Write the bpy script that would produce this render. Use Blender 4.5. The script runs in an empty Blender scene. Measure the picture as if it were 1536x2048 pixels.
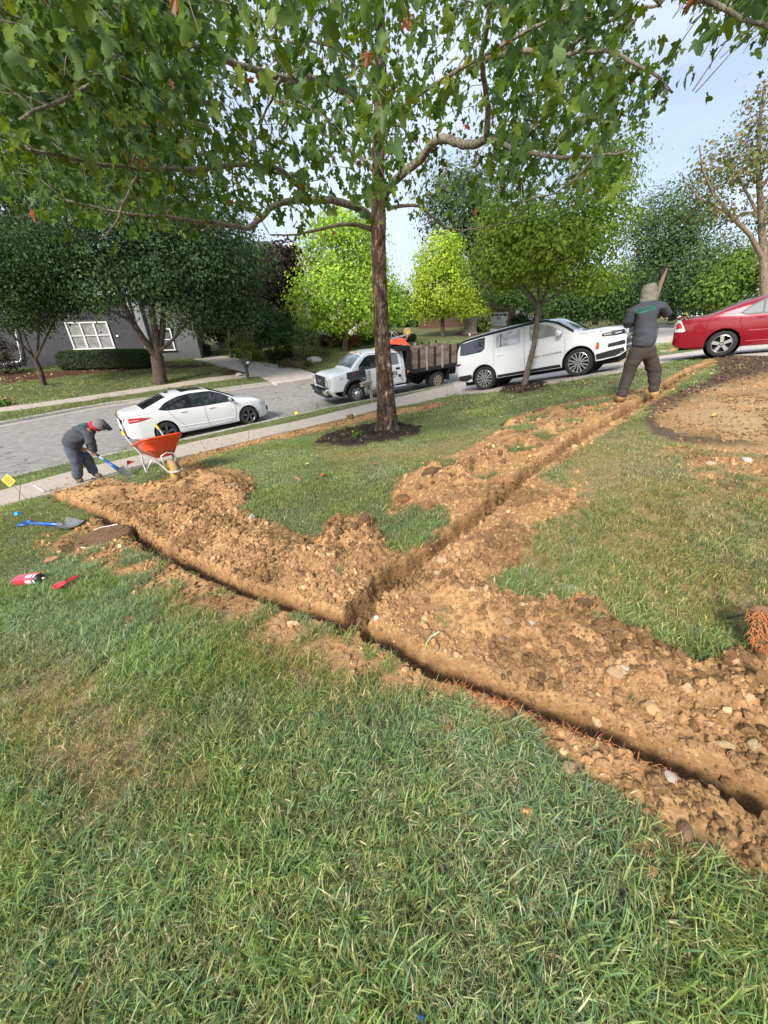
import bpy, math, random
import numpy as np
from mathutils import Vector, Matrix, noise as mnoise
random.seed(7); RNG = np.random.default_rng(11)
SC = bpy.context.scene
COL = SC.collection
# ------------------------------------------------------------------ camera
FPX, CX, CY, H0 = 739.0, 768.0, 1024.0, 1.6          # the photograph: 1536 x 2048, 13 mm equivalent lens, eye at 1.6 m
PITCH = math.atan((CY - 635.0) / FPX); ROLL = math.radians(1.5)
_f = np.array([0, math.cos(PITCH), -math.sin(PITCH)]); _u0 = np.array([0, math.sin(PITCH), math.cos(PITCH)]); _r0 = np.array([1., 0, 0])
_R = _r0 * math.cos(ROLL) - _u0 * math.sin(ROLL); _U = _u0 * math.cos(ROLL) + _r0 * math.sin(ROLL)
CAMP = np.array([0, 0, H0])
cam_d = bpy.data.cameras.new('camera'); cam = bpy.data.objects.new('camera', cam_d); COL.objects.link(cam)
cam_d.sensor_fit = 'VERTICAL'; cam_d.sensor_height = 36.0; cam_d.lens = 36.0 * FPX / 2048.0
cam_d.clip_start = 0.02; cam_d.clip_end = 2000
cam.matrix_world = Matrix(((_R[0], _U[0], -_f[0], 0), (_R[1], _U[1], -_f[1], 0), (_R[2], _U[2], -_f[2], H0), (0, 0, 0, 1)))
SC.camera = cam
# ------------------------------------------------------------------ daylight
SUN_EL, SUN_AZ = math.radians(38), math.radians(208)   # azimuth the light comes FROM, clockwise from +Y
world = bpy.data.worlds.new('World'); SC.world = world; world.use_nodes = True
nt = world.node_tree; nt.nodes.clear()
def _n(t, **k):
    n = nt.nodes.new(t)
    for a, b in k.items(): setattr(n, a, b)
    return n
wo = _n('ShaderNodeOutputWorld'); bg = _n('ShaderNodeBackground'); sky = _n('ShaderNodeTexSky')
sky.sky_type = 'NISHITA'; sky.sun_disc = False; sky.sun_elevation = SUN_EL; sky.sun_rotation = SUN_AZ
sky.air_density = 1.0; sky.dust_density = 2.0; sky.ozone_density = 1.0
geo_c = _n('ShaderNodeTexCoord'); mp = _n('ShaderNodeMapping'); mp.inputs['Scale'].default_value = (1.1, 1.1, 3.2); mp.inputs['Location'].default_value = (.4, .2, .3)
nz = _n('ShaderNodeTexNoise'); nz.inputs['Scale'].default_value = 1.7; nz.inputs['Detail'].default_value = 7; nz.inputs['Roughness'].default_value = .55
cr = _n('ShaderNodeValToRGB'); cr.color_ramp.elements[0].position = .38; cr.color_ramp.elements[1].position = .68
cr.color_ramp.elements[0].color = (.38, .38, .38, 1); cr.color_ramp.elements[1].color = (1, 1, 1, 1)
mx = _n('ShaderNodeMix', data_type='RGBA'); mx.inputs[7].default_value = (5.3, 5.9, 6.8, 1)   # bright thin cloud, in the sky texture's own units
nt.links.new(geo_c.outputs['Generated'], mp.inputs['Vector']); nt.links.new(mp.outputs[0], nz.inputs['Vector'])
nt.links.new(nz.outputs['Fac'], cr.inputs[0]); nt.links.new(cr.outputs[0], mx.inputs[0]); nt.links.new(sky.outputs[0], mx.inputs[6])
nt.links.new(mx.outputs[2], bg.inputs[0]); nt.links.new(bg.outputs[0], wo.inputs[0])
bg.inputs[1].default_value = 0.10
sd = bpy.data.lights.new('sun', 'SUN'); sun = bpy.data.objects.new('sun', sd); COL.objects.link(sun)
sd.energy = 3.2; sd.angle = math.radians(14); sd.color = (1.0, .94, .84)
_sd = Vector((math.sin(SUN_AZ) * math.cos(SUN_EL), math.cos(SUN_AZ) * math.cos(SUN_EL), math.sin(SUN_EL)))
sun.rotation_euler = _sd.to_track_quat('Z', 'Y').to_euler(); sun.location = (-10, -10, 30)
SC.view_settings.view_transform = 'Standard'; SC.view_settings.look = 'None'; SC.view_settings.gamma = 1.0
SC.view_settings.exposure = 0.88
SC.view_settings.use_curve_mapping = False
SC.cycles.max_bounces = 6; SC.cycles.diffuse_bounces = 3; SC.cycles.glossy_bounces = 3; SC.cycles.transmission_bounces = 3; SC.cycles.transparent_max_bounces = 6

# ------------------------------------------------------------------ photograph geometry -> ground
def ray(px, py): return _f + _R * (px - CX) / FPX + _U * (CY - py) / FPX
def project(P):
    d = P - CAMP; z = d @ _f; z = np.where(z < .05, .05, z)
    return CX + FPX * (d @ _R) / z, CY - FPX * (d @ _U) / z, z
CTRL = np.array([(0, 0, 0), (0, 1.6, -.07), (-1.6, .5, -.12), (-3, 0, -.3), (3, 0, .3), (3.2, 2.5, .36), (-2.6, 3.6, -.42), (0, 4.2, -.18), (2.4, 3.6, .16), (-6, 2.5, -.8), (-9, -2, -1.2), (0, -8, .1), (9, -3, .9), (6, 5.5, .55), (8.2, 6.6, .62),
    (4.41, 6.46, .24), (-5.55, 6.35, -.98), (-6.75, 11.0, -1.72), (-4.6, 13.1, -1.68), (-.97, 16.2, -1.62), (2.8, 18.4, -1.42), (3.95, 14.4, -.93), (6.35, 12.4, -.24), (9.9, 11.6, .34), (11.9, 9.8, .66), (15, 7.6, 1.0),
    (.2, 9.3, -.88), (-2.8, 10.2, -1.2), (4.2, 11.4, -.42), (7.3, 9.2, .3), (-12.5, 19, -1.95), (-9, 22.5, -1.9), (-15.5, 15.2, -1.95), (-6, 25, -1.85), (-4.6, 27.5, -1.8), (0, 24, -1.75), (-18, 20, -1.75),
    (-13.4, 24, -1.62), (-19, 26.5, -1.2), (-14, 28, -1.1), (-12, 38, -.9), (-3.2, 32, -.75), (2.5, 34, -.75), (6.5, 42, -.5), (10, 46, -.3), (15, 55, 0), (9, 24, -1.1), (15, 21, -.35), (24, 33, .1), (30, 45, .3), (45, 30, 1.0),
    (0, 60, 0), (-30, 40, -.4), (-35, 10, -2), (-50, 60, .2), (40, 80, .5), (-40, 90, .3), (0, 110, .3), (70, 60, 1.2), (30, 5, 1.6), (20, -20, 1.5), (-20, -20, -1.6)], float)
def _tps(r2): return np.where(r2 > 1e-9, .5 * r2 * np.log(np.maximum(r2, 1e-9)), 0)
_n0 = len(CTRL); _K = _tps(((CTRL[:, None, :2] - CTRL[None, :, :2]) ** 2).sum(2)) + np.eye(_n0) * .25
_P = np.c_[np.ones(_n0), CTRL[:, :2]]
_A = np.zeros((_n0 + 3, _n0 + 3)); _A[:_n0, :_n0] = _K; _A[:_n0, _n0:] = _P; _A[_n0:, :_n0] = _P.T
_W = np.linalg.solve(_A, np.r_[CTRL[:, 2], 0, 0, 0])
def T(x, y):
    """height of the smooth ground"""
    x = np.asarray(x, float); y = np.asarray(y, float); sh = x.shape
    x = np.clip(x.ravel(), -75, 75); y = np.clip(y.ravel(), -25, 112); out = _W[_n0] + _W[_n0 + 1] * x + _W[_n0 + 2] * y
    for i in range(_n0): out = out + _W[i] * _tps((x - CTRL[i, 0]) ** 2 + (y - CTRL[i, 1]) ** 2)
    return out.reshape(sh)
def Tz(x, y): return float(T(np.array([x]), np.array([y]))[0])
def atn(pts, dz=0.0):
    """pixels of the photograph -> points on the smooth ground (vectorised)"""
    pts = np.asarray(pts, float); D = np.array([ray(a, b) for a, b in pts]); k = np.geomspace(.5, 110, 260)
    X = D[:, None, 0] * k; Y = D[:, None, 1] * k; Z = H0 + D[:, None, 2] * k
    g = T(X, Y) + dz; below = Z < g; i = np.where(below.any(1), below.argmax(1), len(k) - 1); i = np.maximum(i, 1)
    lo = k[i - 1]; hi = k[i]
    for _ in range(22):
        m = (lo + hi) / 2; u = (H0 + D[:, 2] * m) < (T(D[:, 0] * m, D[:, 1] * m) + dz); hi = np.where(u, m, hi); lo = np.where(u, lo, m)
    return CAMP + D * hi[:, None]
def at(px, py, dz=0.0): return Vector(atn([(px, py)], dz)[0])
def at_depth(px, py, fwd):
    """point on the ray of a pixel at forward distance fwd"""
    r = ray(px, py); return Vector(CAMP + r * (fwd / r[1]))

# ------------------------------------------------------------------ numpy noise
def _h(ix, iy, s):
    n = (ix.astype(np.int64) * 374761393 + iy.astype(np.int64) * 668265263 + s * 1442695041) & 0x7fffffff
    n = ((n ^ (n >> 13)) * 1274126177) & 0x7fffffff
    return ((n ^ (n >> 16)) & 0xffff) / 65535.0
def vnoise(x, y, s=0):
    ix = np.floor(x); iy = np.floor(y); fx = x - ix; fy = y - iy; fx = fx * fx * (3 - 2 * fx); fy = fy * fy * (3 - 2 * fy)
    return (_h(ix, iy, s) * (1 - fx) + _h(ix + 1, iy, s) * fx) * (1 - fy) + (_h(ix, iy + 1, s) * (1 - fx) + _h(ix + 1, iy + 1, s) * fx) * fy
def fbm(x, y, o=4, s=0, g=.5):
    a, t, r = 1., 0., 0.
    for k in range(o): r = r + a * vnoise(x * 2 ** k + 17.3 * k, y * 2 ** k - 9.1 * k, s + k); t += a; a *= g
    return r / t
def sstep(a, b, v): t = np.clip((v - a) / (b - a), 0, 1); return t * t * (3 - 2 * t)
def seg_dist(x, y, pl):
    d = np.full(x.shape, 1e9); s = np.zeros(x.shape); L = 0
    for (ax, ay), (bx, by) in zip(pl[:-1], pl[1:]):
        vx, vy = bx - ax, by - ay; ll = vx * vx + vy * vy + 1e-12
        t = np.clip(((x - ax) * vx + (y - ay) * vy) / ll, 0, 1); q = np.hypot(x - ax - t * vx, y - ay - t * vy)
        m = q < d; d = np.where(m, q, d); s = np.where(m, L + t * math.sqrt(ll), s); L += math.sqrt(ll)
    return d, s
def poly_sd(x, y, poly):
    """signed distance, positive inside"""
    d, _ = seg_dist(x, y, list(poly) + [poly[0]]); ins = np.zeros(x.shape, bool)
    for (ax, ay), (bx, by) in zip(poly, list(poly[1:]) + [poly[0]]):
        c = ((ay > y) != (by > y)); xi = (bx - ax) * (y - ay) / ((by - ay) if by != ay else 1e-9) + ax; ins ^= c & (x < xi)
    return np.where(ins, d, -d)

# ------------------------------------------------------------------ objects
def tag(o, label=None, cat=None, group=None, kind=None):
    if label: o['label'] = label
    if cat: o['category'] = cat
    if group: o['group'] = group
    if kind: o['kind'] = kind
    return o
def link(o, parent=None):
    COL.objects.link(o)
    if parent is not None: o.parent = parent
    return o
def empty(name, loc=(0, 0, 0), rz=0, label=None, cat=None, group=None, mat=None):
    o = bpy.data.objects.new(name, None); o.empty_display_size = .1; link(o)
    if mat is not None: o.matrix_world = mat
    else: o.location = loc; o.rotation_euler = (0, 0, rz)
    return tag(o, label, cat, group)
def np_mesh(name, V, Fq, mats=(), smooth=False, attrs=None, colors=None):
    """V (n,3); Fq (m,3|4) int array or a list of such arrays"""
    me = bpy.data.meshes.new(name); V = np.asarray(V, np.float32)
    Fs = Fq if isinstance(Fq, list) else [Fq]; Fs = [np.asarray(f, np.int32) for f in Fs if len(f)]
    tot = sum(len(f) for f in Fs); nl = sum(f.size for f in Fs)
    me.vertices.add(len(V)); me.vertices.foreach_set('co', V.ravel()); me.loops.add(nl); me.polygons.add(tot)
    me.loops.foreach_set('vertex_index', np.concatenate([f.ravel() for f in Fs]))
    ls = []; c = 0
    for f in Fs: ls.append(c + np.arange(len(f)) * f.shape[1]); c += f.size
    me.polygons.foreach_set('loop_start', np.concatenate(ls).astype(np.int32))
    me.update(calc_edges=True)
    me.polygons.foreach_set('use_smooth', np.full(tot, bool(smooth)))
    for m in mats: me.materials.append(m)
    for k, v in (attrs or {}).items():
        a = me.attributes.new(k, 'FLOAT', 'POINT'); a.data.foreach_set('value', np.asarray(v, np.float32).ravel())
    for k, v in (colors or {}).items():
        v = np.asarray(v, np.float32)
        if v.shape[1] == 3: v = np.c_[v, np.ones(len(v), np.float32)]
        a = me.attributes.new(k, 'FLOAT_COLOR', 'POINT'); a.data.foreach_set('color', v.ravel())
    me.validate(); return me
def obj(name, me, parent=None, label=None, cat=None, group=None, kind=None):
    return tag(link(bpy.data.objects.new(name, me), parent), label, cat, group, kind)
class MB:
    """collects simple shapes; build() links them as one mesh object"""
    def __init__(s): s.v = []; s.f = []; s.mi = []; s.m = 0
    def add(s, vs, fs):
        b = len(s.v); s.v += [tuple(p) for p in vs]; s.f += [tuple(b + i for i in f) for f in fs]; s.mi += [s.m] * len(fs); return s
    def box(s, c, d, M=None, bev=0.0):
        x, y, z = d[0] / 2, d[1] / 2, d[2] / 2
        if bev > 0:
            b = min(bev, x * .9, y * .9, z * .9); vs = []
            for sx in (-1, 1):
                for sy in (-1, 1):
                    for sz in (-1, 1):
                        vs += [(sx * x, sy * (y - b), sz * (z - b)), (sx * (x - b), sy * y, sz * (z - b)), (sx * (x - b), sy * (y - b), sz * z)]
            I = lambda sx, sy, sz, k: ((sx > 0) * 4 + (sy > 0) * 2 + (sz > 0)) * 3 + k
            fs = []
            for sg in (-1, 1):
                q = [(-1, -1), (1, -1), (1, 1), (-1, 1)]
                fs += [tuple(I(sg, a, b_, 0) for a, b_ in q)[::sg], tuple(I(a, sg, b_, 1) for a, b_ in q)[::-sg], tuple(I(a, b_, sg, 2) for a, b_ in q)[::sg]]
                for s2 in (-1, 1):
                    fs += [(I(sg, s2, -1, 0), I(sg, s2, 1, 0), I(sg, s2, 1, 1), I(sg, s2, -1, 1)), (I(sg, -1, s2, 0), I(sg, 1, s2, 0), I(sg, 1, s2, 2), I(sg, -1, s2, 2)), (I(-1, sg, s2, 1), I(1, sg, s2, 1), I(1, sg, s2, 2), I(-1, sg, s2, 2))]
                    for s3 in (-1, 1): fs.append((I(sg, s2, s3, 0), I(sg, s2, s3, 1), I(sg, s2, s3, 2)))
        else:
            vs = [(a, b, e) for a in (-x, x) for b in (-y, y) for e in (-z, z)]
            fs = [(0, 1, 3, 2), (4, 6, 7, 5), (0, 4, 5, 1), (2, 3, 7, 6), (0, 2, 6, 4), (1, 5, 7, 3)]
        vs = [Vector(v) for v in vs]
        if M is not None: vs = [M @ v for v in vs]
        return s.add([v + Vector(c) for v in vs], fs)
    def tube(s, pts, rad, n=8, cap=True):
        pts = [Vector(p) for p in pts]; N = len(pts); rad = [rad] * N if isinstance(rad, (int, float)) else list(rad)
        vs = []; up = Vector((0, 0, 1)); prev = None
        for i, p in enumerate(pts):
            d = (pts[min(i + 1, N - 1)] - pts[max(i - 1, 0)]).normalized()
            if prev is None: a = d.cross(up if abs(d.z) < .95 else Vector((1, 0, 0))).normalized()
            else: a = (prev - d * prev.dot(d)); a = a.normalized() if a.length > 1e-6 else d.orthogonal().normalized()
            prev = a; b = d.cross(a)
            vs += [p + (a * math.cos(t) + b * math.sin(t)) * rad[i] for t in (2 * math.pi * k / n for k in range(n))]
        fs = [(i * n + k, i * n + (k + 1) % n, (i + 1) * n + (k + 1) % n, (i + 1) * n + k) for i in range(N - 1) for k in range(n)]
        if cap: fs += [tuple(range(n))[::-1], tuple((N - 1) * n + k for k in range(n))]
        return s.add(vs, fs)
    def lathe(s, prof, M=None, n=20, cap=False):
        """profile (r, h) about local z"""
        M = M or Matrix.Identity(4); vs = [M @ Vector((r * math.cos(t), r * math.sin(t), h)) for r, h in prof for t in (2 * math.pi * k / n for k in range(n))]
        fs = [(i * n + k, i * n + (k + 1) % n, (i + 1) * n + (k + 1) % n, (i + 1) * n + k) for i in range(len(prof) - 1) for k in range(n)]
        if cap: fs += [tuple(range(n))[::-1], tuple((len(prof) - 1) * n + k for k in range(n))]
        return s.add(vs, fs)
    def prism(s, poly, d, M=None):
        """polygon (x,y) in local plane extruded by d along local z"""
        M = M or Matrix.Identity(4); n = len(poly); vs = [M @ Vector((x, y, 0)) for x, y in poly] + [M @ Vector((x, y, d)) for x, y in poly]
        return s.add(vs, [tuple(range(n))[::-1], tuple(range(n, 2 * n))] + [(i, (i + 1) % n, n + (i + 1) % n, n + i) for i in range(n)])
    def mesh(s, name, mats, smooth=False):
        me = bpy.data.meshes.new(name); me.from_pydata(s.v, [], s.f); me.update()
        for m in (mats if isinstance(mats, (list, tuple)) else [mats]): me.materials.append(m)
        me.polygons.foreach_set('material_index', s.mi)
        me.polygons.foreach_set('use_smooth', [bool(smooth)] * len(me.polygons))
        return me
    def build(s, name, mats, parent=None, smooth=False, **k): return obj(name, s.mesh(name, mats, smooth), parent, **k)

# ------------------------------------------------------------------ materials
MATS = {}
def mat(name, col, rough=.8, metal=0., spec=.5, noise=None, bump=None, coat=0., emis=None, alpha=None):
    """noise=(scale, amount[, second colour]); bump=(scale, strength)"""
    if name in MATS: return MATS[name]
    m = bpy.data.materials.new(name); m.use_nodes = True; t = m.node_tree; b = t.nodes['Principled BSDF']
    c = tuple(col) + (1,); b.inputs['Base Color'].default_value = c; b.inputs['Roughness'].default_value = rough; b.inputs['Metallic'].default_value = metal
    b.inputs['Specular IOR Level'].default_value = spec; b.inputs['Coat Weight'].default_value = coat; b.inputs['Coat Roughness'].default_value = .04
    tc = t.nodes.new('ShaderNodeTexCoord')
    if noise:
        n = t.nodes.new('ShaderNodeTexNoise'); n.inputs['Scale'].default_value = noise[0]; n.inputs['Detail'].default_value = 6; n.inputs['Roughness'].default_value = .65
        t.links.new(tc.outputs['Object'], n.inputs['Vector']); r = t.nodes.new('ShaderNodeValToRGB'); r.color_ramp.elements[0].position = .3; r.color_ramp.elements[1].position = .7
        a = noise[1]; c2 = noise[2] if len(noise) > 2 else tuple(x * (1 - a) for x in col)
        r.color_ramp.elements[0].color = tuple(c2) + (1,); r.color_ramp.elements[1].color = tuple(min(1, x * (1 + a * .4)) for x in col) + (1,)
        t.links.new(n.outputs['Fac'], r.inputs[0]); t.links.new(r.outputs[0], b.inputs['Base Color'])
    if bump:
        n2 = t.nodes.new('ShaderNodeTexNoise'); n2.inputs['Scale'].default_value = bump[0]; n2.inputs['Detail'].default_value = 5
        t.links.new(tc.outputs['Object'], n2.inputs['Vector']); bp = t.nodes.new('ShaderNodeBump'); bp.inputs['Strength'].default_value = bump[1]; bp.inputs['Distance'].default_value = .02
        t.links.new(n2.outputs['Fac'], bp.inputs['Height']); t.links.new(bp.outputs[0], b.inputs['Normal'])
    if emis: b.inputs['Emission Color'].default_value = tuple(emis[0]) + (1,); b.inputs['Emission Strength'].default_value = emis[1]
    MATS[name] = m; return m
def leafmat(name, rough=.45, trans=.4, attr='Col', inst=False):
    """leaf blades: colour from the leaf's own attribute, light passes through"""
    if name in MATS: return MATS[name]
    m = bpy.data.materials.new(name); m.use_nodes = True; t = m.node_tree; t.nodes.clear()
    o = t.nodes.new('ShaderNodeOutputMaterial'); a = t.nodes.new('ShaderNodeAttribute'); a.attribute_name = attr
    col = a.outputs['Color']
    if inst:
        a2 = t.nodes.new('ShaderNodeAttribute'); a2.attribute_type = 'INSTANCER'; a2.attribute_name = 'tint'
        mm = t.nodes.new('ShaderNodeMix'); mm.data_type = 'RGBA'; mm.blend_type = 'MULTIPLY'; mm.inputs[0].default_value = 1
        t.links.new(col, mm.inputs[6]); t.links.new(a2.outputs['Color'], mm.inputs[7]); col = mm.outputs[2]
    p = t.nodes.new('ShaderNodeBsdfPrincipled'); p.inputs['Roughness'].default_value = rough; p.inputs['Specular IOR Level'].default_value = .18
    tr = t.nodes.new('ShaderNodeBsdfTranslucent'); hs = t.nodes.new('ShaderNodeHueSaturation'); hs.inputs['Saturation'].default_value = 1.15; hs.inputs['Value'].default_value = 1.5; hs.inputs['Hue'].default_value = .49
    mx = t.nodes.new('ShaderNodeMixShader'); mx.inputs[0].default_value = trans
    t.links.new(col, p.inputs['Base Color']); t.links.new(col, hs.inputs['Color']); t.links.new(hs.outputs[0], tr.inputs[0])
    t.links.new(p.outputs[0], mx.inputs[1]); t.links.new(tr.outputs[0], mx.inputs[2]); t.links.new(mx.outputs[0], o.inputs[0])
    MATS[name] = m; return m
def text_mesh(txt, size, m, name='lettering', extrude=.002, italic=False, bold=0.0):
    cu = bpy.data.curves.new(name, 'FONT'); cu.body = txt; cu.size = size; cu.extrude = extrude; cu.align_x = 'CENTER'; cu.align_y = 'CENTER'; cu.resolution_u = 2
    cu.offset = bold
    if italic: cu.shear = .3
    o = bpy.data.objects.new('tmp', cu); COL.objects.link(o); dg = bpy.context.evaluated_depsgraph_get(); dg.update()
    me = bpy.data.meshes.new_from_object(o.evaluated_get(dg)); bpy.data.objects.remove(o); me.materials.clear(); me.materials.append(m); return me
# ------------------------------------------------------------------ layout lines, drawn in photograph pixels and laid on the ground
def line(pts, dz=0.): return [(p[0], p[1]) for p in atn(pts, dz)]
def resample(pl, step):
    pl = np.array(pl); d = np.r_[0, np.cumsum(np.hypot(*(pl[1:] - pl[:-1]).T))]; n = max(2, int(d[-1] / step) + 1); s = np.linspace(0, d[-1], n)
    return np.c_[np.interp(s, d, pl[:, 0]), np.interp(s, d, pl[:, 1])]
def smooth_line(pl, it=3):
    pl = np.array(pl, float)
    for _ in range(it): pl[1:-1] = (pl[:-2] + 2 * pl[1:-1] + pl[2:]) / 4
    return pl
# kerb line on our side of the street (world), extended past the frame on both ends
nk = line([(0, 961), (146, 924), (273, 899), (474, 857), (594, 830), (698, 807), (843, 781), (919, 764)])
KN = np.array(nk); d0 = KN[1] - KN[0]; d0 /= np.linalg.norm(d0)
p = KN[0] - d0 * 14; KN = np.vstack([p, KN, [(5.6, 21.2), (8.8, 23.6), (13.5, 25.0), (20, 26.2), (32, 28.5), (60, 31)]])
KN = smooth_line(resample(KN, .5), 6)
fk = line([(0, 844), (204, 806), (447, 776), (552, 762)])
KF = np.array(fk); d1 = KF[1] - KF[0]; d1 /= np.linalg.norm(d1)
KF = np.vstack([KF[0] - d1 * 14, KF, [(-1.5, 29.5), (3.5, 33.5), (9, 37.5), (16, 40), (30, 43), (60, 47)]])
KF = smooth_line(resample(KF, .5), 6)
ROADP = [tuple(q) for q in KN[::3]] + [tuple(q) for q in KF[::-3]]
TR_MAIN = line([(112, 992), (160, 1010), (215, 1032), (262, 1058), (310, 1092), (400, 1134), (500, 1178), (600, 1212), (690, 1240), (780, 1281), (850, 1318), (950, 1359), (1050, 1398), (1150, 1434), (1250, 1476), (1350, 1512), (1450, 1554), (1545, 1600), (1620, 1640)])
TR_BR = line([(700, 1246), (735, 1198), (800, 1138), (870, 1092), (940, 1042), (1000, 990), (1060, 940), (1120, 900), (1170, 866), (1240, 826), (1300, 792), (1360, 752), (1425, 724)])
HEAPS = [([(150, 985), (240, 980), (330, 975)], .06, .16), ([(345, 1000), (400, 968), (440, 975), (455, 1000)], .17, .30), ([(300, 1020), (380, 1040), (470, 1075), (560, 1100), (640, 1120)], .09, .17), ([(655, 1090), (700, 1075), (735, 1085), (738, 1130)], .12, .13),
    ([(600, 1165), (690, 1170)], .04, .16), ([(840, 985), (900, 965), (960, 935), (1035, 893), (1105, 862)], .13, .17), ([(1020, 848), (1120, 820), (1200, 806)], .08, .16), ([(1130, 1000), (1060, 1030), (980, 1090), (920, 1150)], .06, .17),
    ([(900, 1180), (985, 1225), (1085, 1255), (1190, 1290), (1290, 1338), (1410, 1385), (1536, 1430), (1640, 1480)], .09, .15), ([(1060, 1215), (1150, 1235)], .06, .09), ([(1440, 1330), (1540, 1350)], .06, .12)]
HEAPS = [(line(a), h, w) for a, h, w in HEAPS]
DIRT = [
    [(95, 985), (140, 962), (210, 955), (300, 972), (345, 948), (390, 925), (470, 938), (515, 955), (505, 990), (482, 1018), (530, 1045), (585, 1062), (640, 1082), (658, 1032), (740, 1030), (768, 1092), (815, 1110), (880, 1060), (905, 1035), (960, 1050), (800, 1180), (720, 1270), (600, 1228), (470, 1190), (350, 1135), (290, 1100), (235, 1088), (160, 1062), (190, 1035), (130, 1008)],
    [(770, 1028), (798, 955), (870, 925), (960, 885), (1010, 850), (1060, 822), (1190, 795), (1250, 785), (1310, 768), (1370, 738), (1425, 714), (1448, 722), (1390, 752), (1335, 786), (1262, 838), (1185, 885), (1080, 955), (1010, 1025), (930, 1085), (840, 1140), (890, 1062), (900, 1020), (830, 1010)],
    [(700, 1235), (760, 1190), (850, 1115), (950, 1035), (1050, 975), (1120, 968), (1158, 990), (1115, 1032), (1055, 1060), (1042, 1130), (985, 1158), (1000, 1190), (1085, 1205), (1180, 1195), (1245, 1250), (1330, 1290), (1420, 1330), (1480, 1305), (1560, 1340), (1700, 1400), (1700, 1850), (1536, 1745), (1470, 1690), (1390, 1625), (1290, 1570), (1200, 1545), (1120, 1500), (1010, 1425), (880, 1380), (780, 1320), (690, 1265)],
    [(340, 925), (440, 893), (560, 868), (700, 838), (760, 822), (850, 812), (905, 795), (918, 800), (850, 822), (765, 834), (700, 850), (560, 882), (450, 908), (360, 935)]]
FRINGE = [[(250, 1150), (400, 1215), (560, 1290), (700, 1340), (860, 1430), (1000, 1500), (1120, 1580), (1260, 1650), (1400, 1720), (1536, 1800), (1536, 1640), (1200, 1470), (900, 1350), (650, 1235), (400, 1130), (250, 1085)],
    [(60, 1060), (200, 1060), (330, 1120), (420, 1180), (330, 1200), (180, 1140), (80, 1090)], [(1330, 895), (1450, 900), (1640, 915), (1640, 985), (1480, 975), (1380, 945)], [(1040, 960), (1160, 950), (1190, 1010), (1090, 1060), (1060, 1140), (1010, 1160)]]
DRYP = [[(1080, 1000), (1180, 880), (1320, 860), (1700, 900), (1700, 1320), (1480, 1260), (1250, 1190), (1060, 1170), (1060, 1050)], [(0, 1350), (120, 1320), (260, 1420), (380, 1560), (240, 1600), (0, 1470)], [(300, 1180), (420, 1160), (600, 1240), (820, 1380), (700, 1400), (460, 1260)], [(640, 900), (860, 890), (1000, 860), (900, 910), (700, 930)]]
GRAV = [(1292, 838), (1305, 806), (1370, 780), (1440, 752), (1536, 728), (1640, 712), (1640, 935), (1536, 905), (1440, 895), (1350, 880), (1308, 864)]
TANS = [(1000, 752), (1140, 738), (1215, 729), (1318, 713), (1316, 702), (1215, 712), (1130, 724), (1000, 742)]
BARK = [(1428, 716), (1536, 712), (1640, 706), (1640, 726), (1536, 742), (1460, 760), (1395, 782), (1400, 770), (1440, 745)]
MULCH = [[(628, 890), (655, 868), (735, 850), (785, 845), (842, 854), (836, 872), (780, 886), (700, 896)], [(998, 786), (1008, 772), (1060, 764), (1094, 768), (1090, 778), (1040, 788)]]
FARM = [[(0, 770), (0, 740), (100, 742), (150, 738), (400, 728), (440, 733), (300, 738), (150, 752)], [(-40, 818), (-40, 792), (20, 796), (36, 806), (15, 816)], [(440, 752), (460, 738), (510, 742), (520, 750)], [(500, 733), (560, 732), (640, 742), (640, 750), (600, 742)], [(905, 670), (925, 662), (950, 664), (960, 670), (930, 674)]]
def masks(x, y, z):
    """soil / fringe / dry / gravel / bark / mulch amounts at ground points"""
    P = np.stack([x, y, z], -1); px, py, dz = project(P); vis = (P - CAMP) @ _f > .3
    w = fbm(x * 9, y * 9, 3, 40) - .5; w2 = fbm(x * 2.2, y * 2.2, 3, 60) - .5; pp = FPX / np.maximum(dz, .5)
    ex = px + w * .13 * pp; ey = py + (fbm(x * 9 + 50, y * 9, 3, 44) - .5) * .09 * pp
    def m(polys, soft, off=0):
        r = np.full(x.shape, -1e9)
        for q in polys: r = np.maximum(r, poly_sd(ex, ey, q))
        return sstep(-soft, soft, r / np.maximum(pp, 1) + off) * vis
    soil = m(DIRT, .035) * (1 - .9 * (px > 880) * (py < 965) * (py > 770) * sstep(.53, .62, fbm(x * 2.6, y * 2.6, 3, 97)) * sstep(.20, .34, seg_dist(x, y, TR_BR)[0])); fr = m(FRINGE, .16) * sstep(.36, .60, fbm(x * 6, y * 6, 4, 90) + .05); dry = m(DRYP, .25) * (.78 + 1.3 * w2)
    gd_ = poly_sd(ex, ey, GRAV) / np.maximum(pp, 1); band = sstep(-.05, .0, gd_) * (1 - sstep(.05, .20, gd_)) * (py < 884) * (px < 1530) * vis
    return soil, fr, np.clip(dry, 0, 1), np.maximum(m([GRAV], .02), m([TANS], .05)), np.maximum(m([BARK], .03), band * .85), m(MULCH, .03), m(FARM, .08)
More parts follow.
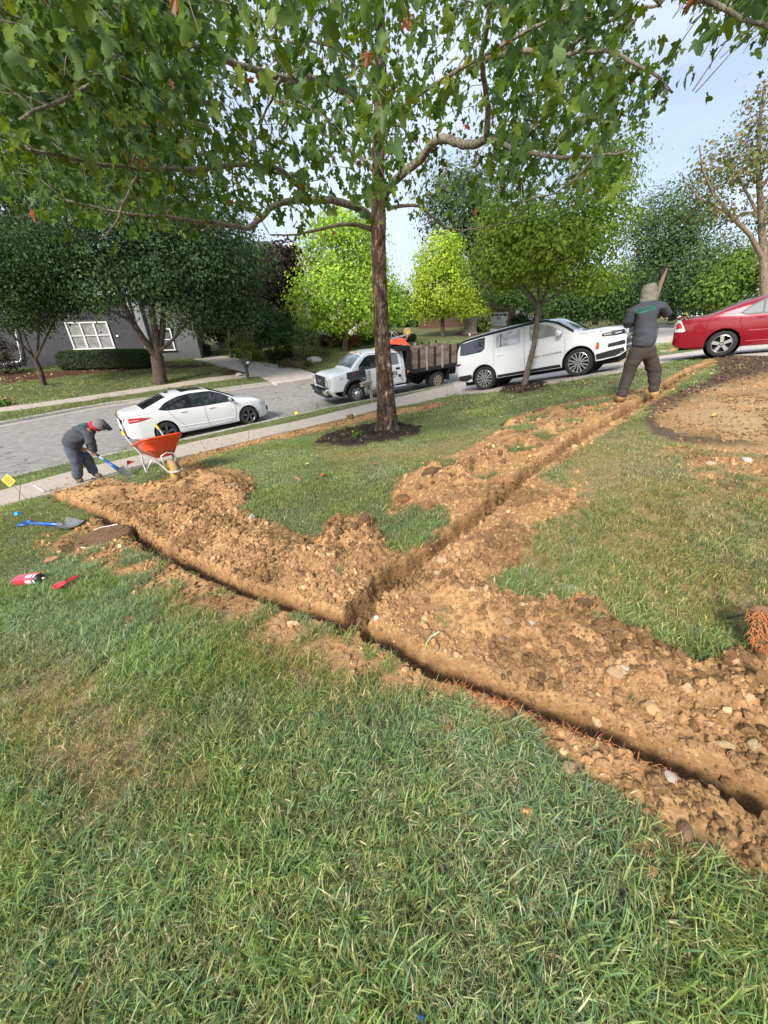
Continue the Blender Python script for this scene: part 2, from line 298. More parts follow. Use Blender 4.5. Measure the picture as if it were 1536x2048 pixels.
def ground_z(x, y, full=True):
    """height of the real ground with street bed, trenches and spoil heaps"""
    z = T(x, y); M = masks(x, y, z)
    soil, fr, dry, gr, bk, mu, fm = M
    near = np.hypot(x, y) < 16
    z = z + .03 * (fbm(x * .8, y * .8, 3, 5) - .5) + .02 * (fbm(x * 4, y * 4, 3, 6) - .5) * near
    dm, sm = seg_dist(x, y, TR_MAIN); db, sb = seg_dist(x, y, TR_BR)
    wob = .06 * (fbm(x * 5, y * 5, 3, 8) - .5) + .018 * (fbm(x * 19, y * 19, 2, 9) - .5)
    hw = np.where(sm > 5.2, .06, .078) + wob; hb = .085 + wob * 1.1
    Lb = 0
    for a, b in zip(TR_BR[:-1], TR_BR[1:]): Lb += math.hypot(b[0] - a[0], b[1] - a[1])
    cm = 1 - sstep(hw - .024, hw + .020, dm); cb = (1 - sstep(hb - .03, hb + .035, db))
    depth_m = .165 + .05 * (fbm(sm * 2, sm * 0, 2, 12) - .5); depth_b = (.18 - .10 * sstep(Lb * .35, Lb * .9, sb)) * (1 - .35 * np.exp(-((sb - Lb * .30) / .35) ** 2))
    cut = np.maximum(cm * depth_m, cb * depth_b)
    outm = np.minimum(dm - hw, db - hb)
    hz = np.zeros(x.shape)
    for pl, h, w in HEAPS:
        d, _ = seg_dist(x, y, pl); hz = np.maximum(hz, h * np.exp(-(d / w) ** 2))
    rim = sstep(-.01, .20, outm)
    crum = (fbm(x * 7, y * 7, 2, 20) - .5) * .08 + (fbm(x * 20, y * 20, 3, 21, .65) - .5) * .085 + np.abs(fbm(x * 45, y * 45, 2, 24) - .5) * .02
    heap = hz * (.75 + .5 * fbm(x * 5, y * 5, 3, 28)) * rim * np.clip(soil + .12, 0, 1)
    z = z + heap + (soil * (.4 + 5 * np.clip(hz, 0, .12)) + fr * .25) * crum * (.6 + .4 * rim) + soil * .008 - cut
    z = z + sstep(.01, .05, cut) * ((fbm(x * 24, y * 24, 3, 31, .65) - .5) * .05 + (fbm(x * 8, y * 8, 2, 32) - .5) * .03)
    # sunken gravel ring and its lip, bark bed, mulch mounds
    gs = gr; z = z - .07 * gs * (1 - bk) + gs * (fbm(x * 14, y * 14, 3, 33) - .5) * .02 + bk * (.02 + .05 * (fbm(x * 16, y * 16, 3, 35) - .5))
    z = z + mu * (.05 + .06 * (fbm(x * 18, y * 18, 3, 36) - .5))
    # round hole with the pit ring
    r = np.hypot(x - PITC[0], (y - PITC[1])); z = z - .10 * (1 - sstep(.30, .42, r))
    # street bed
    rd = poly_sd(x, y, ROADP); z = z - .34 * sstep(.0, .18, rd)
    wet = np.clip(cut / .12, 0, 1); wet = np.clip(np.maximum(wet, cb * 1.6 * sstep(Lb * .38, Lb * .5, sb) * (db < .2)), 0, 1.35)  # amount of darker tone: grows with cut depth, strongest along the far side trench
    return z, M, wet, rd
PITC = line([(205, 1066)])[0]
def stretch(a, b, c, d, fine, growth, lim):
    """coordinates: fine between b and c, growing outwards to a and d"""
    mid = list(np.arange(b, c, fine)); r = [c]; s = fine
    while r[-1] < d: s = min(s * growth, lim); r.append(r[-1] + s)
    l = [b]; s = fine
    while l[-1] > a: s = min(s * growth, lim); l.append(l[-1] - s)
    return np.array(l[::-1][:-1] + mid + r)
gx = stretch(-75, -1.2, 2.2, 75, .0125, 1.0115, 1.6)
gy = stretch(-14, .55, 2.0, 112, .0115, 1.0105, 1.4)
GXX, GYY = np.meshgrid(gx, gy); nxg, nyg = len(gx), len(gy)
gz, GM, gcut, grd = ground_z(GXX, GYY)
print('ground grid', nxg, nyg)
idx = np.arange(nxg * nyg).reshape(nyg, nxg)
gF = np.stack([idx[:-1, :-1], idx[:-1, 1:], idx[1:, 1:], idx[1:, :-1]], -1).reshape(-1, 4)
from bisect import bisect_right
def gz_at(x, y):
    """sampled height of the built ground"""
    x = np.atleast_1d(np.asarray(x, float)); y = np.atleast_1d(np.asarray(y, float))
    i = np.clip(np.searchsorted(gx, x) - 1, 0, nxg - 2); j = np.clip(np.searchsorted(gy, y) - 1, 0, nyg - 2)
    fx = (x - gx[i]) / (gx[i + 1] - gx[i]); fy = (y - gy[j]) / (gy[j + 1] - gy[j])
    return (gz[j, i] * (1 - fx) + gz[j, i + 1] * fx) * (1 - fy) + (gz[j + 1, i] * (1 - fx) + gz[j + 1, i + 1] * fx) * fy
def on_ground(px, py, up=0.0):
    p = at(px, py); p.z = float(gz_at(p.x, p.y)[0]) + up; return p
def samp(A, x, y):
    i = np.clip(np.searchsorted(gx, x), 0, nxg - 1); j = np.clip(np.searchsorted(gy, y), 0, nyg - 1); return A[j, i]
def ground_material():
    m = bpy.data.materials.new('lawn_and_soil'); m.use_nodes = True; t = m.node_tree; b = t.nodes['Principled BSDF']; L = t.links.new
    tc = t.nodes.new('ShaderNodeTexCoord')
    def nz(s, d=6, r=.6):
        n = t.nodes.new('ShaderNodeTexNoise'); n.inputs['Scale'].default_value = s; n.inputs['Detail'].default_value = d; n.inputs['Roughness'].default_value = r; L(tc.outputs['Object'], n.inputs['Vector']); return n.outputs['Fac']
    def ramp(f, st):
        r = t.nodes.new('ShaderNodeValToRGB'); e = r.color_ramp.elements; e[0].position, e[0].color = st[0][0], st[0][1] + (1,); e[1].position, e[1].color = st[-1][0], st[-1][1] + (1,)
        for p, c in st[1:-1]: q = e.new(p); q.color = c + (1,)
        L(f, r.inputs[0]); return r.outputs[0]
    def at_(n): a = t.nodes.new('ShaderNodeAttribute'); a.attribute_name = n; return a.outputs['Fac']
    def mix(f, a, c):
        x = t.nodes.new('ShaderNodeMix'); x.data_type = 'RGBA'; L(f, x.inputs[0]); L(a, x.inputs[6]); L(c, x.inputs[7]); return x.outputs[2]
    def mul(a, k):
        x = t.nodes.new('ShaderNodeMath'); x.operation = 'MULTIPLY'; x.use_clamp = True; L(a, x.inputs[0])
        if isinstance(k, float): x.inputs[1].default_value = k
        else: L(k, x.inputs[1])
        return x.outputs[0]
    grass = mix(nz(.35, 3), ramp(nz(38), [(.3, (.07, .075, .03)), (.55, (.13, .135, .055)), (.75, (.24, .21, .10))]), ramp(nz(30), [(.3, (.07, .085, .03)), (.7, (.16, .16, .07))]))
    thatch = ramp(nz(55), [(.3, (.17, .135, .065)), (.7, (.38, .31, .165))])
    soil = ramp(nz(26, 8, .75), [(.30, (.26, .135, .055)), (.5, (.50, .29, .13)), (.70, (.68, .46, .25))])
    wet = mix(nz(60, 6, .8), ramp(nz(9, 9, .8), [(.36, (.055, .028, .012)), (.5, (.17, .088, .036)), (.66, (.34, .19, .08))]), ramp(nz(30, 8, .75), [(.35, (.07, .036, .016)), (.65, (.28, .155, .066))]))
    grav = mix(ramp(nz(.9, 5), [(.40, (0, 0, 0)), (.60, (1, 1, 1))]), ramp(nz(60, 8, .75), [(.3, (.28, .17, .08)), (.5, (.50, .34, .17)), (.72, (.72, .55, .33))]), ramp(nz(75, 8, .8), [(.3, (.22, .13, .065)), (.7, (.52, .34, .18))]))
    bark = ramp(nz(70, 6, .8), [(.3, (.035, .022, .016)), (.7, (.17, .115, .08))])
    mul_ = ramp(nz(70, 6, .8), [(.3, (.012, .009, .007)), (.7, (.07, .055, .045))])
    fmul = ramp(nz(20, 6, .8), [(.3, (.03, .015, .01)), (.7, (.13, .065, .045))])
    c = mix(mul(at_('dry'), 1.9), grass, thatch); soil = mix(mul(ramp(nz(1.6, 7), [(.44, (0, 0, 0)), (.60, (1, 1, 1))]), .5), soil, ramp(nz(40, 8, .75), [(.3, (.09, .046, .022)), (.7, (.29, .16, .075))]))
    c = mix(at_('fringe'), c, soil); c = mix(at_('soil'), c, soil); c = mix(mul(at_('wet'), .66), c, wet)  # last mix lays the darker brown over the trench cuts
    c = mix(at_('gravel'), c, grav); c = mix(at_('bark'), c, bark); c = mix(at_('mulch'), c, mul_); c = mix(at_('fmulch'), c, fmul)
    L(c, b.inputs['Base Color']); b.inputs['Roughness'].default_value = .95; b.inputs['Specular IOR Level'].default_value = .15
    bp = t.nodes.new('ShaderNodeBump'); bp.inputs['Strength'].default_value = 1.0; bp.inputs['Distance'].default_value = .02; L(nz(42, 9, .72), bp.inputs['Height']); L(bp.outputs[0], b.inputs['Normal'])
    return m
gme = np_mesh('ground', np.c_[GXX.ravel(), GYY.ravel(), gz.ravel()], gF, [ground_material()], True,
    attrs=dict(soil=GM[0], fringe=GM[1], dry=GM[2], gravel=GM[3] * (1 - GM[4]), bark=GM[4], mulch=GM[5], fmulch=GM[6], wet=gcut))
obj('ground', gme, kind='structure')

# ------------------------------------------------------------------ street, kerbs, walks, drives
def strip(a, b, n, dz, m, name, k=0, gap=None):
    """sheet between two polylines"""
M_ASPH = mat('asphalt', (.30, .285, .265), .92, noise=(4, .35, (.19, .18, .17)), bump=(160, .5))
M_CONC = mat('pale_concrete', (.46, .40, .33), .9, noise=(5, .25, (.35, .30, .25)), bump=(120, .3))
M_KERB = mat('kerb_concrete', (.38, .355, .31), .9, noise=(6, .3, (.31, .29, .26)), bump=(90, .3))
M_DRIVE = mat('drive_concrete', (.52, .47, .42), .9, noise=(2, .25, (.42, .37, .33)), bump=(90, .3))
def match(a, b, n):
    a = resample(a, .1); b = resample(b, .1); ia = np.linspace(0, len(a) - 1, n).astype(int); ib = np.linspace(0, len(b) - 1, n).astype(int); return a[ia], b[ib]
RA, RB = match(KN, KF, 170)
ROWS = 34; w = np.linspace(0, 1, ROWS)
RP = RA[:, None, :] * (1 - w)[None, :, None] + RB[:, None, :] * w[None, :, None]
crown = .09 * (1 - (2 * w - 1) ** 2)[None, :]
RZ = T(RP[..., 0], RP[..., 1]) - .125 + crown
ii = np.arange(170 * ROWS).reshape(170, ROWS); rF = np.stack([ii[:-1, :-1], ii[1:, :-1], ii[1:, 1:], ii[:-1, 1:]], -1).reshape(-1, 4)
def road_material():
    m = M_ASPH; t = m.node_tree; L = t.links.new; b = t.nodes['Principled BSDF']; tc = t.nodes.new('ShaderNodeTexCoord')
    src = b.inputs['Base Color'].links[0].from_socket
    nb = t.nodes.new('ShaderNodeTexNoise'); nb.inputs['Scale'].default_value = .9; nb.inputs['Detail'].default_value = 4; L(tc.outputs['Object'], nb.inputs['Vector'])
    va = t.nodes.new('ShaderNodeVectorMath'); va.operation = 'MULTIPLY_ADD'; L(nb.outputs['Color'], va.inputs[0]); va.inputs[1].default_value = (1.1, 1.1, 0); L(tc.outputs['Object'], va.inputs[2])
    vo = t.nodes.new('ShaderNodeTexVoronoi'); vo.feature = 'DISTANCE_TO_EDGE'; vo.inputs['Scale'].default_value = .9; L(va.outputs[0], vo.inputs['Vector'])
    r = t.nodes.new('ShaderNodeValToRGB'); r.color_ramp.elements[0].position = .0; r.color_ramp.elements[1].position = .028; r.color_ramp.elements[0].color = (.16, .155, .15, 1); r.color_ramp.elements[1].color = (1, 1, 1, 1); L(vo.outputs[0], r.inputs[0])
    n2 = t.nodes.new('ShaderNodeTexNoise'); n2.inputs['Scale'].default_value = .25; n2.inputs['Detail'].default_value = 3; L(tc.outputs['Object'], n2.inputs['Vector'])
    r2 = t.nodes.new('ShaderNodeValToRGB'); r2.color_ramp.elements[0].position = .48; r2.color_ramp.elements[1].position = .56; r2.color_ramp.elements[0].color = (0, 0, 0, 1); L(n2.outputs['Fac'], r2.inputs[0])
    w = t.nodes.new('ShaderNodeMix'); w.data_type = 'RGBA'; w.inputs[6].default_value = (1, 1, 1, 1); L(r2.outputs[0], w.inputs[0]); L(r.outputs[0], w.inputs[7])
    x = t.nodes.new('ShaderNodeMix'); x.data_type = 'RGBA'; x.blend_type = 'MULTIPLY'; x.inputs[0].default_value = 1; L(src, x.inputs[6]); L(w.outputs[2], x.inputs[7]); L(x.outputs[2], b.inputs['Base Color'])
    return m
obj('road', np_mesh('road', np.c_[RP.reshape(-1, 2), RZ.ravel()], rF, [road_material()], True), kind='structure')
def side(pl, off):
    pl = np.asarray(pl); t = np.gradient(pl, axis=0); t /= np.linalg.norm(t, axis=1)[:, None] + 1e-9; return pl + np.c_[-t[:, 1], t[:, 0]] * off
def kerb(pl, sgn, name, lo, hi):
    """kerb stones about 3 m long with a gutter pan, one piece each"""
    pl = resample(pl, .3); root = empty(name, (0, 0, 0)); tag(root, kind='structure'); n = len(pl); k = 0
    prof = [(-.02, -.1), (-.02, .012), (.0, .022), (.13, .018), (.155, .0), (.17, -.10), (.20, -.112), (.52, -.108), (.53, -.13)]
    lines_ = [side(pl, sgn * o) for o, _ in prof]
    while k < n - 2:
        e = min(k + 10, n - 1); V = []; 
        for (o, h), ln in zip(prof, lines_):
            q = ln[k:e + 1].copy(); t = (q[-1] - q[0]); t /= np.linalg.norm(t) + 1e-9; q[0] += t * .006; q[-1] -= t * .006
            V.append(np.c_[q, T(pl[k:e + 1, 0], pl[k:e + 1, 1]) + h])
        V = np.array(V); m_ = e - k + 1; I = np.arange(len(prof) * m_).reshape(len(prof), m_)
        Fq = np.stack([I[:-1, :-1], I[:-1, 1:], I[1:, 1:], I[1:, :-1]], -1).reshape(-1, 4)
        if sgn < 0: Fq = Fq[:, ::-1]
        c = V.reshape(-1, 3).mean(0)
        if lo < c[0] < hi: obj('kerb_stone', np_mesh('kerb_stone', V.reshape(-1, 3), Fq, [M_KERB], False), root)
        k = e
kerb(KN, 1, 'kerb', -20, 30); kerb(KF, -1, 'kerb', -30, 30)
def slabs(a, b, name, n, m, up=.03, gap=.012, rowlen=1.5, thick=.12, cross=1, parent_label=None):
    """concrete walk: separate slabs with open joints between two edge lines"""
    A = resample(a, .05); B = resample(b, .05); L_ = np.hypot(*(A[1:] - A[:-1]).T).sum(); ns = max(1, int(round(L_ / rowlen)))
    root = empty(name, (0, 0, 0)); tag(root, kind='structure')
    for s in range(ns):
        for c in range(cross):
            u0 = s / ns + gap / L_ / 2; u1 = (s + 1) / ns - gap / L_ / 2; v0 = c / cross + .003; v1 = (c + 1) / cross - .003; nu, nv = 6, 5; V = []
            for u in np.linspace(u0, u1, nu):
                pa = A[min(len(A) - 1, int(u * (len(A) - 1)))]; pb = B[min(len(B) - 1, int(u * (len(B) - 1)))]
                fa = u * (len(A) - 1); ja = min(int(fa), len(A) - 2); pa = A[ja] + (A[ja + 1] - A[ja]) * (fa - ja)
                fb = u * (len(B) - 1); jb = min(int(fb), len(B) - 2); pb = B[jb] + (B[jb + 1] - B[jb]) * (fb - jb)
                for v in np.linspace(v0, v1, nv): V.append(pa * (1 - v) + pb * v)
            V = np.array(V); zt = T(V[:, 0], V[:, 1]) + up + random.uniform(-.004, .004); top = np.c_[V, zt]; bot = np.c_[V, zt - thick]
            I = np.arange(nu * nv).reshape(nu, nv); Ft = np.stack([I[:-1, :-1], I[:-1, 1:], I[1:, 1:], I[1:, :-1]], -1).reshape(-1, 4)
            edge = list(I[0, :]) + list(I[1:, -1]) + list(I[-1, -2::-1]) + list(I[-2:0:-1, 0]); N = nu * nv
            Fs = np.array([(edge[i], edge[(i + 1) % len(edge)], edge[(i + 1) % len(edge)] + N, edge[i] + N) for i in range(len(edge))])
            cr_ = np.cross(top[I[0, 1]] - top[0], top[I[1, 0]] - top[0])[2]
            Fq = Ft if cr_ > 0 else Ft[:, ::-1]
            obj('slab', np_mesh('slab', np.r_[top, bot], np.r_[Fq, Fs], [m]), root)
    return root
swu = line([(-160, 1030), (0, 984), (146, 944), (237, 922), (383, 886), (560, 851), (751, 805), (850, 782), (935, 762)])
swl = line([(-160, 1062), (0, 1015), (109, 988), (240, 950), (365, 916), (560, 868), (751, 822), (840, 806), (940, 784)])
slabs(swu, swl, 'sidewalk', 0, M_CONC, rowlen=1.45)
fsu = line([(-120, 842), (0, 816), (130, 799), (262, 780), (423, 755), (505, 747)]); fsl = line([(-120, 852), (0, 826), (130, 808), (262, 789), (423, 764), (515, 753)])
slabs(fsu, fsl, 'far_sidewalk', 0, M_CONC, rowlen=1.8)
# drive of the grey house, drive at the right with the sport utility car and the red car, far drives
slabs(line([(553, 768), (505, 748), (430, 731), (372, 716), (330, 714)]), line([(650, 752), (604, 739), (500, 721), (405, 709), (340, 706)]), 'house_driveway', 0, M_DRIVE, up=.025, rowlen=3.2, cross=2)
dl = line([(918, 790), (1000, 783), (1060, 776), (1130, 764), (1250, 745), (1330, 727), (1412, 714), (1536, 716), (1640, 716)]); du = line([(905, 768), (985, 757), (1050, 751), (1130, 741), (1210, 731), (1320, 714), (1420, 700), (1536, 690), (1640, 684)])
slabs(dl, du, 'driveway', 0, M_DRIVE, up=.05, rowlen=2.2, cross=2, thick=.2)
slabs(line([(1320, 707), (1380, 701), (1430, 697)]), line([(1320, 702), (1380, 697), (1430, 693)]), 'sidewalk', 0, M_CONC, rowlen=1.6)
slabs(line([(985, 672), (1050, 672)]), line([(978, 658), (1018, 658)]), 'garage_driveway', 0, M_DRIVE, up=.04, rowlen=5)
slabs(line([(1310, 692), (1372, 686)]), line([(1318, 656), (1372, 654)]), 'far_street', 0, M_DRIVE, up=.02, rowlen=8)
# bare tan soil beside the drive
bl = atn([(1000, 757), (1140, 742), (1215, 732), (1318, 716), (1316, 706), (1215, 716), (1130, 728), (1000, 746)])
# ------------------------------------------------------------------ instanced stuff: real blades and clods on ground points
def instancer(name, pts, rot, scl, tint, protos, pick=None, label=None, cat=None):
    """one object of kind stuff: geometry nodes put prototype meshes on points"""
    me = bpy.data.meshes.new(name); me.vertices.add(len(pts)); me.vertices.foreach_set('co', np.asarray(pts, np.float32).ravel())
    def A(k, ty, v, f): a = me.attributes.new(k, ty, 'POINT'); a.data.foreach_set(f, np.asarray(v, np.float32).ravel() if ty != 'INT' else np.asarray(v, np.int32))
    A('rot', 'FLOAT_VECTOR', rot, 'vector'); A('scl', 'FLOAT_VECTOR', scl, 'vector')
    A('tint', 'FLOAT_COLOR', np.c_[tint, np.ones(len(pts))], 'color'); A('pick', 'INT', pick if pick is not None else RNG.integers(0, len(protos), len(pts)), 'value')
    me.update(); o = obj(name, me, kind='stuff', label=label, cat=cat)
    pc = bpy.data.collections.new(name + '_pieces')
    for i, pm in enumerate(protos): pc.objects.link(bpy.data.objects.new('%s_piece_%02d' % (name, i), pm))
    ng = bpy.data.node_groups.new(name + '_nodes', 'GeometryNodeTree'); ng.interface.new_socket('Geometry', in_out='INPUT', socket_type='NodeSocketGeometry'); ng.interface.new_socket('Geometry', in_out='OUTPUT', socket_type='NodeSocketGeometry')
    N = ng.nodes.new; L = ng.links.new; gi = N('NodeGroupInput'); go = N('NodeGroupOutput'); ip = N('GeometryNodeInstanceOnPoints'); ci = N('GeometryNodeCollectionInfo')
    ci.inputs['Collection'].default_value = pc; ci.inputs['Separate Children'].default_value = True; ci.inputs['Reset Children'].default_value = True
    def na(k, ty): n = N('GeometryNodeInputNamedAttribute'); n.data_type = ty; n.inputs['Name'].default_value = k; return n.outputs['Attribute']
    L(gi.outputs[0], ip.inputs['Points']); L(ci.outputs[0], ip.inputs['Instance']); ip.inputs['Pick Instance'].default_value = True
    L(na('pick', 'INT'), ip.inputs['Instance Index']); L(na('rot', 'FLOAT_VECTOR'), ip.inputs['Rotation']); L(na('scl', 'FLOAT_VECTOR'), ip.inputs['Scale']); L(ip.outputs[0], go.inputs[0])
    md = o.modifiers.new('scatter', 'NODES'); md.node_group = ng; return o
GREENS = np.array([(.13, .19, .06), (.18, .235, .075), (.10, .165, .075), (.22, .265, .10), (.12, .19, .11), (.28, .30, .15)])
STRAW = np.array([(.46, .40, .25), (.36, .30, .17), (.54, .48, .32), (.30, .29, .15)])
def tuft(nb, rad, hl, hw, straw, lean, seed, segs=3):
    r = np.random.default_rng(seed); V = []; F = []; C = []
    for i in range(nb):
        a = r.uniform(0, 6.283); d = rad * math.sqrt(r.uniform(0, 1)); bx, by = d * math.cos(a), d * math.sin(a)
        st = r.random() < straw; l = hl * r.uniform(.45, 1.15) * (.8 if st else 1); w = hw * r.uniform(.6, 1.25)
        az = r.uniform(0, 6.283); ln = lean * r.uniform(.3, 1.7) * (1.35 if st else 1); c = (STRAW[r.integers(4)] if st else GREENS[r.integers(6)]) * r.uniform(.8, 1.25)
        dx, dy = math.cos(az), math.sin(az); tw = az + 1.57 + r.uniform(-.8, .8); wx, wy = math.cos(tw) * w, math.sin(tw) * w
        b = len(V); x, y, z = bx, by, -.006; th = .12 + .25 * ln
        for k in range(segs):
            q = k / segs; ww = 1 - q * .55
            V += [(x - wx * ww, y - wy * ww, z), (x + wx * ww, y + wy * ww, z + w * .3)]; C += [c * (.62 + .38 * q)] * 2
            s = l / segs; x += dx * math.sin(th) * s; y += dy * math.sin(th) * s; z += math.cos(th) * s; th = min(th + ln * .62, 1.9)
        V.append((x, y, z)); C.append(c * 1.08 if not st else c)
        for k in range(segs - 1): F += [(b + 2 * k, b + 2 * k + 1, b + 2 * k + 3), (b + 2 * k, b + 2 * k + 3, b + 2 * k + 2)]
        F.append((b + 2 * segs - 2, b + 2 * segs - 1, b + 2 * segs))
    return np_mesh('blades', V, np.array(F), [leafmat('grass_blade', .5, .38, inst=True)], False, colors=dict(Col=np.array(C)))
def scatter_pts(x0, x1, y0, y1, n, keep):
    x = RNG.uniform(x0, x1, n); y = RNG.uniform(y0, y1, n); k = keep(x, y); return x[k], y[k]
def inview(x, y, mx=60, my=90):
    P = np.stack([x, y, T(x, y)], -1); px, py, z = project(P); return (px > -mx) & (px < 1536 + mx) & (py > 200) & (py < 2048 + my) & (((P - CAMP) @ _f) > .2)
soilA, frA, dryA, grA, bkA, muA, fmA = GM
def grassy(x, y, thr=.45):
    bare = np.maximum.reduce([samp(soilA, x, y), samp(frA, x, y) * .8, samp(grA, x, y), samp(bkA, x, y), samp(muA, x, y), samp(fmA, x, y), (samp(gcut, x, y) > .12) * 1.])
    d_ = samp(dryA, x, y); return (RNG.random(len(x)) > np.clip((bare - .1) / .55, 0, .995)) & (RNG.random(len(x)) > .42 * d_)
SWP = [tuple(p) for p in np.vstack([swu, swl[::-1]])]; DRP = [tuple(p) for p in np.vstack([dl, du[::-1]])]; FSP = [tuple(p) for p in np.vstack([fsu, fsl[::-1]])]
HDP = line([(553, 768), (505, 748), (430, 731), (372, 716), (330, 714), (340, 706), (405, 709), (500, 721), (604, 739), (650, 752)])
GDP = line([(985, 672), (1050, 672), (1018, 658), (978, 658)])
def offpave(x, y):
    return (poly_sd(x, y, SWP) < 0.0) & (poly_sd(x, y, DRP) < 0.0) & (poly_sd(x, y, ROADP) < -.0) & (poly_sd(x, y, FSP) < 0) & (poly_sd(x, y, HDP) < 0) & (poly_sd(x, y, GDP) < 0)
def grass_layer(name, x, y, protos, s0, s1, hs=None):
    n = len(x); z = gz_at(x, y); dry = samp(dryA, x, y); v = fbm(x * 1.3, y * 1.3, 3, 71)[:, None]; v2 = fbm(x * .45, y * .45, 2, 75)
    g = np.array([1.45, 1.50, 1.22]) * (.74 + .62 * v); t = g * (1 - dry[:, None]) + np.array([1.9, 1.45, 1.15]) * dry[:, None]; t = t * RNG.uniform(.85, 1.15, (n, 1))
    t[:, 2] *= .8 + .7 * fbm(x * 2.1, y * 2.1, 2, 79)
    s = RNG.uniform(s0, s1, n) * (1 - .3 * dry) * (.75 + .5 * v[:, 0]); sc = np.c_[s, s, s * (.42 + 1.15 * fbm(x * 2.6, y * 2.6, 3, 81))]
    if hs is not None: sc = sc * hs[:, None]
    rot = np.c_[RNG.normal(0, .16, n), RNG.normal(0, .16, n), RNG.uniform(0, 6.283, n)]
    return instancer(name, np.c_[x, y, z], rot, sc, t, protos, label='lawn grass blades', cat='grass')
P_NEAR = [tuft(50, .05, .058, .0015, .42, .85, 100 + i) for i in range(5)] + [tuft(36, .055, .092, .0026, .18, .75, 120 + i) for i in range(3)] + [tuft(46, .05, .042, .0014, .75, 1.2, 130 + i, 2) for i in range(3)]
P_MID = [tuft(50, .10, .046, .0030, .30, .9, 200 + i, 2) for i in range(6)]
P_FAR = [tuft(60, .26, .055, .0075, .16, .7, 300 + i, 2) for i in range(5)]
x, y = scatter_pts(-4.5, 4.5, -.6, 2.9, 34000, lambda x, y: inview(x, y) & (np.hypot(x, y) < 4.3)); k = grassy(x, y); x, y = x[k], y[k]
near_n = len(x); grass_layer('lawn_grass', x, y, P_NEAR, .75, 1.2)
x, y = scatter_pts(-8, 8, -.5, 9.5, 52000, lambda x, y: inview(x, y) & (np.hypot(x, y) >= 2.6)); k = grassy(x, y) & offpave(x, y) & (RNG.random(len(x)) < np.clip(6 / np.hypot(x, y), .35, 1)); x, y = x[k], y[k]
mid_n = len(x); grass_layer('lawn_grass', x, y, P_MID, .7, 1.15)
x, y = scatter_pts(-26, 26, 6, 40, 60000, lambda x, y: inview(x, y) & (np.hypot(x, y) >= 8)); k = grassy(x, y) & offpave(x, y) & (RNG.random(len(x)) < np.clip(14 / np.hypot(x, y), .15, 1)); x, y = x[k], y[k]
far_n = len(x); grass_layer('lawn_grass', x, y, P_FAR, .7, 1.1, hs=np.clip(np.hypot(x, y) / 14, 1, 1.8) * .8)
print('tufts', near_n, mid_n, far_n)
# weed clumps: taller tussocks one can pick out
def weed(name, px, py, h, nb, lab, light=1.0, lean=.95, seed=0, w=.003, cols=None, grp=None):
    r = np.random.default_rng(seed); V = []; F = []; C = []
    for i in range(nb):
        az = r.uniform(0, 6.283); d = h * .75 * r.random() ** .7; l = h * r.uniform(.3, 1.15); a9 = r.uniform(0, 6.283); x, y, z = d * math.cos(a9), d * math.sin(a9), -.01; th = lean * r.uniform(.2, 1.2); ww = w * r.uniform(.7, 1.3)
        tw = az + 1.57; c = np.array((.16, .21, .07)) * light * r.uniform(.7, 1.35) if r.random() > .25 else STRAW[r.integers(4)]; b = len(V)
        for k in range(4):
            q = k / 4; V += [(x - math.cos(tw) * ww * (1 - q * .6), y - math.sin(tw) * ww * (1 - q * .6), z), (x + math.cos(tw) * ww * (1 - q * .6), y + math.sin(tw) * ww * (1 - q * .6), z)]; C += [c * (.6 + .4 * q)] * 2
            s = l / 4; x += math.cos(az) * math.sin(th) * s; y += math.sin(az) * math.sin(th) * s; z += math.cos(th) * s; th += lean * .4
        V.append((x, y, z)); C.append(c)
        for k in range(3): F += [(b + 2 * k, b + 2 * k + 1, b + 2 * k + 3), (b + 2 * k, b + 2 * k + 3, b + 2 * k + 2)]
        F.append((b + 6, b + 7, b + 8))
    o = obj(name, np_mesh(name, V, np.array(F), [leafmat('weed_blade', .5, .3)], False, colors=dict(Col=np.array(C))), label=lab, cat='grass clump', group=grp)
    o.location = on_ground(px, py); return o
for i, (px, py, h, nb, lab, lt) in enumerate([(860, 1500, .13, 90, 'pale seeding grass tussock in the foreground lawn below the main trench', 1.4), (1015, 1165, .11, 70, 'bright grass tuft at the left corner of the spoil heap beside the upper lawn patch', 1.3),
    (1175, 1140, .10, 55, 'light green grass tuft standing alone in the thin lawn above the spoil heap', 1.4), (1290, 1050, .12, 80, 'wide pale grass tussock in the dry lawn below the gravel bed', 1.5), (1400, 1300, .16, 80, 'long grass tussock hanging over the top edge of the spoil near the right side', 1.2),
    (800, 1045, .11, 60, 'dark green grass tuft beside the torn sod left of the side trench', .9), (480, 1020, .10, 60, 'bright grass tuft between the big dirt pile and the lawn', 1.2), (140, 1450, .12, 60, 'blue green coarse grass clump at the left of the foreground lawn', .9), (1440, 1850, .13, 80, 'tall bright green grass clump in the lower right corner', 1.1), (250, 1620, .11, 60, 'grey green broad bladed grass clump low in the left foreground', 1.0), (820, 1905, .12, 70, 'dark broad grass clump at the bottom centre of the lawn', .8), (1100, 1000, .08, 40, 'small grass tuft between the dirt and the gravel bed lawn', 1.1)]):
    weed('grass_tuft', px, py, h, nb, lab, lt, seed=500 + i)
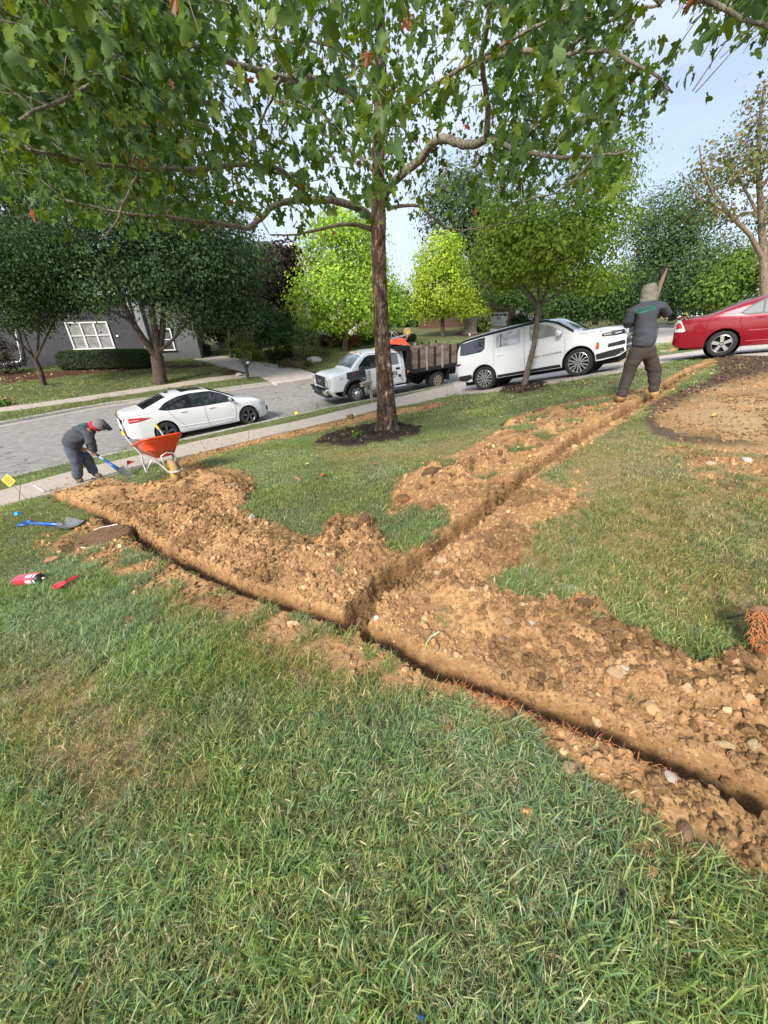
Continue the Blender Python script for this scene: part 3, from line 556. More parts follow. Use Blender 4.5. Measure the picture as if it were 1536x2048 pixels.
# ------------------------------------------------------------------ clods
def ico(sub):
    import bmesh
    bm = bmesh.new(); bmesh.ops.create_icosphere(bm, subdivisions=sub, radius=1); V = np.array([v.co[:] for v in bm.verts]); F = np.array([[v.index for v in f.verts] for f in bm.faces]); bm.free(); return V, F
ICO1, ICO2, ICO3 = ico(1), ico(2), ico(3)
def rock_mesh(name, ic, seed, m, rough=.28, flat=.7, colr=None, chop=0):
    r = np.random.default_rng(seed); V, F = ic; V = V.copy(); d = r.normal(size=(5, 3)); d /= np.linalg.norm(d, axis=1)[:, None]
    for a in d: V = V - np.maximum(0, (V @ a)[:, None] - r.uniform(.55, .85)) * a * .9
    if chop:
        dd = r.normal(size=(9, 3)); dd /= np.linalg.norm(dd, axis=1)[:, None]
        for a in dd: V = V - np.maximum(0, (V @ a)[:, None] - r.uniform(.6, .8)) * a
    n = (fbm(V[:, 0] * 2.3 + seed, V[:, 1] * 2.3 + V[:, 2] * 1.7, 3, seed) - .5) * 2 + (fbm(V[:, 0] * 6, V[:, 2] * 6 + V[:, 1] * 5, 2, seed + 3) - .5) * .7
    V = V * (1 + rough * n)[:, None] * np.array([1, r.uniform(.6, 1), flat * r.uniform(.7, 1.1)])
    return np_mesh(name, V, F, [m], False)
def tintmat(name, col, rough=.95):
    if name in MATS: return MATS[name]
    m = mat(name, col, rough, spec=.15, noise=(2.2, .35), bump=(9, .6)); t = m.node_tree; b = t.nodes['Principled BSDF']; s = b.inputs['Base Color'].links[0].from_socket
    a = t.nodes.new('ShaderNodeAttribute'); a.attribute_type = 'INSTANCER'; a.attribute_name = 'tint'; x = t.nodes.new('ShaderNodeMix'); x.data_type = 'RGBA'; x.blend_type = 'MULTIPLY'; x.inputs[0].default_value = 1
    t.links.new(s, x.inputs[6]); t.links.new(a.outputs['Color'], x.inputs[7]); t.links.new(x.outputs[2], b.inputs['Base Color']); return m
M_CLOD = tintmat('clod_soil', (.45, .265, .125))
CL = [rock_mesh('clod', ICO2, 10 + i, M_CLOD, .5, .75, chop=1) for i in range(7)] + [rock_mesh('crumb', ICO1, 30 + i, M_CLOD, .3, .8) for i in range(5)]
def clods(name, n, box, dens, smin, smax, pw, protos, label):
    x = RNG.uniform(box[0], box[1], n); y = RNG.uniform(box[2], box[3], n); k = inview(x, y); x, y = x[k], y[k]; k = RNG.random(len(x)) < dens(x, y); x, y = x[k], y[k]; n = len(x)
    s = smin * (smax / smin) ** (RNG.random(n) ** pw); z = gz_at(x, y) + s * .25; lum = RNG.uniform(.62, 1.2, (n, 1)) * (.72 + .5 * (fbm(x * 2.2, y * 2.2, 3, 94) < .5))[:, None] * np.where(RNG.random((n, 1)) < .05, 1.6, 1); t = np.array([1, 1, 1]) * lum; t[:, 1:] *= np.where(lum[:, :1] > 1.4, np.array([[1.12, 1.3]]), 1)
    w = samp(gcut, x, y); t = t * (1 - .5 * w)[:, None]  # clods get a darker tint inside the cuts
    instancer(name, np.c_[x, y, z], RNG.uniform(0, 6.283, (n, 3)), np.c_[s, s, s], t, protos, label=label, cat='soil'); return n
cutk = lambda x, y: 1 - .3 * np.clip(samp(gcut, x, y) * 3, 0, 1)
def edge_dens(x, y): return np.clip(samp(soilA, x, y) + .55 * samp(frA, x, y), 0, 1)
n1 = clods('soil_crumbs', 190000, (-4, 4.5, .4, 4.6), lambda x, y: edge_dens(x, y) * cutk(x, y) * (.55 + .6 * (fbm(x * 5, y * 5, 3, 91) > .46)), .003, .012, 1.5, CL[7:], 'fine crumbs of dug soil')
n2 = clods('soil_clods', 52000, (-4, 4.5, .4, 4.6), lambda x, y: edge_dens(x, y) * cutk(x, y) * (.2 + sstep(.34, .60, fbm(x * 3.2, y * 3.2, 3, 92))), .007, .034, 2.0, CL[:7], 'small clods of dug soil')
n3 = clods('soil_clods', 42000, (-8, 8, 3.2, 13), lambda x, y: edge_dens(x, y) * cutk(x, y) * .5, .010, .045, 1.7, CL[:7], 'clods of dug soil on the far heaps')
n4 = clods('gravel', 90000, (2.5, 12, 3, 12), lambda x, y: samp(grA, x, y) * (1 - samp(bkA, x, y)) * (.15 + sstep(.4, .6, fbm(x * 2, y * 2, 3, 93))), .005, .022, 1.4, CL[7:], 'loose gravel in the round bed')
n5 = clods('soil_crumbs', 9000, (-7, 7, .2, 9), lambda x, y: .05 + .4 * samp(dryA, x, y) + 0 * x, .004, .012, 1.5, CL[7:], 'scattered crumbs on the lawn')
print('clods', n1, n2, n3, n4, n5)
# mulch chips
M_CHIP = tintmat('bark_chip', (.060, .045, .036)); chip = []
for i in range(4):
    mb = MB(); mb.box((0, 0, 0), (1, random.uniform(.25, .45), .12), Matrix.Rotation(.2 * i, 3, 'X')); chip.append(mb.mesh('chip', M_CHIP))
def chips(name, n, box, dens, s0, s1, tn, lab):
    x = RNG.uniform(box[0], box[1], n); y = RNG.uniform(box[2], box[3], n); k = RNG.random(n) < dens(x, y); x, y = x[k], y[k]; n = len(x); s = RNG.uniform(s0, s1, n)
    instancer(name, np.c_[x, y, gz_at(x, y) + .01], np.c_[RNG.normal(0, .6, n), RNG.normal(0, .6, n), RNG.uniform(0, 6.28, n)], np.c_[s, s, s], tn * RNG.uniform(.5, 1.9, (n, 1)), chip, label=lab, cat='mulch')
chips('mulch', 16000, (-2.6, 6.5, 7.2, 14), lambda x, y: samp(muA, x, y), .03, .07, np.array([1, 1, 1]), 'dark bark mulch round the tree trunks')
chips('bark_litter', 9000, (4, 12, 5, 12), lambda x, y: samp(bkA, x, y) * .9, .02, .07, np.array([2.2, 1.8, 1.5]), 'shredded bark at the edge of the driveway')
# fallen leaves
M_FALL = leafmat('fallen_leaf', .7, .2, inst=True); lv = []
for i in range(3):
    V = np.array([(0, -.5, 0), (.32, -.1, .12), (.2, .4, .05), (0, .5, .15), (-.25, .35, .1), (-.3, -.15, .16), (0, 0, .02)]); F = np.array([(6, a, (a + 1) % 6) for a in range(6)])
    lv.append(np_mesh('leaf', V * np.array([1, 1, .6 + .5 * i]), F, [M_FALL], False, colors=dict(Col=np.ones((7, 3)))))
def fallen(name, n, box, keep, s0, s1, cols, lab):
    x = RNG.uniform(box[0], box[1], n); y = RNG.uniform(box[2], box[3], n); k = keep(x, y) & inview(x, y); x, y = x[k], y[k]; n = len(x); s = RNG.uniform(s0, s1, n); cols = np.array(cols)
    instancer(name, np.c_[x, y, gz_at(x, y) + .015 + .03 * (np.hypot(x, y) < 12)], np.c_[RNG.normal(0, .35, n), RNG.normal(0, .35, n), RNG.uniform(0, 6.28, n)], np.c_[s, s, s], cols[RNG.integers(0, len(cols), n)] * RNG.uniform(.6, 1.2, (n, 1)), lv, label=lab, cat='leaves')
YC = [(.55, .45, .12), (.5, .42, .2), (.42, .30, .14), (.5, .50, .25)]; BC = [(.38, .22, .12), (.45, .30, .17), (.30, .16, .09)]
fallen('leaf_litter', 5200, (-32, -2, 17, 34), lambda x, y: offpave(x, y) & (fbm(x * .5, y * .5, 2, 66) > .36), .07, .15, YC, 'small yellow leaves fallen on the far lawn')
fallen('leaf_litter', 900, (-9, 9, 4, 15), lambda x, y: (poly_sd(x, y, ROADP) < 0), .025, .065, YC + BC, 'small dry leaves fallen on the near lawn')
fallen('leaf_litter', 1100, (1.5, 8, 8, 14), lambda x, y: offpave(x, y), .03, .065, YC, 'yellowed leaves under the small tree')
# ------------------------------------------------------------------ trees
def zdepth(fwd, py): v = (CY - py) / FPX; return fwd / (math.cos(PITCH) + v * math.sin(PITCH))
def m_per_px(fwd, py): return zdepth(fwd, py) / FPX
def bark_mat(name, c1, c2, sc=14, patch=None):
    if name in MATS: return MATS[name]
    m = bpy.data.materials.new(name); m.use_nodes = True; t = m.node_tree; b = t.nodes['Principled BSDF']; L = t.links.new; tc = t.nodes.new('ShaderNodeTexCoord')
    mp_ = t.nodes.new('ShaderNodeMapping'); mp_.inputs['Scale'].default_value = (1, 1, .35); L(tc.outputs['Object'], mp_.inputs[0])
    n = t.nodes.new('ShaderNodeTexNoise'); n.inputs['Scale'].default_value = sc; n.inputs['Detail'].default_value = 8; n.inputs['Roughness'].default_value = .7; L(mp_.outputs[0], n.inputs['Vector'])
    r = t.nodes.new('ShaderNodeValToRGB'); e = r.color_ramp.elements; e[0].position = .36; e[1].position = .60; e[0].color = c1 + (1,); e[1].color = c2 + (1,)
    if patch: q = e.new(.66); q.color = patch + (1,)
    L(n.outputs['Fac'], r.inputs[0]); L(r.outputs[0], b.inputs['Base Color']); b.inputs['Roughness'].default_value = .9; b.inputs['Specular IOR Level'].default_value = .2
    if patch:
        vp = t.nodes.new('ShaderNodeTexVoronoi'); vp.inputs['Scale'].default_value = sc * 1.7; vp.inputs['Randomness'].default_value = 1; va = t.nodes.new('ShaderNodeVectorMath'); va.operation = 'MULTIPLY_ADD'; va.inputs[1].default_value = (.12, .12, .12); L(n.outputs['Color'], va.inputs[0]); L(mp_.outputs[0], va.inputs[2]); L(va.outputs[0], vp.inputs['Vector'])
        sp = t.nodes.new('ShaderNodeSeparateColor'); L(vp.outputs['Color'], sp.inputs[0]); rp = t.nodes.new('ShaderNodeValToRGB'); rp.color_ramp.interpolation = 'CONSTANT'; el = rp.color_ramp.elements; el[0].position = 0; el[0].color = (.62, .58, .55, 1); el[1].position = .45; el[1].color = (1.1, 1.05, 1, 1); q2 = el.new(.80); q2.color = (1.9, 1.85, 1.8, 1)
        L(sp.outputs[0], rp.inputs[0]); mm = t.nodes.new('ShaderNodeMix'); mm.data_type = 'RGBA'; mm.blend_type = 'MULTIPLY'; mm.inputs[0].default_value = .85; L(r.outputs[0], mm.inputs[6]); L(rp.outputs[0], mm.inputs[7]); L(mm.outputs[2], b.inputs['Base Color'])
    v = t.nodes.new('ShaderNodeTexVoronoi'); v.feature = 'DISTANCE_TO_EDGE'; v.inputs['Scale'].default_value = sc * 1.4; L(mp_.outputs[0], v.inputs['Vector'])
    ad = t.nodes.new('ShaderNodeMath'); ad.operation = 'ADD'; L(n.outputs['Fac'], ad.inputs[0]); L(v.outputs[0], ad.inputs[1])
    bp = t.nodes.new('ShaderNodeBump'); bp.inputs['Strength'].default_value = .9; bp.inputs['Distance'].default_value = .03; L(ad.outputs[0], bp.inputs['Height']); L(bp.outputs[0], b.inputs['Normal']); MATS[name] = m; return m
BARK_D = bark_mat('dark_bark', (.035, .026, .02), (.13, .10, .08)); BARK_G = bark_mat('grey_bark', (.08, .068, .055), (.24, .20, .165)); BARK_S = bark_mat('plane_bark', (.075, .048, .032), (.23, .165, .115), 11, (.42, .35, .26))
BARK_L = bark_mat('limb_bark', (.10, .085, .065), (.30, .26, .20), 16)
LEAF = leafmat('tree_leaf', .45, .38)
def ellipsoid_clusters(es, n, r, shell=.55):
    """cluster centres inside ellipsoids (centre, radii)"""
    vol = np.array([e[1][0] * e[1][1] * e[1][2] for e in es]) ** .8; k = r.choice(len(es), n, p=vol / vol.sum()); d = r.normal(size=(n, 3)); d /= np.linalg.norm(d, axis=1)[:, None]
    rad = shell + (1 - shell) * r.random(n) ** .6; c = np.array([es[i][0] for i in k]); R_ = np.array([es[i][1] for i in k]); return c + d * rad[:, None] * R_, d
def leaves(centers, dirs, per, cr, size, cols, r, bright=1.0, droop=.2, vary=.35, asp=.5):
    """folded two-triangle leaves round the cluster centres"""
    n = len(centers) * per; c = np.repeat(centers, per, 0); o = r.normal(size=(n, 3)) * cr * np.array([1, 1, .7]); P = c + o
    nd = np.repeat(dirs, per, 0) * .9 + o / cr * .55 + r.normal(size=(n, 3)) * .42 + np.array([0, 0, .55]); nd /= np.linalg.norm(nd, axis=1)[:, None]
    a = np.cross(nd, r.normal(size=(n, 3))); a /= np.linalg.norm(a, axis=1)[:, None]; a[:, 2] -= droop; b = np.cross(nd, a); s = size * r.uniform(.65, 1.35, n)[:, None]
    V = np.stack([P - a * s * .5, P + b * s * asp + nd * s * .14, P + a * s * .5, P - b * s * asp + nd * s * .14], 1).reshape(-1, 3)
    i = np.arange(n)[:, None] * 4; F = np.r_[i + [0, 1, 2], i + [0, 2, 3]]
    cols = np.array(cols); cc = np.repeat(r.uniform(1 - vary, 1 + vary, len(centers)), per)[:, None] * cols[r.integers(0, len(cols), n)] * r.uniform(.86, 1.14, (n, 1)) * bright
    return V, F, np.repeat(cc, 4, 0)
def limb(mb, a, b, r0, r1, sag=.1, n=6, k=7, wig=.06):
    a, b = Vector(a), Vector(b); L_ = (b - a).length; pts = []
    for i in range(k):
        t = i / (k - 1); p = a.lerp(b, t); p.z += math.sin(t * math.pi) * sag * L_
        if 0 < i < k - 1: p += Vector((random.gauss(0, 1), random.gauss(0, 1), random.gauss(0, .6))) * wig * L_ * .3
        pts.append(p)
    mb.tube(pts, [r0 + (r1 - r0) * (i / (k - 1)) ** .8 for i in range(k)], n, False); return pts
def make_tree(name, lab, base, stems, es, nclus, per, cr, size, cols, bark, seed, group=None, nlimb=26, shell=.5, bright=1., cat='tree', r0=.12, vary=.35, crown='crown', origin=None, asp=.5):
    """stems: list of (points, radii) in world; es: crown ellipsoids in world"""
    r = np.random.default_rng(seed); random.seed(seed); root = empty(name, tuple(base), 0, lab, cat, group); mb = MB(); tips = []; B = Vector(base)
    for pts, rad in stems: mb.tube([Vector(p) - B for p in pts], rad, 8, False); tips += [(Vector(p) - B, q) for p, q in zip(pts[len(pts) // 2:], rad[len(rad) // 2:])]
    cc, dd = ellipsoid_clusters(es, nclus, r, shell); cc = cc - np.array(B)[None, :]
    for i in range(min(nlimb, nclus)):
        t = Vector(cc[i]); j = min(range(len(tips)), key=lambda q: (tips[q][0] - t).length + .8 * max(0, tips[q][0].z - t.z)); p, q = tips[j]
        pts = limb(mb, p, t, max(.012, q * .55), .008, .08); 
        if len(tips) < 60: tips.append((pts[4], max(.012, q * .35)))
    mb.build('trunk', bark, root, True)
    V, F, C = leaves(cc, dd, per, cr, size, cols, r, bright, vary=vary, asp=asp); obj(crown, np_mesh(crown, V, F, [LEAF], False, colors=dict(Col=C)), root, kind=None); return root
def px_el(px, py, rx, ry, fwd, dz=0, ydep=.9):
    c = at_depth(px, py, fwd + dz); s = m_per_px(fwd + dz, py); k = 1.0 / (math.cos(PITCH) + (CY - py) / FPX * math.sin(PITCH)); return (np.array(c), np.array([rx * s, rx * s * ydep, ry * s * k]))
def px_pts(pts, f0, f1): n = len(pts); return [at_depth(a, b, f0 + (f1 - f0) * i / max(1, n - 1)) for i, (a, b) in enumerate(pts)]
G_BRIGHT = [(.28, .42, .05), (.20, .35, .045), (.36, .48, .07)]; G_YEL = [(.33, .45, .05), (.25, .38, .045), (.42, .49, .06)]; G_DARK = [(.05, .09, .03), (.075, .12, .042), (.04, .07, .028)]; G_MID = [(.06, .11, .03), (.08, .14, .04), (.05, .09, .03)]
G_OLIVE = [(.18, .27, .04), (.14, .23, .035), (.24, .31, .05)]; G_GREY = [(.09, .13, .06), (.07, .11, .05), (.12, .16, .08)]; G_PLUM = [(.035, .018, .022), (.05, .025, .03), (.025, .015, .018)]; G_RUST = [(.15, .17, .05), (.19, .15, .06), (.12, .17, .05)]
b = at(690, 702); f = b.y
make_tree('maple_tree', 'bright green rounded maple left of the big trunk behind the white truck', b, [(px_pts([(690, 702), (692, 670), (690, 640), (688, 590), (690, 520), (690, 470)], f, f), [.24, .19, .16, .12, .07, .03]), (px_pts([(691, 668), (665, 645), (640, 620), (620, 580)], f, f - 1), [.10, .08, .06, .03]), (px_pts([(691, 660), (720, 640), (750, 600), (770, 570)], f, f), [.10, .08, .06, .03])],
    [px_el(690, 590, 118, 85, f), px_el(690, 510, 92, 85, f), px_el(688, 460, 62, 45, f), px_el(630, 620, 55, 50, f), px_el(760, 620, 60, 55, f)], 620, 40, .42, .16, G_BRIGHT, BARK_D, 21, vary=.3)
b = at(885, 674); f = b.y
make_tree('maple_tree', 'bright maple with yellow crown rising behind the stake sided truck bed', b, [(px_pts([(885, 674), (885, 640), (884, 590), (884, 530), (885, 490)], f, f), [.24, .2, .14, .09, .04])],
    [px_el(882, 575, 66, 62, f), px_el(882, 520, 52, 52, f), px_el(850, 610, 36, 34, f)], 420, 36, .45, .19, G_YEL, BARK_D, 22, vary=.3)
b = at(937, 664); f = b.y + 4
make_tree('maple_tree', 'small low maple with yellow green leaves beside the old stump on the far lawn', at(950, 664), [(px_pts([(948, 662), (948, 640), (946, 610)], f, f), [.14, .1, .05])], [px_el(948, 625, 32, 26, f), px_el(935, 600, 30, 26, f)], 110, 26, .4, .24, G_YEL, BARK_D, 23)
b = at(1045, 774); f = b.y
make_tree('zelkova_tree', 'young vase shaped tree in a mulch ring in front of the white sport utility car', b, [(px_pts([(1047, 776), (1058, 730), (1068, 690), (1073, 650), (1077, 615)], f, f), [.115, .092, .085, .082, .085]),
    (px_pts([(1076, 620), (1060, 595), (1020, 560), (980, 520), (950, 480)], f, f - .5), [.055, .045, .03, .02, .01]), (px_pts([(1077, 618), (1078, 570), (1068, 510), (1070, 450), (1072, 380)], f, f), [.06, .05, .035, .022, .01]), (px_pts([(1077, 618), (1095, 580), (1105, 520), (1140, 440), (1180, 380), (1210, 320)], f, f + .3), [.055, .045, .035, .025, .015, .008]), (px_pts([(1076, 615), (1110, 590), (1160, 560), (1220, 520), (1260, 470)], f, f - .7), [.045, .035, .025, .018, .008]), (px_pts([(1077, 610), (1040, 560), (1030, 500), (1020, 430)], f, f + 1), [.04, .03, .022, .01])],
    [px_el(1090, 505, 150, 85, f), px_el(1170, 440, 105, 95, f), px_el(1030, 450, 85, 75, f), px_el(1225, 330, 62, 85, f, .5), px_el(1010, 545, 65, 42, f, -.5), px_el(1180, 560, 75, 30, f, -.4)], 1250, 20, .20, .085, G_OLIVE, BARK_G, 24, nlimb=70, shell=.1, vary=.25, asp=.4)
b = at(322, 768); f = b.y
make_tree('shade_tree', 'large dark many stemmed tree on the far lawn behind the white sedan', b, [(px_pts([(322, 770), (318, 740), (314, 712)], f, f), [.42, .36, .36]), (px_pts([(312, 712), (285, 675), (262, 640), (240, 590), (215, 540), (200, 480)], f, f - 2), [.22, .18, .16, .13, .09, .05]), (px_pts([(316, 712), (312, 670), (304, 620), (300, 570), (290, 500)], f, f), [.24, .2, .17, .12, .06]), (px_pts([(318, 705), (325, 660), (330, 600), (350, 540), (390, 480)], f, f + 1), [.2, .17, .13, .1, .05]), (px_pts([(262, 642), (230, 625), (185, 612)], f - 1, f - 2), [.1, .07, .03]), (px_pts([(322, 700), (345, 680), (380, 640), (420, 600)], f, f), [.1, .08, .06, .03])],
    [px_el(330, 545, 190, 75, f), px_el(230, 470, 150, 100, f, -1), px_el(420, 520, 130, 90, f, 1), px_el(330, 430, 170, 90, f), px_el(380, 625, 90, 42, f), px_el(200, 590, 60, 45, f, -2), px_el(470, 600, 70, 60, f, 2)], 1500, 38, .50, .135, G_DARK, BARK_D, 25, nlimb=70, shell=.3, vary=.55, asp=.36)
b = at(88, 772); f = b.y
make_tree('shade_tree', 'small dark forked tree nearest the left edge on the far lawn', b, [(px_pts([(88, 772), (80, 740), (70, 718)], f, f), [.16, .12, .11]), (px_pts([(70, 718), (45, 690), (15, 660), (-10, 620)], f, f - 1), [.07, .055, .04, .02]), (px_pts([(72, 718), (76, 685), (78, 650), (80, 600)], f, f), [.075, .06, .05, .02]), (px_pts([(74, 712), (90, 680), (110, 640), (120, 600)], f, f), [.06, .05, .035, .015]), (px_pts([(66, 712), (52, 680), (40, 640)], f, f), [.05, .04, .02])],
    [px_el(60, 580, 120, 62, f), px_el(10, 520, 110, 90, f, -1), px_el(120, 520, 80, 80, f), px_el(40, 640, 60, 24, f, -1)], 850, 36, .38, .125, G_MID, BARK_D, 26, nlimb=50, shell=.3, bright=.75, vary=.5, asp=.34)
b = at(20, 756); f = 30.0
make_tree('shade_tree', 'tall grey green tree filling the upper left corner behind the house', at_depth(-20, 745, f), [(px_pts([(-20, 745), (-10, 600), (20, 450), (60, 300), (80, 150)], f, f), [.5, .42, .32, .2, .08])], [px_el(60, 270, 190, 150, f), px_el(-20, 440, 170, 130, f), px_el(110, 110, 160, 120, f), px_el(-40, 60, 160, 120, f), px_el(180, 350, 120, 90, f, 2)], 1200, 36, .75, .22, G_GREY, BARK_D, 27, nlimb=50, shell=.4, bright=.85, vary=.5, asp=.34)
b = at(462, 716); f = b.y
make_tree('plum_tree', 'purple leaved plum tree at the corner of the beige house', b, [(px_pts([(463, 716), (460, 680), (455, 630), (470, 580)], f, f), [.16, .13, .11, .05]), (px_pts([(457, 640), (490, 600), (530, 570)], f, f), [.08, .06, .03])], [px_el(540, 555, 48, 62, f), px_el(480, 610, 52, 40, f), px_el(570, 520, 28, 40, f), px_el(440, 590, 40, 40, f)], 230, 26, .42, .24, G_PLUM, BARK_D, 28, nlimb=26)
f2 = f + 4
make_tree('shade_tree', 'grey green round topped tree left of the gabled roof', at_depth(520, 700, f2), [(px_pts([(520, 700), (518, 640), (510, 560)], f2, f2), [.2, .15, .07])], [px_el(510, 540, 62, 55, f2), px_el(560, 570, 30, 36, f2), px_el(440, 520, 50, 50, f2)], 200, 28, .55, .3, G_GREY, BARK_D, 29)
b = at(545, 722); f = b.y
make_tree('shrub_tree', 'rounded dark green shrub tree with pale stems beyond the mailbox', b, [(px_pts([(543, 722), (541, 700), (534, 670)], f, f), [.07, .055, .03]), (px_pts([(547, 722), (550, 700), (560, 665)], f, f), [.07, .055, .03])], [px_el(546, 650, 46, 44, f), px_el(520, 670, 26, 26, f), px_el(570, 675, 24, 24, f)], 240, 28, .22, .13, [(.05, .10, .03), (.07, .13, .035), (.04, .08, .028)], BARK_G, 30)
b = at(606, 724); f = b.y
make_tree('topiary_tree', 'small round headed shrub on a thin stem beside the white boulder', b, [(px_pts([(607, 724), (607, 705), (606, 690)], f, f), [.04, .035, .03])], [px_el(606, 676, 32, 19, f)], 130, 26, .15, .10, [(.12, .18, .06), (.16, .22, .08), (.08, .13, .045)], BARK_D, 31)
# right and centre background
make_tree('shade_tree', 'dark tree closing the gap right of the grey house', at_depth(400, 705, 37), [(px_pts([(400, 705), (402, 650), (400, 590)], 37, 37), [.25, .18, .08])], [px_el(400, 625, 55, 48, 37), px_el(440, 650, 40, 34, 37), px_el(370, 590, 50, 40, 37)], 330, 36, .5, .17, G_DARK, BARK_D, 38, shell=.2, bright=.7)
f = 38.0
make_tree('shade_tree', 'dark green tree behind the worker with the hood', at_depth(1345, 640, f), [(px_pts([(1345, 640), (1340, 560), (1340, 460)], f, f), [.35, .25, .1])], [px_el(1340, 450, 88, 82, f), px_el(1370, 530, 100, 62, f), px_el(1400, 590, 80, 45, f, -2), px_el(1300, 560, 70, 60, f)], 900, 38, .6, .17, G_DARK, BARK_D, 32, nlimb=50, shell=.3, bright=1.5, vary=.6, asp=.4)
make_tree('shade_tree', 'dark leafy tree above the hood of the white sport utility car', at_depth(1190, 650, f - 6), [(px_pts([(1190, 650), (1200, 600), (1210, 540)], f - 6, f - 6), [.25, .18, .1])], [px_el(1215, 590, 85, 50, f - 6), px_el(1150, 610, 50, 36, f - 6), px_el(1260, 620, 45, 34, f - 6), px_el(1110, 600, 40, 30, f - 6)], 520, 38, .5, .16, G_MID, BARK_D, 33, nlimb=30, shell=.2, vary=.6, asp=.4)
make_tree('maple_tree', 'sunlit green tree above the roof of the red sedan', at_depth(1470, 625, 34), [(px_pts([(1470, 625), (1470, 590), (1475, 540)], 34, 34), [.25, .18, .1])], [px_el(1480, 548, 75, 46, 34), px_el(1530, 520, 45, 40, 34), px_el(1430, 590, 46, 30, 34)], 420, 36, .5, .17, [(.13, .22, .04), (.10, .18, .035), (.17, .26, .05)], BARK_D, 34, nlimb=30, shell=.2)
b = at_depth(1532, 640, 24)
make_tree('ash_tree', 'thin brown tree with sparse dying leaves at the right edge', b, [(px_pts([(1532, 640), (1530, 590), (1526, 500), (1522, 420), (1516, 330), (1520, 240), (1530, 160)], 24, 24), [.27, .20, .17, .14, .10, .07, .03]), (px_pts([(1527, 520), (1500, 470), (1460, 430), (1425, 385), (1405, 340), (1398, 290)], 24, 23), [.12, .10, .085, .06, .04, .02]), (px_pts([(1460, 430), (1425, 410), (1395, 395), (1375, 360)], 24, 23.5), [.05, .04, .03, .015]), (px_pts([(1523, 440), (1490, 380), (1465, 330), (1450, 280)], 24, 25), [.08, .06, .04, .02]), (px_pts([(1520, 380), (1560, 320), (1590, 260)], 24, 24), [.09, .06, .03])],
    [px_el(1480, 330, 100, 75, 24), px_el(1530, 260, 70, 60, 24), px_el(1410, 350, 42, 55, 24), px_el(1440, 420, 60, 40, 24), px_el(1560, 420, 70, 80, 24), px_el(1530, 190, 40, 40, 24)], 380, 11, .34, .13, G_RUST, bark_mat('tan_bark', (.14, .10, .07), (.36, .28, .21)), 35, nlimb=150, shell=.1)
make_tree('shade_tree', 'tall pale green tree showing between the big trunk and the young tree', at_depth(960, 650, 56), [(px_pts([(960, 650), (950, 560), (930, 450), (920, 380)], 56, 56), [.5, .4, .25, .1])], [px_el(930, 420, 90, 95, 56), px_el(1000, 500, 80, 80, 56), px_el(960, 570, 50, 50, 56), px_el(1060, 560, 60, 60, 52)], 620, 34, 1.0, .3, G_GREY, BARK_D, 36, nlimb=40, shell=.3)
make_tree('shade_tree', 'dark spreading tree over the white garage door', at_depth(1075, 648, 46), [(px_pts([(1075, 650), (1070, 610), (1060, 570)], 46, 46), [.3, .2, .1])], [px_el(1060, 590, 62, 24, 46), px_el(1110, 612, 45, 26, 44), px_el(1010, 580, 44, 26, 48)], 320, 30, .6, .2, G_MID, BARK_D, 37, shell=.2)
f = 70.
V, F, C = leaves(*ellipsoid_clusters([px_el(x_, 628, 70, 34 + 12 * math.sin(x_ * .05), f) for x_ in range(-60, 1640, 70)], 1500, np.random.default_rng(3), .3), 26, 1.2, .6, G_DARK + G_MID, np.random.default_rng(4), 1.1)
obj('distant_wood', np_mesh('distant_wood', V, F, [LEAF], False, colors=dict(Col=C)), kind='stuff', label='distant dark trees closing the view behind the houses', cat='woodland')

# ------------------------------------------------------------------ the big plane tree
def syc_leaf():
    a = [(-90, .06), (-60, .30), (-28, .44), (-14, .30), (8, .50), (26, .62), (38, .36), (56, .44), (72, .66), (90, .80), (108, .66), (124, .44), (142, .36), (154, .62), (172, .50), (194, .30), (208, .44), (240, .30)]
    V = [(0, 0.02, 0)] + [(r_ * math.cos(math.radians(t)), r_ * math.sin(math.radians(t)), .50 * abs(r_ * math.cos(math.radians(t))) ** 1.3 - .42 * (r_ ** 2) + .06 * (i % 2)) for i, (t, r_) in enumerate(a)]
    n = len(a); return np.array(V), np.array([(0, 1 + i, 1 + (i + 1) % n) for i in range(n)])
SLV, SLF = syc_leaf()
SF = at(776, 862).y
TB = at(776, 862)
syc = empty('plane_tree', tuple(TB), 0, 'big plane tree with flaking brown trunk in the middle of the near lawn', 'tree')
TL = [(776, 868, 56), (774, 850, 46), (772, 800, 40), (768, 740, 36), (763, 660, 33), (760, 580, 31), (757, 500, 32), (757, 440, 33), (756, 380, 29), (757, 300, 27), (759, 240, 28), (762, 170, 24), (763, 100, 22), (760, 30, 20), (757, -60, 17), (755, -200, 12), (755, -420, 5)]
tp = []; tr = []
for (a_, b_, w_) in TL: tp.append(at_depth(a_, b_, SF)); tr.append(w_ / 2 * m_per_px(SF, b_) * .90)
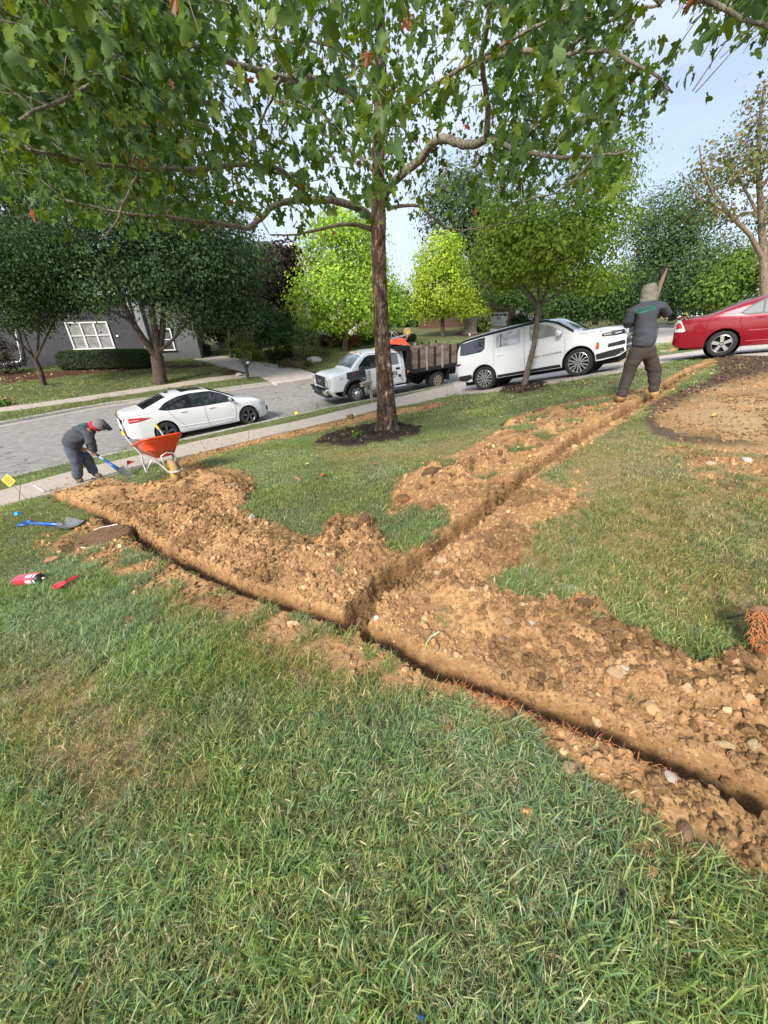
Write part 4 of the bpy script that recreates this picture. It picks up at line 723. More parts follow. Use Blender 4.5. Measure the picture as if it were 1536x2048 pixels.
# resample the trunk finely and give it plates of bark
def fine(pts, rad, k):
    P_ = np.array([tuple(p) for p in pts]); s = np.r_[0, np.cumsum(np.linalg.norm(P_[1:] - P_[:-1], axis=1))]; u = np.linspace(0, s[-1], k); return np.c_[np.interp(u, s, P_[:, 0]), np.interp(u, s, P_[:, 1]), np.interp(u, s, P_[:, 2])], np.interp(u, s, rad), u
fp, fr_, fu = fine(tp, tr, 620); NS = 64; th = np.linspace(0, 2 * math.pi, NS, endpoint=False)
TH, UU = np.meshgrid(th, fu); cx_ = np.cos(TH); sx_ = np.sin(TH)
bn = fbm(TH * 3.2 + 3, UU * 4.5, 4, 401, .6) + .5 * fbm(TH * 8, UU * 14, 2, 402); seam = np.abs(fbm(TH * 2.5 + 40, UU * 5, 3, 403) - .5)
RR = fr_[:, None] * (1 + .075 * (np.round(fbm(TH * 4 + 11, UU * 7, 3, 405, .6) * 7) / 7 - .5) + .10 * (bn - .7) * np.exp(-((UU - 3) / 5) ** 2 * 0 ) - .10 * np.exp(-(seam / .03) ** 2)) * (1 + .45 * np.exp(-UU / .13) * (1 + .3 * np.cos(TH * 4 + 1)) * .6)
TV = np.stack([fp[:, 0][:, None] + RR * cx_, fp[:, 1][:, None] + RR * sx_, fp[:, 2][:, None] + 0 * RR], -1) - np.array(TB)
I = np.arange(620 * NS).reshape(620, NS); J = np.roll(I, -1, 1); TF = np.stack([I[:-1], J[:-1], J[1:], I[1:]], -1).reshape(-1, 4)
BS = bark_mat('flaking_bark', (.055, .034, .024), (.19, .135, .10), 13, (.50, .42, .32))
obj('trunk', np_mesh('trunk', TV.reshape(-1, 3), TF, [BS], True), syc)
BR = [([(748, 442), (725, 420), (700, 410), (660, 400), (620, 400), (580, 402), (545, 412), (518, 440), (495, 458), (450, 448), (400, 442), (340, 436), (240, 425), (130, 400)], SF, SF - 3.5, .075, .012),
    ([(748, 460), (715, 450), (680, 448), (640, 460), (590, 470), (540, 470)], SF, SF - 1, .045, .01), ([(618, 398), (600, 375), (575, 350), (550, 333), (470, 330), (380, 337), (280, 338), (170, 325), (60, 300)], SF - 1, SF - 5, .045, .010),
    ([(750, 345), (728, 320), (700, 302), (660, 275), (610, 250), (540, 230)], SF, SF + 1.5, .045, .01), ([(745, 245), (722, 212), (695, 185), (655, 165), (610, 155), (560, 158), (480, 130), (380, 90), (240, 60), (90, 70)], SF, SF - 5, .07, .012),
    ([(752, 130), (730, 118), (700, 150), (660, 190), (620, 215)], SF, SF + .5, .03, .01), ([(766, 410), (772, 385), (790, 360), (820, 335), (846, 315), (858, 295), (870, 282), (888, 276), (910, 283), (930, 290), (950, 288), (974, 276)], SF, SF - 2, .068, .05),
    ([(974, 276), (976, 220), (970, 170), (962, 120), (972, 70), (980, 0), (985, -120)], SF - 2, SF - 3.2, .042, .02), ([(974, 276), (1040, 300), (1110, 315), (1190, 312), (1260, 300)], SF - 2, SF - 3.5, .035, .01), ([(775, 418), (805, 410), (840, 412), (868, 436), (890, 455), (920, 462), (980, 452), (1050, 440)], SF, SF + 1.5, .035, .008),
    ([(772, 248), (800, 215), (850, 180), (900, 150), (970, 110), (1060, 60), (1150, 10)], SF, SF - 3.5, .04, .012), ([(776, 245), (805, 255), (825, 280), (850, 310)], SF, SF, .03, .008), ([(972, 120), (1040, 100), (1120, 110), (1220, 100), (1310, 150), (1345, 185)], SF - 2.8, SF - 4.2, .03, .008),
    ([(980, -60), (1100, -50), (1250, -30), (1400, 0), (1500, 40), (1590, 90)], SF - 3.5, SF - 5, .035, .01), ([(760, 20), (700, -20), (600, -50), (450, -60), (300, -80), (120, -80)], SF, SF - 5.2, .06, .012), ([(1120, 110), (1180, 60), (1260, 20), (1320, 10)], SF - 3.6, SF - 4.6, .018, .008),
    ([(240, 60), (200, 150), (130, 200), (40, 240)], SF - 4.4, SF - 5.6, .02, .008), ([(280, 338), (250, 400), (230, 450), (200, 480)], SF - 4, SF - 4.4, .014, .006), ([(1190, 312), (1150, 360), (1100, 390), (1040, 400)], SF - 3.2, SF - 3, .014, .006), ([(560, 158), (520, 250), (540, 330)], SF - 3, SF - 2, .014, .010)]
allb = []
for pts, f0, f1, r0, r1 in BR:
    q = px_pts(pts, f0, f1); n = len(q); mb = MB(); P_, R_, _u = fine(q, [r0 + (r1 - r0) * (i / (n - 1)) ** .8 for i in range(n)], max(10, n * 3))
    P_[1:-1] += RNG.normal(0, .006, (len(P_) - 2, 3)); mb.tube([Vector(p) - TB for p in P_], list(R_), 8); mb.build('branch', BARK_L, syc, True); allb.append(P_[2:])
AB = np.vstack(allb)
SIL = [(-140, -260), (-140, 440), (60, 400), (110, 440), (190, 470), (260, 480), (330, 490), (400, 470), (470, 455), (540, 470), (600, 470), (660, 430), (735, 420), (800, 425), (850, 440), (930, 462), (1000, 470), (1050, 430), (1100, 440), (1140, 400), (1200, 385), (1250, 330), (1255, 240), (1300, 200), (1352, 185), (1335, 100), (1290, 60), (1225, 0), (1225, -30), (1340, -60), (1400, -20), (1450, 30), (1530, 70), (1640, 90), (1640, -260)]
r = np.random.default_rng(77); n = 14000
qx = r.uniform(-130, 1640, n); qy = r.uniform(-240, 475, n); fd = SF + r.uniform(-5.6, 3.2, n); k = poly_sd(qx, qy, SIL) > 22; qx, qy, fd = qx[k], qy[k], fd[k]
D_ = np.array([ray(a, b) for a, b in zip(qx, qy)]); P_ = CAMP + D_ * (fd / D_[:, 1])[:, None]
hor = np.hypot(P_[:, 0] - TB.x, P_[:, 1] - TB.y); k = (P_[:, 2] > 2.35 + .08 * hor) & (P_[:, 2] < 10.5) & (np.linalg.norm(P_ - CAMP, axis=1) > 3.1) & (hor < 7.5)
P_, qx, qy = P_[k], qx[k], qy[k]
dens = np.where(qx < 400, .85, np.where(qx < 1010, .33, .70)); dens = np.where((qx > 1215) & (qy < 200), .8, dens); dens = np.where((qx > 1365), 1., dens)
for gx_, gy_, gr_, gd_ in [(440, 100, 60, .8), (915, 215, 75, .85), (650, 230, 60, .6), (880, 340, 40, .7), (580, 300, 40, .5), (1080, 115, 36, .9), (1250, 60, 40, .75), (830, 60, 36, .5), (560, 430, 50, .7), (1300, 110, 26, .8), (680, 350, 50, .4)]:
    dens = dens * (1 - gd_ * np.exp(-(((qx - gx_) ** 2 + (qy - gy_) ** 2) / gr_ ** 2)))
dens = dens * (.5 + 1.1 * (fbm(P_[:, 0] * 1.1 + P_[:, 2], P_[:, 1] * 1.1 - P_[:, 2], 3, 55) > .46))
zz = (P_ - CAMP) @ _f; k = r.random(len(P_)) < dens * .42 * np.clip((zz / 6.0) ** 1.1, .3, 1.6); P_ = P_[k]; qx = qx[k]
near = np.array([np.argmin(((AB - p) ** 2).sum(1)) for p in P_]); mb = MB()
for p, j in list(zip(P_, near)):
    a = Vector(AB[j]) - TB; t = Vector(p) - TB; L_ = (t - a).length
    if L_ > .15 and random.random() < .6:
        if L_ > .7: a = t + (a - t).normalized() * .55 + Vector((random.gauss(0, .16), random.gauss(0, .16), random.gauss(.05, .16)))
        limb(mb, a, t, .006, .0025, .12, 4, 5, .14)
mb.build('twigs', BARK_L, syc, True)['kind'] = 'stuff'
per = 10; n = len(P_) * per; c = np.repeat(P_, per, 0) + r.normal(size=(n, 3)) * np.array([.17, .17, .14]); s = r.uniform(.062, .135, n)
fd_ = r.normal(size=(n, 3)); fd_[:, 2] = -np.abs(fd_[:, 2]) * .7 - .5; fd_ /= np.linalg.norm(fd_, axis=1)[:, None]           # stem to tip hangs
nn = r.normal(size=(n, 3)) * .75 + np.array([0, 0, .55]); nn -= (nn * fd_).sum(1)[:, None] * fd_; nn /= np.linalg.norm(nn, axis=1)[:, None]; sd_ = np.cross(fd_, nn)
base = np.array([(.07, .12, .02), (.09, .15, .024), (.05, .095, .02), (.12, .18, .028), (.075, .14, .05)]); cc = base[r.integers(0, 5, n)] * r.uniform(.75, 1.3, (n, 1))
cc = cc * np.repeat(r.uniform(.8, 1.25, len(P_)), per)[:, None]; u = r.random(n); cc[u < .03] = np.array((.24, .27, .05)); cc[u < .008] = np.array((.25, .10, .04)); cc[(u > .95)] = np.array((.15, .22, .10))
dist = np.linalg.norm(c - CAMP, axis=1); ppx, ppy, pz = project(c); inf = (ppx > 0) & (ppx < 1536) & (ppy > 0) & (pz > .5); order = np.argsort(np.where(inf, dist, 1e6) - s * 8)[:300]; issep = np.zeros(n, bool); issep[order] = True
Bm = np.stack([sd_, fd_, nn], 2)    # columns
def leaf_verts(ids): return (np.einsum('nij,vj->nvi', Bm[ids], SLV) * s[ids][:, None, None] + c[ids][:, None, :] - np.array(TB))
ids = np.where(~issep)[0]; V = leaf_verts(ids).reshape(-1, 3); nv = len(SLV); F = (np.arange(len(ids))[:, None, None] * nv + SLF[None]).reshape(-1, 3)
SL = leafmat('plane_leaf', .42, .36)
obj('leaves', np_mesh('leaves', V, F, [SL], False, colors=dict(Col=np.repeat(cc[ids], nv, 0))), syc, kind='stuff')
pal = [np_mesh('leaf', SLV, SLF, [SL], True, colors=dict(Col=np.repeat([base_c], nv, 0))) for base_c in [(.08, .13, .024), (.11, .175, .03), (.07, .12, .026), (.15, .21, .035), (.16, .24, .09), (.10, .16, .03), (.09, .16, .06)]]
for q in order:
    o = bpy.data.objects.new('leaf', pal[RNG.integers(0, len(pal))]); link(o, syc); M_ = Matrix([list(Bm[q][i] * s[q]) + [c[q][i] - TB[i]] for i in range(3)] + [[0, 0, 0, 1]]); o.matrix_local = M_
print('plane leaves', n)
# ------------------------------------------------------------------ vehicles
M_WHITE = mat('white_paint', (.76, .77, .79), .22, coat=.8); M_WHITE2 = mat('white_truck_paint', (.72, .74, .77), .3, coat=.5, noise=(1.5, .08)); M_RED = mat('crimson_paint', (.27, .005, .02), .25, metal=.25, coat=1.0)
M_GLASS = mat('dark_glass', (.012, .015, .018), .03, spec=1.0, coat=1.0); M_GLASSL = mat('pale_glass', (.16, .19, .20), .05, spec=1.0, coat=1.0); M_BLK = mat('black_trim', (.015, .015, .016), .45); M_BLKM = mat('matte_black', (.012, .012, .012), .9)
M_TYRE = mat('tyre_rubber', (.02, .02, .021), .85, bump=(60, .3)); M_ALU = mat('alloy', (.62, .63, .65), .28, metal=.85); M_ALUD = mat('dark_alloy', (.20, .20, .21), .35, metal=.8); M_CHR = mat('chrome', (.8, .8, .82), .12, metal=1.)
M_TAIL = mat('tail_lamp_red', (.45, .01, .015), .1, coat=1.); M_LAMP = mat('head_lamp', (.75, .78, .8), .08, coat=1., metal=.3); M_AMB = mat('amber_lamp', (.8, .25, .03), .2, coat=1.); M_SEAM = mat('panel_gap', (.05, .05, .055), .8)
M_SEAMR = mat('panel_gap_red', (.06, .004, .008), .8); M_PLATE = mat('plate_white', (.7, .72, .74), .4); M_DKGREY = mat('dark_grey_panel', (.035, .042, .042), .5)
class Body:
    """car body: every height comes from side-view curves, x forward from the rear bumper, y to the left"""
    def __init__(s, L, W, top, belt, low, plan, wheels, ra, tumble=.42, crown=.05, bulge=.05, rw_edge=.06):
        s.L, s.W, s.ra, s.wh, s.tum, s.crown, s.bulge = L, W, ra, wheels, tumble, crown, bulge; s.x0 = top[0][0]
        s.top = np.array(top); s.belt = np.array(belt); s.low = np.array(low); s.plan = np.array(plan)
    def _i(s, a, x): return np.interp(x, a[:, 0], a[:, 1])
    def sm(s, a, x, r=.045): return sum(s._i(a, x + o) for o in (-r, -r / 2, 0, r / 2, r)) / 5
    def ztop(s, x): return s.sm(s.top, x, .06)
    def zbelt(s, x): return np.minimum(s.sm(s.belt, x), s.ztop(x) - .02)
    def zlow(s, x):
        z = s.sm(s.low, x, .02)
        for wx, wz in s.wh:
            d = np.abs(x - wx); z = np.where(d < s.ra, np.maximum(z, wz + np.sqrt(np.maximum(s.ra ** 2 - d ** 2, 0))), z)
        return z
    def hw(s, x): return s.sm(s.plan, x) * s.W / 2
    def y(s, x, z):
        x = np.asarray(x, float); z = np.asarray(z, float); zb = s.zbelt(x); z0 = .22; q = np.clip((z - z0) / (zb - z0), 0, 1); W = s.hw(x)
        yl = W * (1 - s.bulge * (1 - q) ** 2.2 - .035 * q ** 5); yb = W * .965
        return np.where(z <= zb, yl, yb - (z - zb) * s.tum)
    def zroof(s, x, y):
        x = np.asarray(x, float); y = np.asarray(y, float); zt = s.ztop(x); zb = s.zbelt(x); yr = s.hw(x) * .965 - (zt - zb) * s.tum; q = np.clip(np.abs(y) / np.maximum(yr, .1), 0, 1.0)
        return zt - s.crown * q ** 2 - np.minimum(.05, (zt - zb) * .6) * q ** 8
    def mesh(s, name, m, nx=150):
        xs = np.sort(np.r_[np.linspace(s.x0, s.L, nx), [s.x0 + .004, s.x0 + .012, s.x0 + .025, s.L - .004, s.L - .012, s.L - .025]] + 0.)
        ex = []
        for wx, wz in s.wh: ex += [wx - s.ra * 1.001, wx - s.ra * .999, wx - s.ra * .97, wx - s.ra * .93, wx + s.ra * .93, wx + s.ra * .97, wx + s.ra * .999, wx + s.ra * 1.001]
        xs = np.unique(np.r_[xs, ex]); nl, nu, nr = 12, 6, 9; R_ = []
        zl = s.zlow(xs); zb = s.zbelt(xs); zt = s.ztop(xs); yr = s.hw(xs) * .965 - (zt - zb) * s.tum; cols = []
        zl = np.minimum(zl, zb - .03)
        zi = zl + .012; cols.append((s.y(xs, zl) - .035, zl + .0)); cols.append((s.y(xs, zl) - .012, zl))
        for k in range(nl): z = zl + (zb - zl) * (k / (nl - 1)) if k else zl + .012; cols.append((s.y(xs, z), z))
        ze = s.zroof(xs, yr)
        for k in range(1, nu): q = k / (nu - 1); z = zb + (np.maximum(ze - .02, zb + .002) - zb) * q; cols.append((s.y(xs, z), z))
        for k in range(1, nr): y = yr * (1 - (k / (nr - 1)) ** 1.4) * .985; cols.append((y, s.zroof(xs, y)))
        Y = np.array([c[0] for c in cols]); Z = np.array([c[1] for c in cols]); Yf = np.r_[-Y, Y[-2::-1]]; Zf = np.r_[Z, Z[-2::-1]]; m_ = Yf.shape[0]; n_ = len(xs)
        V = np.stack([np.broadcast_to(xs, Yf.shape), Yf, Zf], -1); I = np.arange(m_ * n_).reshape(m_, n_); F = np.stack([I[:-1, :-1], I[:-1, 1:], I[1:, 1:], I[1:, :-1]], -1).reshape(-1, 4)
        caps = []
        for e, fl in ((0, 1), (n_ - 1, 0)):
            for k in range(m_ // 2): q = (I[k, e], I[k + 1, e], I[m_ - 2 - k, e], I[m_ - 1 - k, e]); caps.append(q[::-1] if fl else q)
        return np_mesh(name, V.reshape(-1, 3), np.r_[F, np.array(caps)], [m], True)
    def patch(s, poly, name, m, off=.006, sides=(-1,), fine=.06):
        """panel following the body side; polygon in (x, z)"""
        out = []; P_ = resample(np.array(list(poly) + [poly[0]]), fine)[:-1]; c = P_.mean(0)
        for sg in sides:
            V = []; F = []; n = len(P_); rings = [1, .66, .33]
            for q in rings:
                p = c + (P_ - c) * q; yy = s.y(p[:, 0], p[:, 1]) + off; V += [(a, sg * b, d) for a, b, d in zip(p[:, 0], yy, p[:, 1])]
            V.append((c[0], sg * (float(s.y(c[0], c[1])) + off), c[1]))
            for k in range(2): F += [(k * n + i, k * n + (i + 1) % n, (k + 1) * n + (i + 1) % n, (k + 1) * n + i) for i in range(n)]
            T3 = [(2 * n + i, 2 * n + (i + 1) % n, 3 * n) for i in range(n)]
            me = np_mesh(name, V, [np.array(F), np.array(T3)], [m], True)
            # face outward
            me.update(); pn = me.polygons[0].normal
            if pn.y * sg < 0: me.flip_normals()
            out.append(me)
        return out
    def line(s, mb, pts, w=.008, off=.002, sg=-1):
        P_ = resample(np.array(pts), .08); mb.tube([(a, sg * (float(s.y(a, b)) + off), b) for a, b in P_], w, 4)
    def sheet(s, x0, x1, ya, yb, off, name, m, n=8, z_in=None):
        """panel on top: x from x0 to x1, half width ya at x0 and yb at x1"""
        V = []; 
        for i in range(n + 1):
            t = i / n; x = x0 + (x1 - x0) * t; w = ya + (yb - ya) * t
            for j in range(n + 1): y = -w + 2 * w * j / n; V.append((x, y, float(s.zroof(x, y)) + off))
        I = np.arange((n + 1) ** 2).reshape(n + 1, n + 1); F = np.stack([I[:-1, :-1], I[1:, :-1], I[1:, 1:], I[:-1, 1:]], -1).reshape(-1, 4); return np_mesh(name, V, F, [m], True)
def make_wheel(parent, c, R, W, rim_r, style, side=-1, steer=0, tyre=None, hubm=None):
    """wheel > tyre, rim; axle along y, outer face towards side"""
    w = empty('wheel'); w.parent = parent; w.location = c; w.rotation_euler = (0, RNG.uniform(0, 1.0), steer)
    Mx = Matrix.Rotation(math.pi / 2 * -side, 4, 'X'); h = W / 2; t = MB()   # local z of the lathe -> outwards
    t.lathe([(rim_r * .9, -h * .9), (rim_r + .01, -h), (R - .03, -h), (R - .004, -h * .8), (R, -h * .4), (R, h * .4), (R - .004, h * .8), (R - .03, h), (rim_r + .03, h * 1.02), (rim_r, h * .94)], Mx, 36).build('tyre', M_TYRE, w, True)
    rm, nsp, col, spw = style; b = MB()
    b.lathe([(rim_r, h * .94), (rim_r - .006, h * .96), (rim_r - .018, h * .80), (rim_r - .03, -h * .8)], Mx, 32)
    b.lathe([(.0, h * .80), (.028, h * .80), (.032, h * .70)], Mx, 14)
    for k in range(nsp):
        a = 2 * math.pi * k / nsp
        for d in ((-1, 1) if rm in ('twin', 'vee') else (0,)):
            R0 = .045; R1 = rim_r - .012; a0 = a + d * (.16 if rm == 'twin' else .35); a1 = a + d * (.13 if rm == 'twin' else .24); wd = spw
            p0 = (R0 * math.cos(a0), R0 * math.sin(a0)); p1 = (R1 * math.cos(a1), R1 * math.sin(a1)); dx, dy = p1[0] - p0[0], p1[1] - p0[1]; l = math.hypot(dx, dy); nx_, ny_ = -dy / l * wd, dx / l * wd
            vs = [Mx @ Vector((x_, y_, z_)) for z_ in (h * .55, h * .82) for x_, y_ in ((p0[0] - nx_, p0[1] - ny_), (p1[0] - nx_ * 1.3, p1[1] - ny_ * 1.3), (p1[0] + nx_ * 1.3, p1[1] + ny_ * 1.3), (p0[0] + nx_, p0[1] + ny_))]
            b.add(vs, [(4, 5, 6, 7), (0, 1, 5, 4), (1, 2, 6, 5), (2, 3, 7, 6), (3, 0, 4, 7), (3, 2, 1, 0)])
    b.build('rim', col, w, False)
    d = MB(); d.lathe([(0, -h * .2), (rim_r - .03, -h * .2)], Mx, 24); d.build('brake_disc', M_BLKM if rm != 'steel' else M_DKGREY, w); return w
def place_vehicle(root, rear_px, front_px, wb, side_y, rear_x, wr, kfix=None, heading=None):
    """set a vehicle by the ground points of its near wheels"""
    a = on_ground_road(*rear_px); b = on_ground_road(*front_px); d = b - a
    if heading is not None: d = Vector(heading)
    X = d.normalized(); Z = Vector((0, 0, 1)); Yv = Z.cross(X).normalized(); Zv = X.cross(Yv).normalized(); c = a if kfix is None else a
    if kfix: mid = (a + b) / 2; c = mid - X * wb / 2
    o = c - X * rear_x - Yv * side_y; root.matrix_world = Matrix(((X.x, Yv.x, Zv.x, o.x), (X.y, Yv.y, Zv.y, o.y), (X.z, Yv.z, Zv.z, o.z), (0, 0, 0, 1))); return d.length
ROADOFF = 0.0
def on_ground_road(px, py):
    p = at(px, py, ROADOFF); return p
def arch_liner(mb, x, z, r, ymax):
    mb.lathe([(r * 1.0, -.30), (r * 1.0, 0)], Matrix.Translation((x, -ymax, z)) @ Matrix.Rotation(math.pi / 2, 4, 'X'), 20); mb.lathe([(r * 1.0, -.30), (r * 1.0, 0)], Matrix.Translation((x, ymax - .30, z)) @ Matrix.Rotation(math.pi / 2, 4, 'X'), 20)
def car_common(root, B, wheels, R, W, rim, style, inset=.03, paint=None):
    obj('body', B.mesh('body', paint), root); ub = MB(); hw = B.W / 2
    ub.box((B.L / 2, 0, .42), (B.L * .93, B.W * .66, .40)); 
    for wx, wz in wheels:
        for sg in (-1, 1):
            y_ = sg * (hw - .30); ub.lathe([(B.ra + .015, -.26), (B.ra + .012, .26)], Matrix.Translation((wx, y_, wz)) @ Matrix.Rotation(math.pi / 2, 4, 'X'), 22)
            ub.lathe([(0, 0), (B.ra + .015, 0)], Matrix.Translation((wx, sg * (hw - .52), wz)) @ Matrix.Rotation(math.pi / 2 * -sg, 4, 'X'), 22)
    ub_me = ub.mesh('underbody', M_BLKM)
    # keep the liner inside the body
    import bmesh
    bm = bmesh.new(); bm.from_mesh(ub_me); dl_ = [f for f in bm.faces if f.calc_center_median().z < .30 and len(f.verts) == 4 and abs(f.calc_center_median().y) > B.W * .34]; bmesh.ops.delete(bm, geom=dl_, context='FACES'); bm.to_mesh(ub_me); bm.free()
    obj('underbody', ub_me, root)
    for i, (wx, wz) in enumerate(wheels):
        for sg in (-1, 1): make_wheel(root, (wx, sg * (float(B.hw(wx)) - W / 2 - inset), wz), R, W, rim, style, sg)
def mirror_part(root, x, y, z, m, m2, s=1.):
    for sg in (-1, 1):
        mb = MB(); mb.box((x, sg * (y + .13 * s), z + .06), (.12 * s, .20 * s, .15 * s), None, .035); mb.m = 1; mb.box((x - .01, sg * (y + .03), z + .0), (.07, .12, .04), None, .01); mb.build('side_mirror', [m, m2], root, True)
def handle(root, B, x, z, m, sides=(-1, 1)):
    for sg in sides:
        y_ = sg * (float(B.y(x, z)) + .018); mb = MB(); mb.box((x, y_, z), (.20, .022, .030), None, .010); mb.build('door_handle', m, root, True)
# ---- white saloon
def saloon(root, paint, seam, style, red=False):
    if not red:
        top = [(0, .80), (.02, .98), (.10, 1.05), (.30, 1.085), (.62, 1.115), (.95, 1.23), (1.35, 1.375), (1.75, 1.45), (2.2, 1.475), (2.6, 1.465), (2.95, 1.40), (3.3, 1.25), (3.72, 1.06), (4.0, 1.00), (4.4, .93), (4.65, .84), (4.8, .74), (4.87, .60)]
        belt = [(0, .74), (.05, .93), (.3, 1.02), (.9, 1.02), (1.3, 1.00), (2.5, .955), (3.5, .93), (4.0, .90), (4.4, .83), (4.7, .74), (4.87, .55)]
        low = [(0, .42), (.08, .30), (.35, .235), (1.2, .215), (3.5, .20), (4.6, .20), (4.8, .22), (4.87, .30)]; wx = [(1.11, .335), (3.96, .335)]; L, W = 4.87, 1.85
        plan = [(0, .74), (.03, .83), (.12, .92), (.35, .975), (.9, 1), (3.2, 1), (4.1, .975), (4.5, .90), (4.72, .78), (4.84, .60), (4.87, .48)]
        wins = [[(2.52, .985), (2.50, 1.33), (2.62, 1.375), (2.80, 1.36), (3.10, 1.24), (3.40, 1.06), (3.44, .99)], [(1.62, 1.01), (1.58, 1.30), (1.75, 1.355), (2.05, 1.39), (2.42, 1.39), (2.44, .99)], [(1.10, 1.085), (1.30, 1.22), (1.52, 1.285), (1.54, 1.02), (1.20, 1.035)]]
        trim = [(1.04, 1.075), (1.28, 1.245), (1.55, 1.335), (1.75, 1.385), (2.1, 1.42), (2.55, 1.41), (2.82, 1.39), (3.14, 1.27), (3.50, 1.06), (3.55, .965), (2.5, .962), (1.25, 1.01)]
        wsh = (3.66, 2.86, .66, .53); bl = (.66, 1.42, .60, .50)
    else:
        top = [(0, .82), (.02, 1.00), (.10, 1.075), (.40, 1.10), (.72, 1.13), (1.05, 1.25), (1.45, 1.38), (1.85, 1.45), (2.3, 1.465), (2.7, 1.44), (3.1, 1.33), (3.7, 1.08), (4.0, 1.00), (4.5, .92), (4.75, .80), (4.83, .62)]
        belt = [(0, .78), (.05, .97), (.3, 1.05), (1.0, 1.04), (1.5, .985), (2.5, .965), (3.5, .95), (4.0, .91), (4.5, .83), (4.83, .6)]
        low = [(0, .42), (.08, .33), (.35, .27), (1.2, .235), (3.5, .22), (4.6, .22), (4.83, .32)]; wx = [(1.13, .33), (3.86, .33)]; L, W = 4.83, 1.83
        plan = [(0, .80), (.03, .88), (.12, .95), (.35, .985), (.9, 1), (3.2, 1), (4.1, .975), (4.5, .92), (4.72, .80), (4.83, .6)]
        wins = [[(2.56, 1.0), (2.54, 1.32), (2.72, 1.36), (3.0, 1.28), (3.42, 1.08), (3.46, 1.0)], [(1.84, 1.02), (1.82, 1.33), (2.1, 1.365), (2.47, 1.355), (2.48, 1.0)], [(1.42, 1.07), (1.60, 1.21), (1.78, 1.30), (1.80, 1.025), (1.52, 1.03)]]
        trim = [(1.35, 1.06), (1.58, 1.235), (1.82, 1.355), (2.1, 1.395), (2.6, 1.385), (2.76, 1.385), (3.05, 1.30), (3.5, 1.09), (3.55, .98), (2.5, .975), (1.5, .995)]
        wsh = (3.66, 2.95, .66, .53); bl = (.80, 1.52, .60, .50)
    B = Body(L, W, top, belt, low, plan, wx, .385, .40, .045, .055); car_common(root, B, wx, wx[0][1], .225, .235 if not red else .225, style, .025, paint)
    for me in B.patch(trim, 'window_trim', M_BLK, .003, (-1, 1)): obj('window_trim', me, root)
    for w_ in wins:
        for me in B.patch(w_, 'side_window', M_GLASS if not red else M_GLASSL, .009, (-1, 1)): obj('side_window', me, root)
    obj('windscreen', B.sheet(wsh[0], wsh[1], wsh[2], wsh[3], .006, 'windscreen', M_GLASS), root); obj('rear_window', B.sheet(bl[0], bl[1], bl[2], bl[3], .006, 'rear_window', M_GLASS), root)
    for sg in (-1, 1):
        s_ = MB(); g = .005
        for ln in ([(2.48, 1.39), (2.47, .97), (2.46, .60), (2.50, .26)], [(3.52, .965), (3.52, .75), (3.50, .50), (3.46, .27), (2.52, .245)], [(1.30, 1.03), (1.40, .82), (1.62, .56), (1.80, .28), (2.48, .25)], [(.02, .97), (.30, 1.0), (.9, 1.03)]) if not red else ([(2.5, 1.38), (2.5, .97), (2.49, .6), (2.5, .27)], [(1.40, 1.05), (1.42, .80), (1.50, .72)], [(1.62, .5), (1.72, .27), (2.48, .26)], [(3.52, .96), (3.5, .3), (2.5, .26)], [(.98, 1.1), (1.3, 1.05)]): B.line(s_, ln, g, .0, sg)
        s_.build('door_gap', seam, root)
        if red:
            s2 = MB(); B.line(s2, [(1.62, .62), (2.48, .60)], .010, .004, sg); B.line(s2, [(2.53, .60), (3.44, .585)], .010, .004, sg); B.line(s2, [(1.62, .36), (3.4, .35)], .008, .004, sg); s2.build('side_moulding', mat('pink_moulding', (.50, .10, .13), .3, coat=1), root)
        else:
            s2 = MB(); B.line(s2, [(1.55, .44), (2.4, .40), (3.4, .39)], .012, .001, sg); s2.build('sill_crease', M_WHITE, root)
    mirror_part(root, 3.36, float(B.y(3.36, 1.0)) - .02, .99, paint, M_BLK, .85 if not red else .9)
    for x_, z_ in (((1.75, .90), (2.68, .87)) if not red else ((1.80, .92), (2.72, .90))): handle(root, B, x_, z_, paint)
    return B
sal = empty('parked_car', label='white sedan parked at the kerb beside the bending worker', cat='car')
B = saloon(sal, M_WHITE, M_SEAM, ('twin', 5, M_ALUD, .013))
for sg in (-1, 1):
    for me in B.patch([(.02, .80), (.02, .93), (.10, .965), (.45, .93), (.80, .885), (.55, .835), (.2, .80)], 'tail_light', M_TAIL, .008, (sg,), .04):
        tl = obj('tail_light', me, sal)
        mb = MB(); B.line(mb, [(.10, .865), (.42, .865)], .014, .010, sg); mb.build('reflector', mat('lamp_clear', (.75, .45, .45), .15, coat=1), tl)
    for me in B.patch([(4.42, .70), (4.40, .75), (4.60, .795), (4.76, .72), (4.80, .64), (4.66, .62)], 'headlight', M_LAMP, .008, (sg,), .04): obj('headlight', me, sal)
mb = MB(); mb.box((-.012, 0, .78), (.02, .42, .17), None, .008); mb.m = 1; mb.box((-.020, 0, .78), (.012, .32, .16)); mb.build('licence_plate', [M_BLK, M_PLATE], sal)
mb = MB(); mb.tube([(-.008, -.66, .88), (-.018, 0, .90), (-.008, .66, .88)], .014, 6); mb.build('boot_trim', M_BLK, sal)
lg = MB(); lg.lathe([(0, .018), (.07, .016), (.075, 0)], Matrix.Translation((-.0, 0, .985)) @ Matrix.Rotation(-math.pi / 2, 4, 'Y') @ Matrix.Diagonal((.45, 1, 1, 1)), 20); lo = lg.build('badge', mat('badge_blue', (.01, .03, .16), .2, coat=1), sal)
mb = MB(); mb.tube([(.02, -.72, .36), (-.02, -.5, .34), (-.02, .5, .34), (.02, .72, .36)], .035, 8); mb.build('bumper_insert', M_BLK, sal)
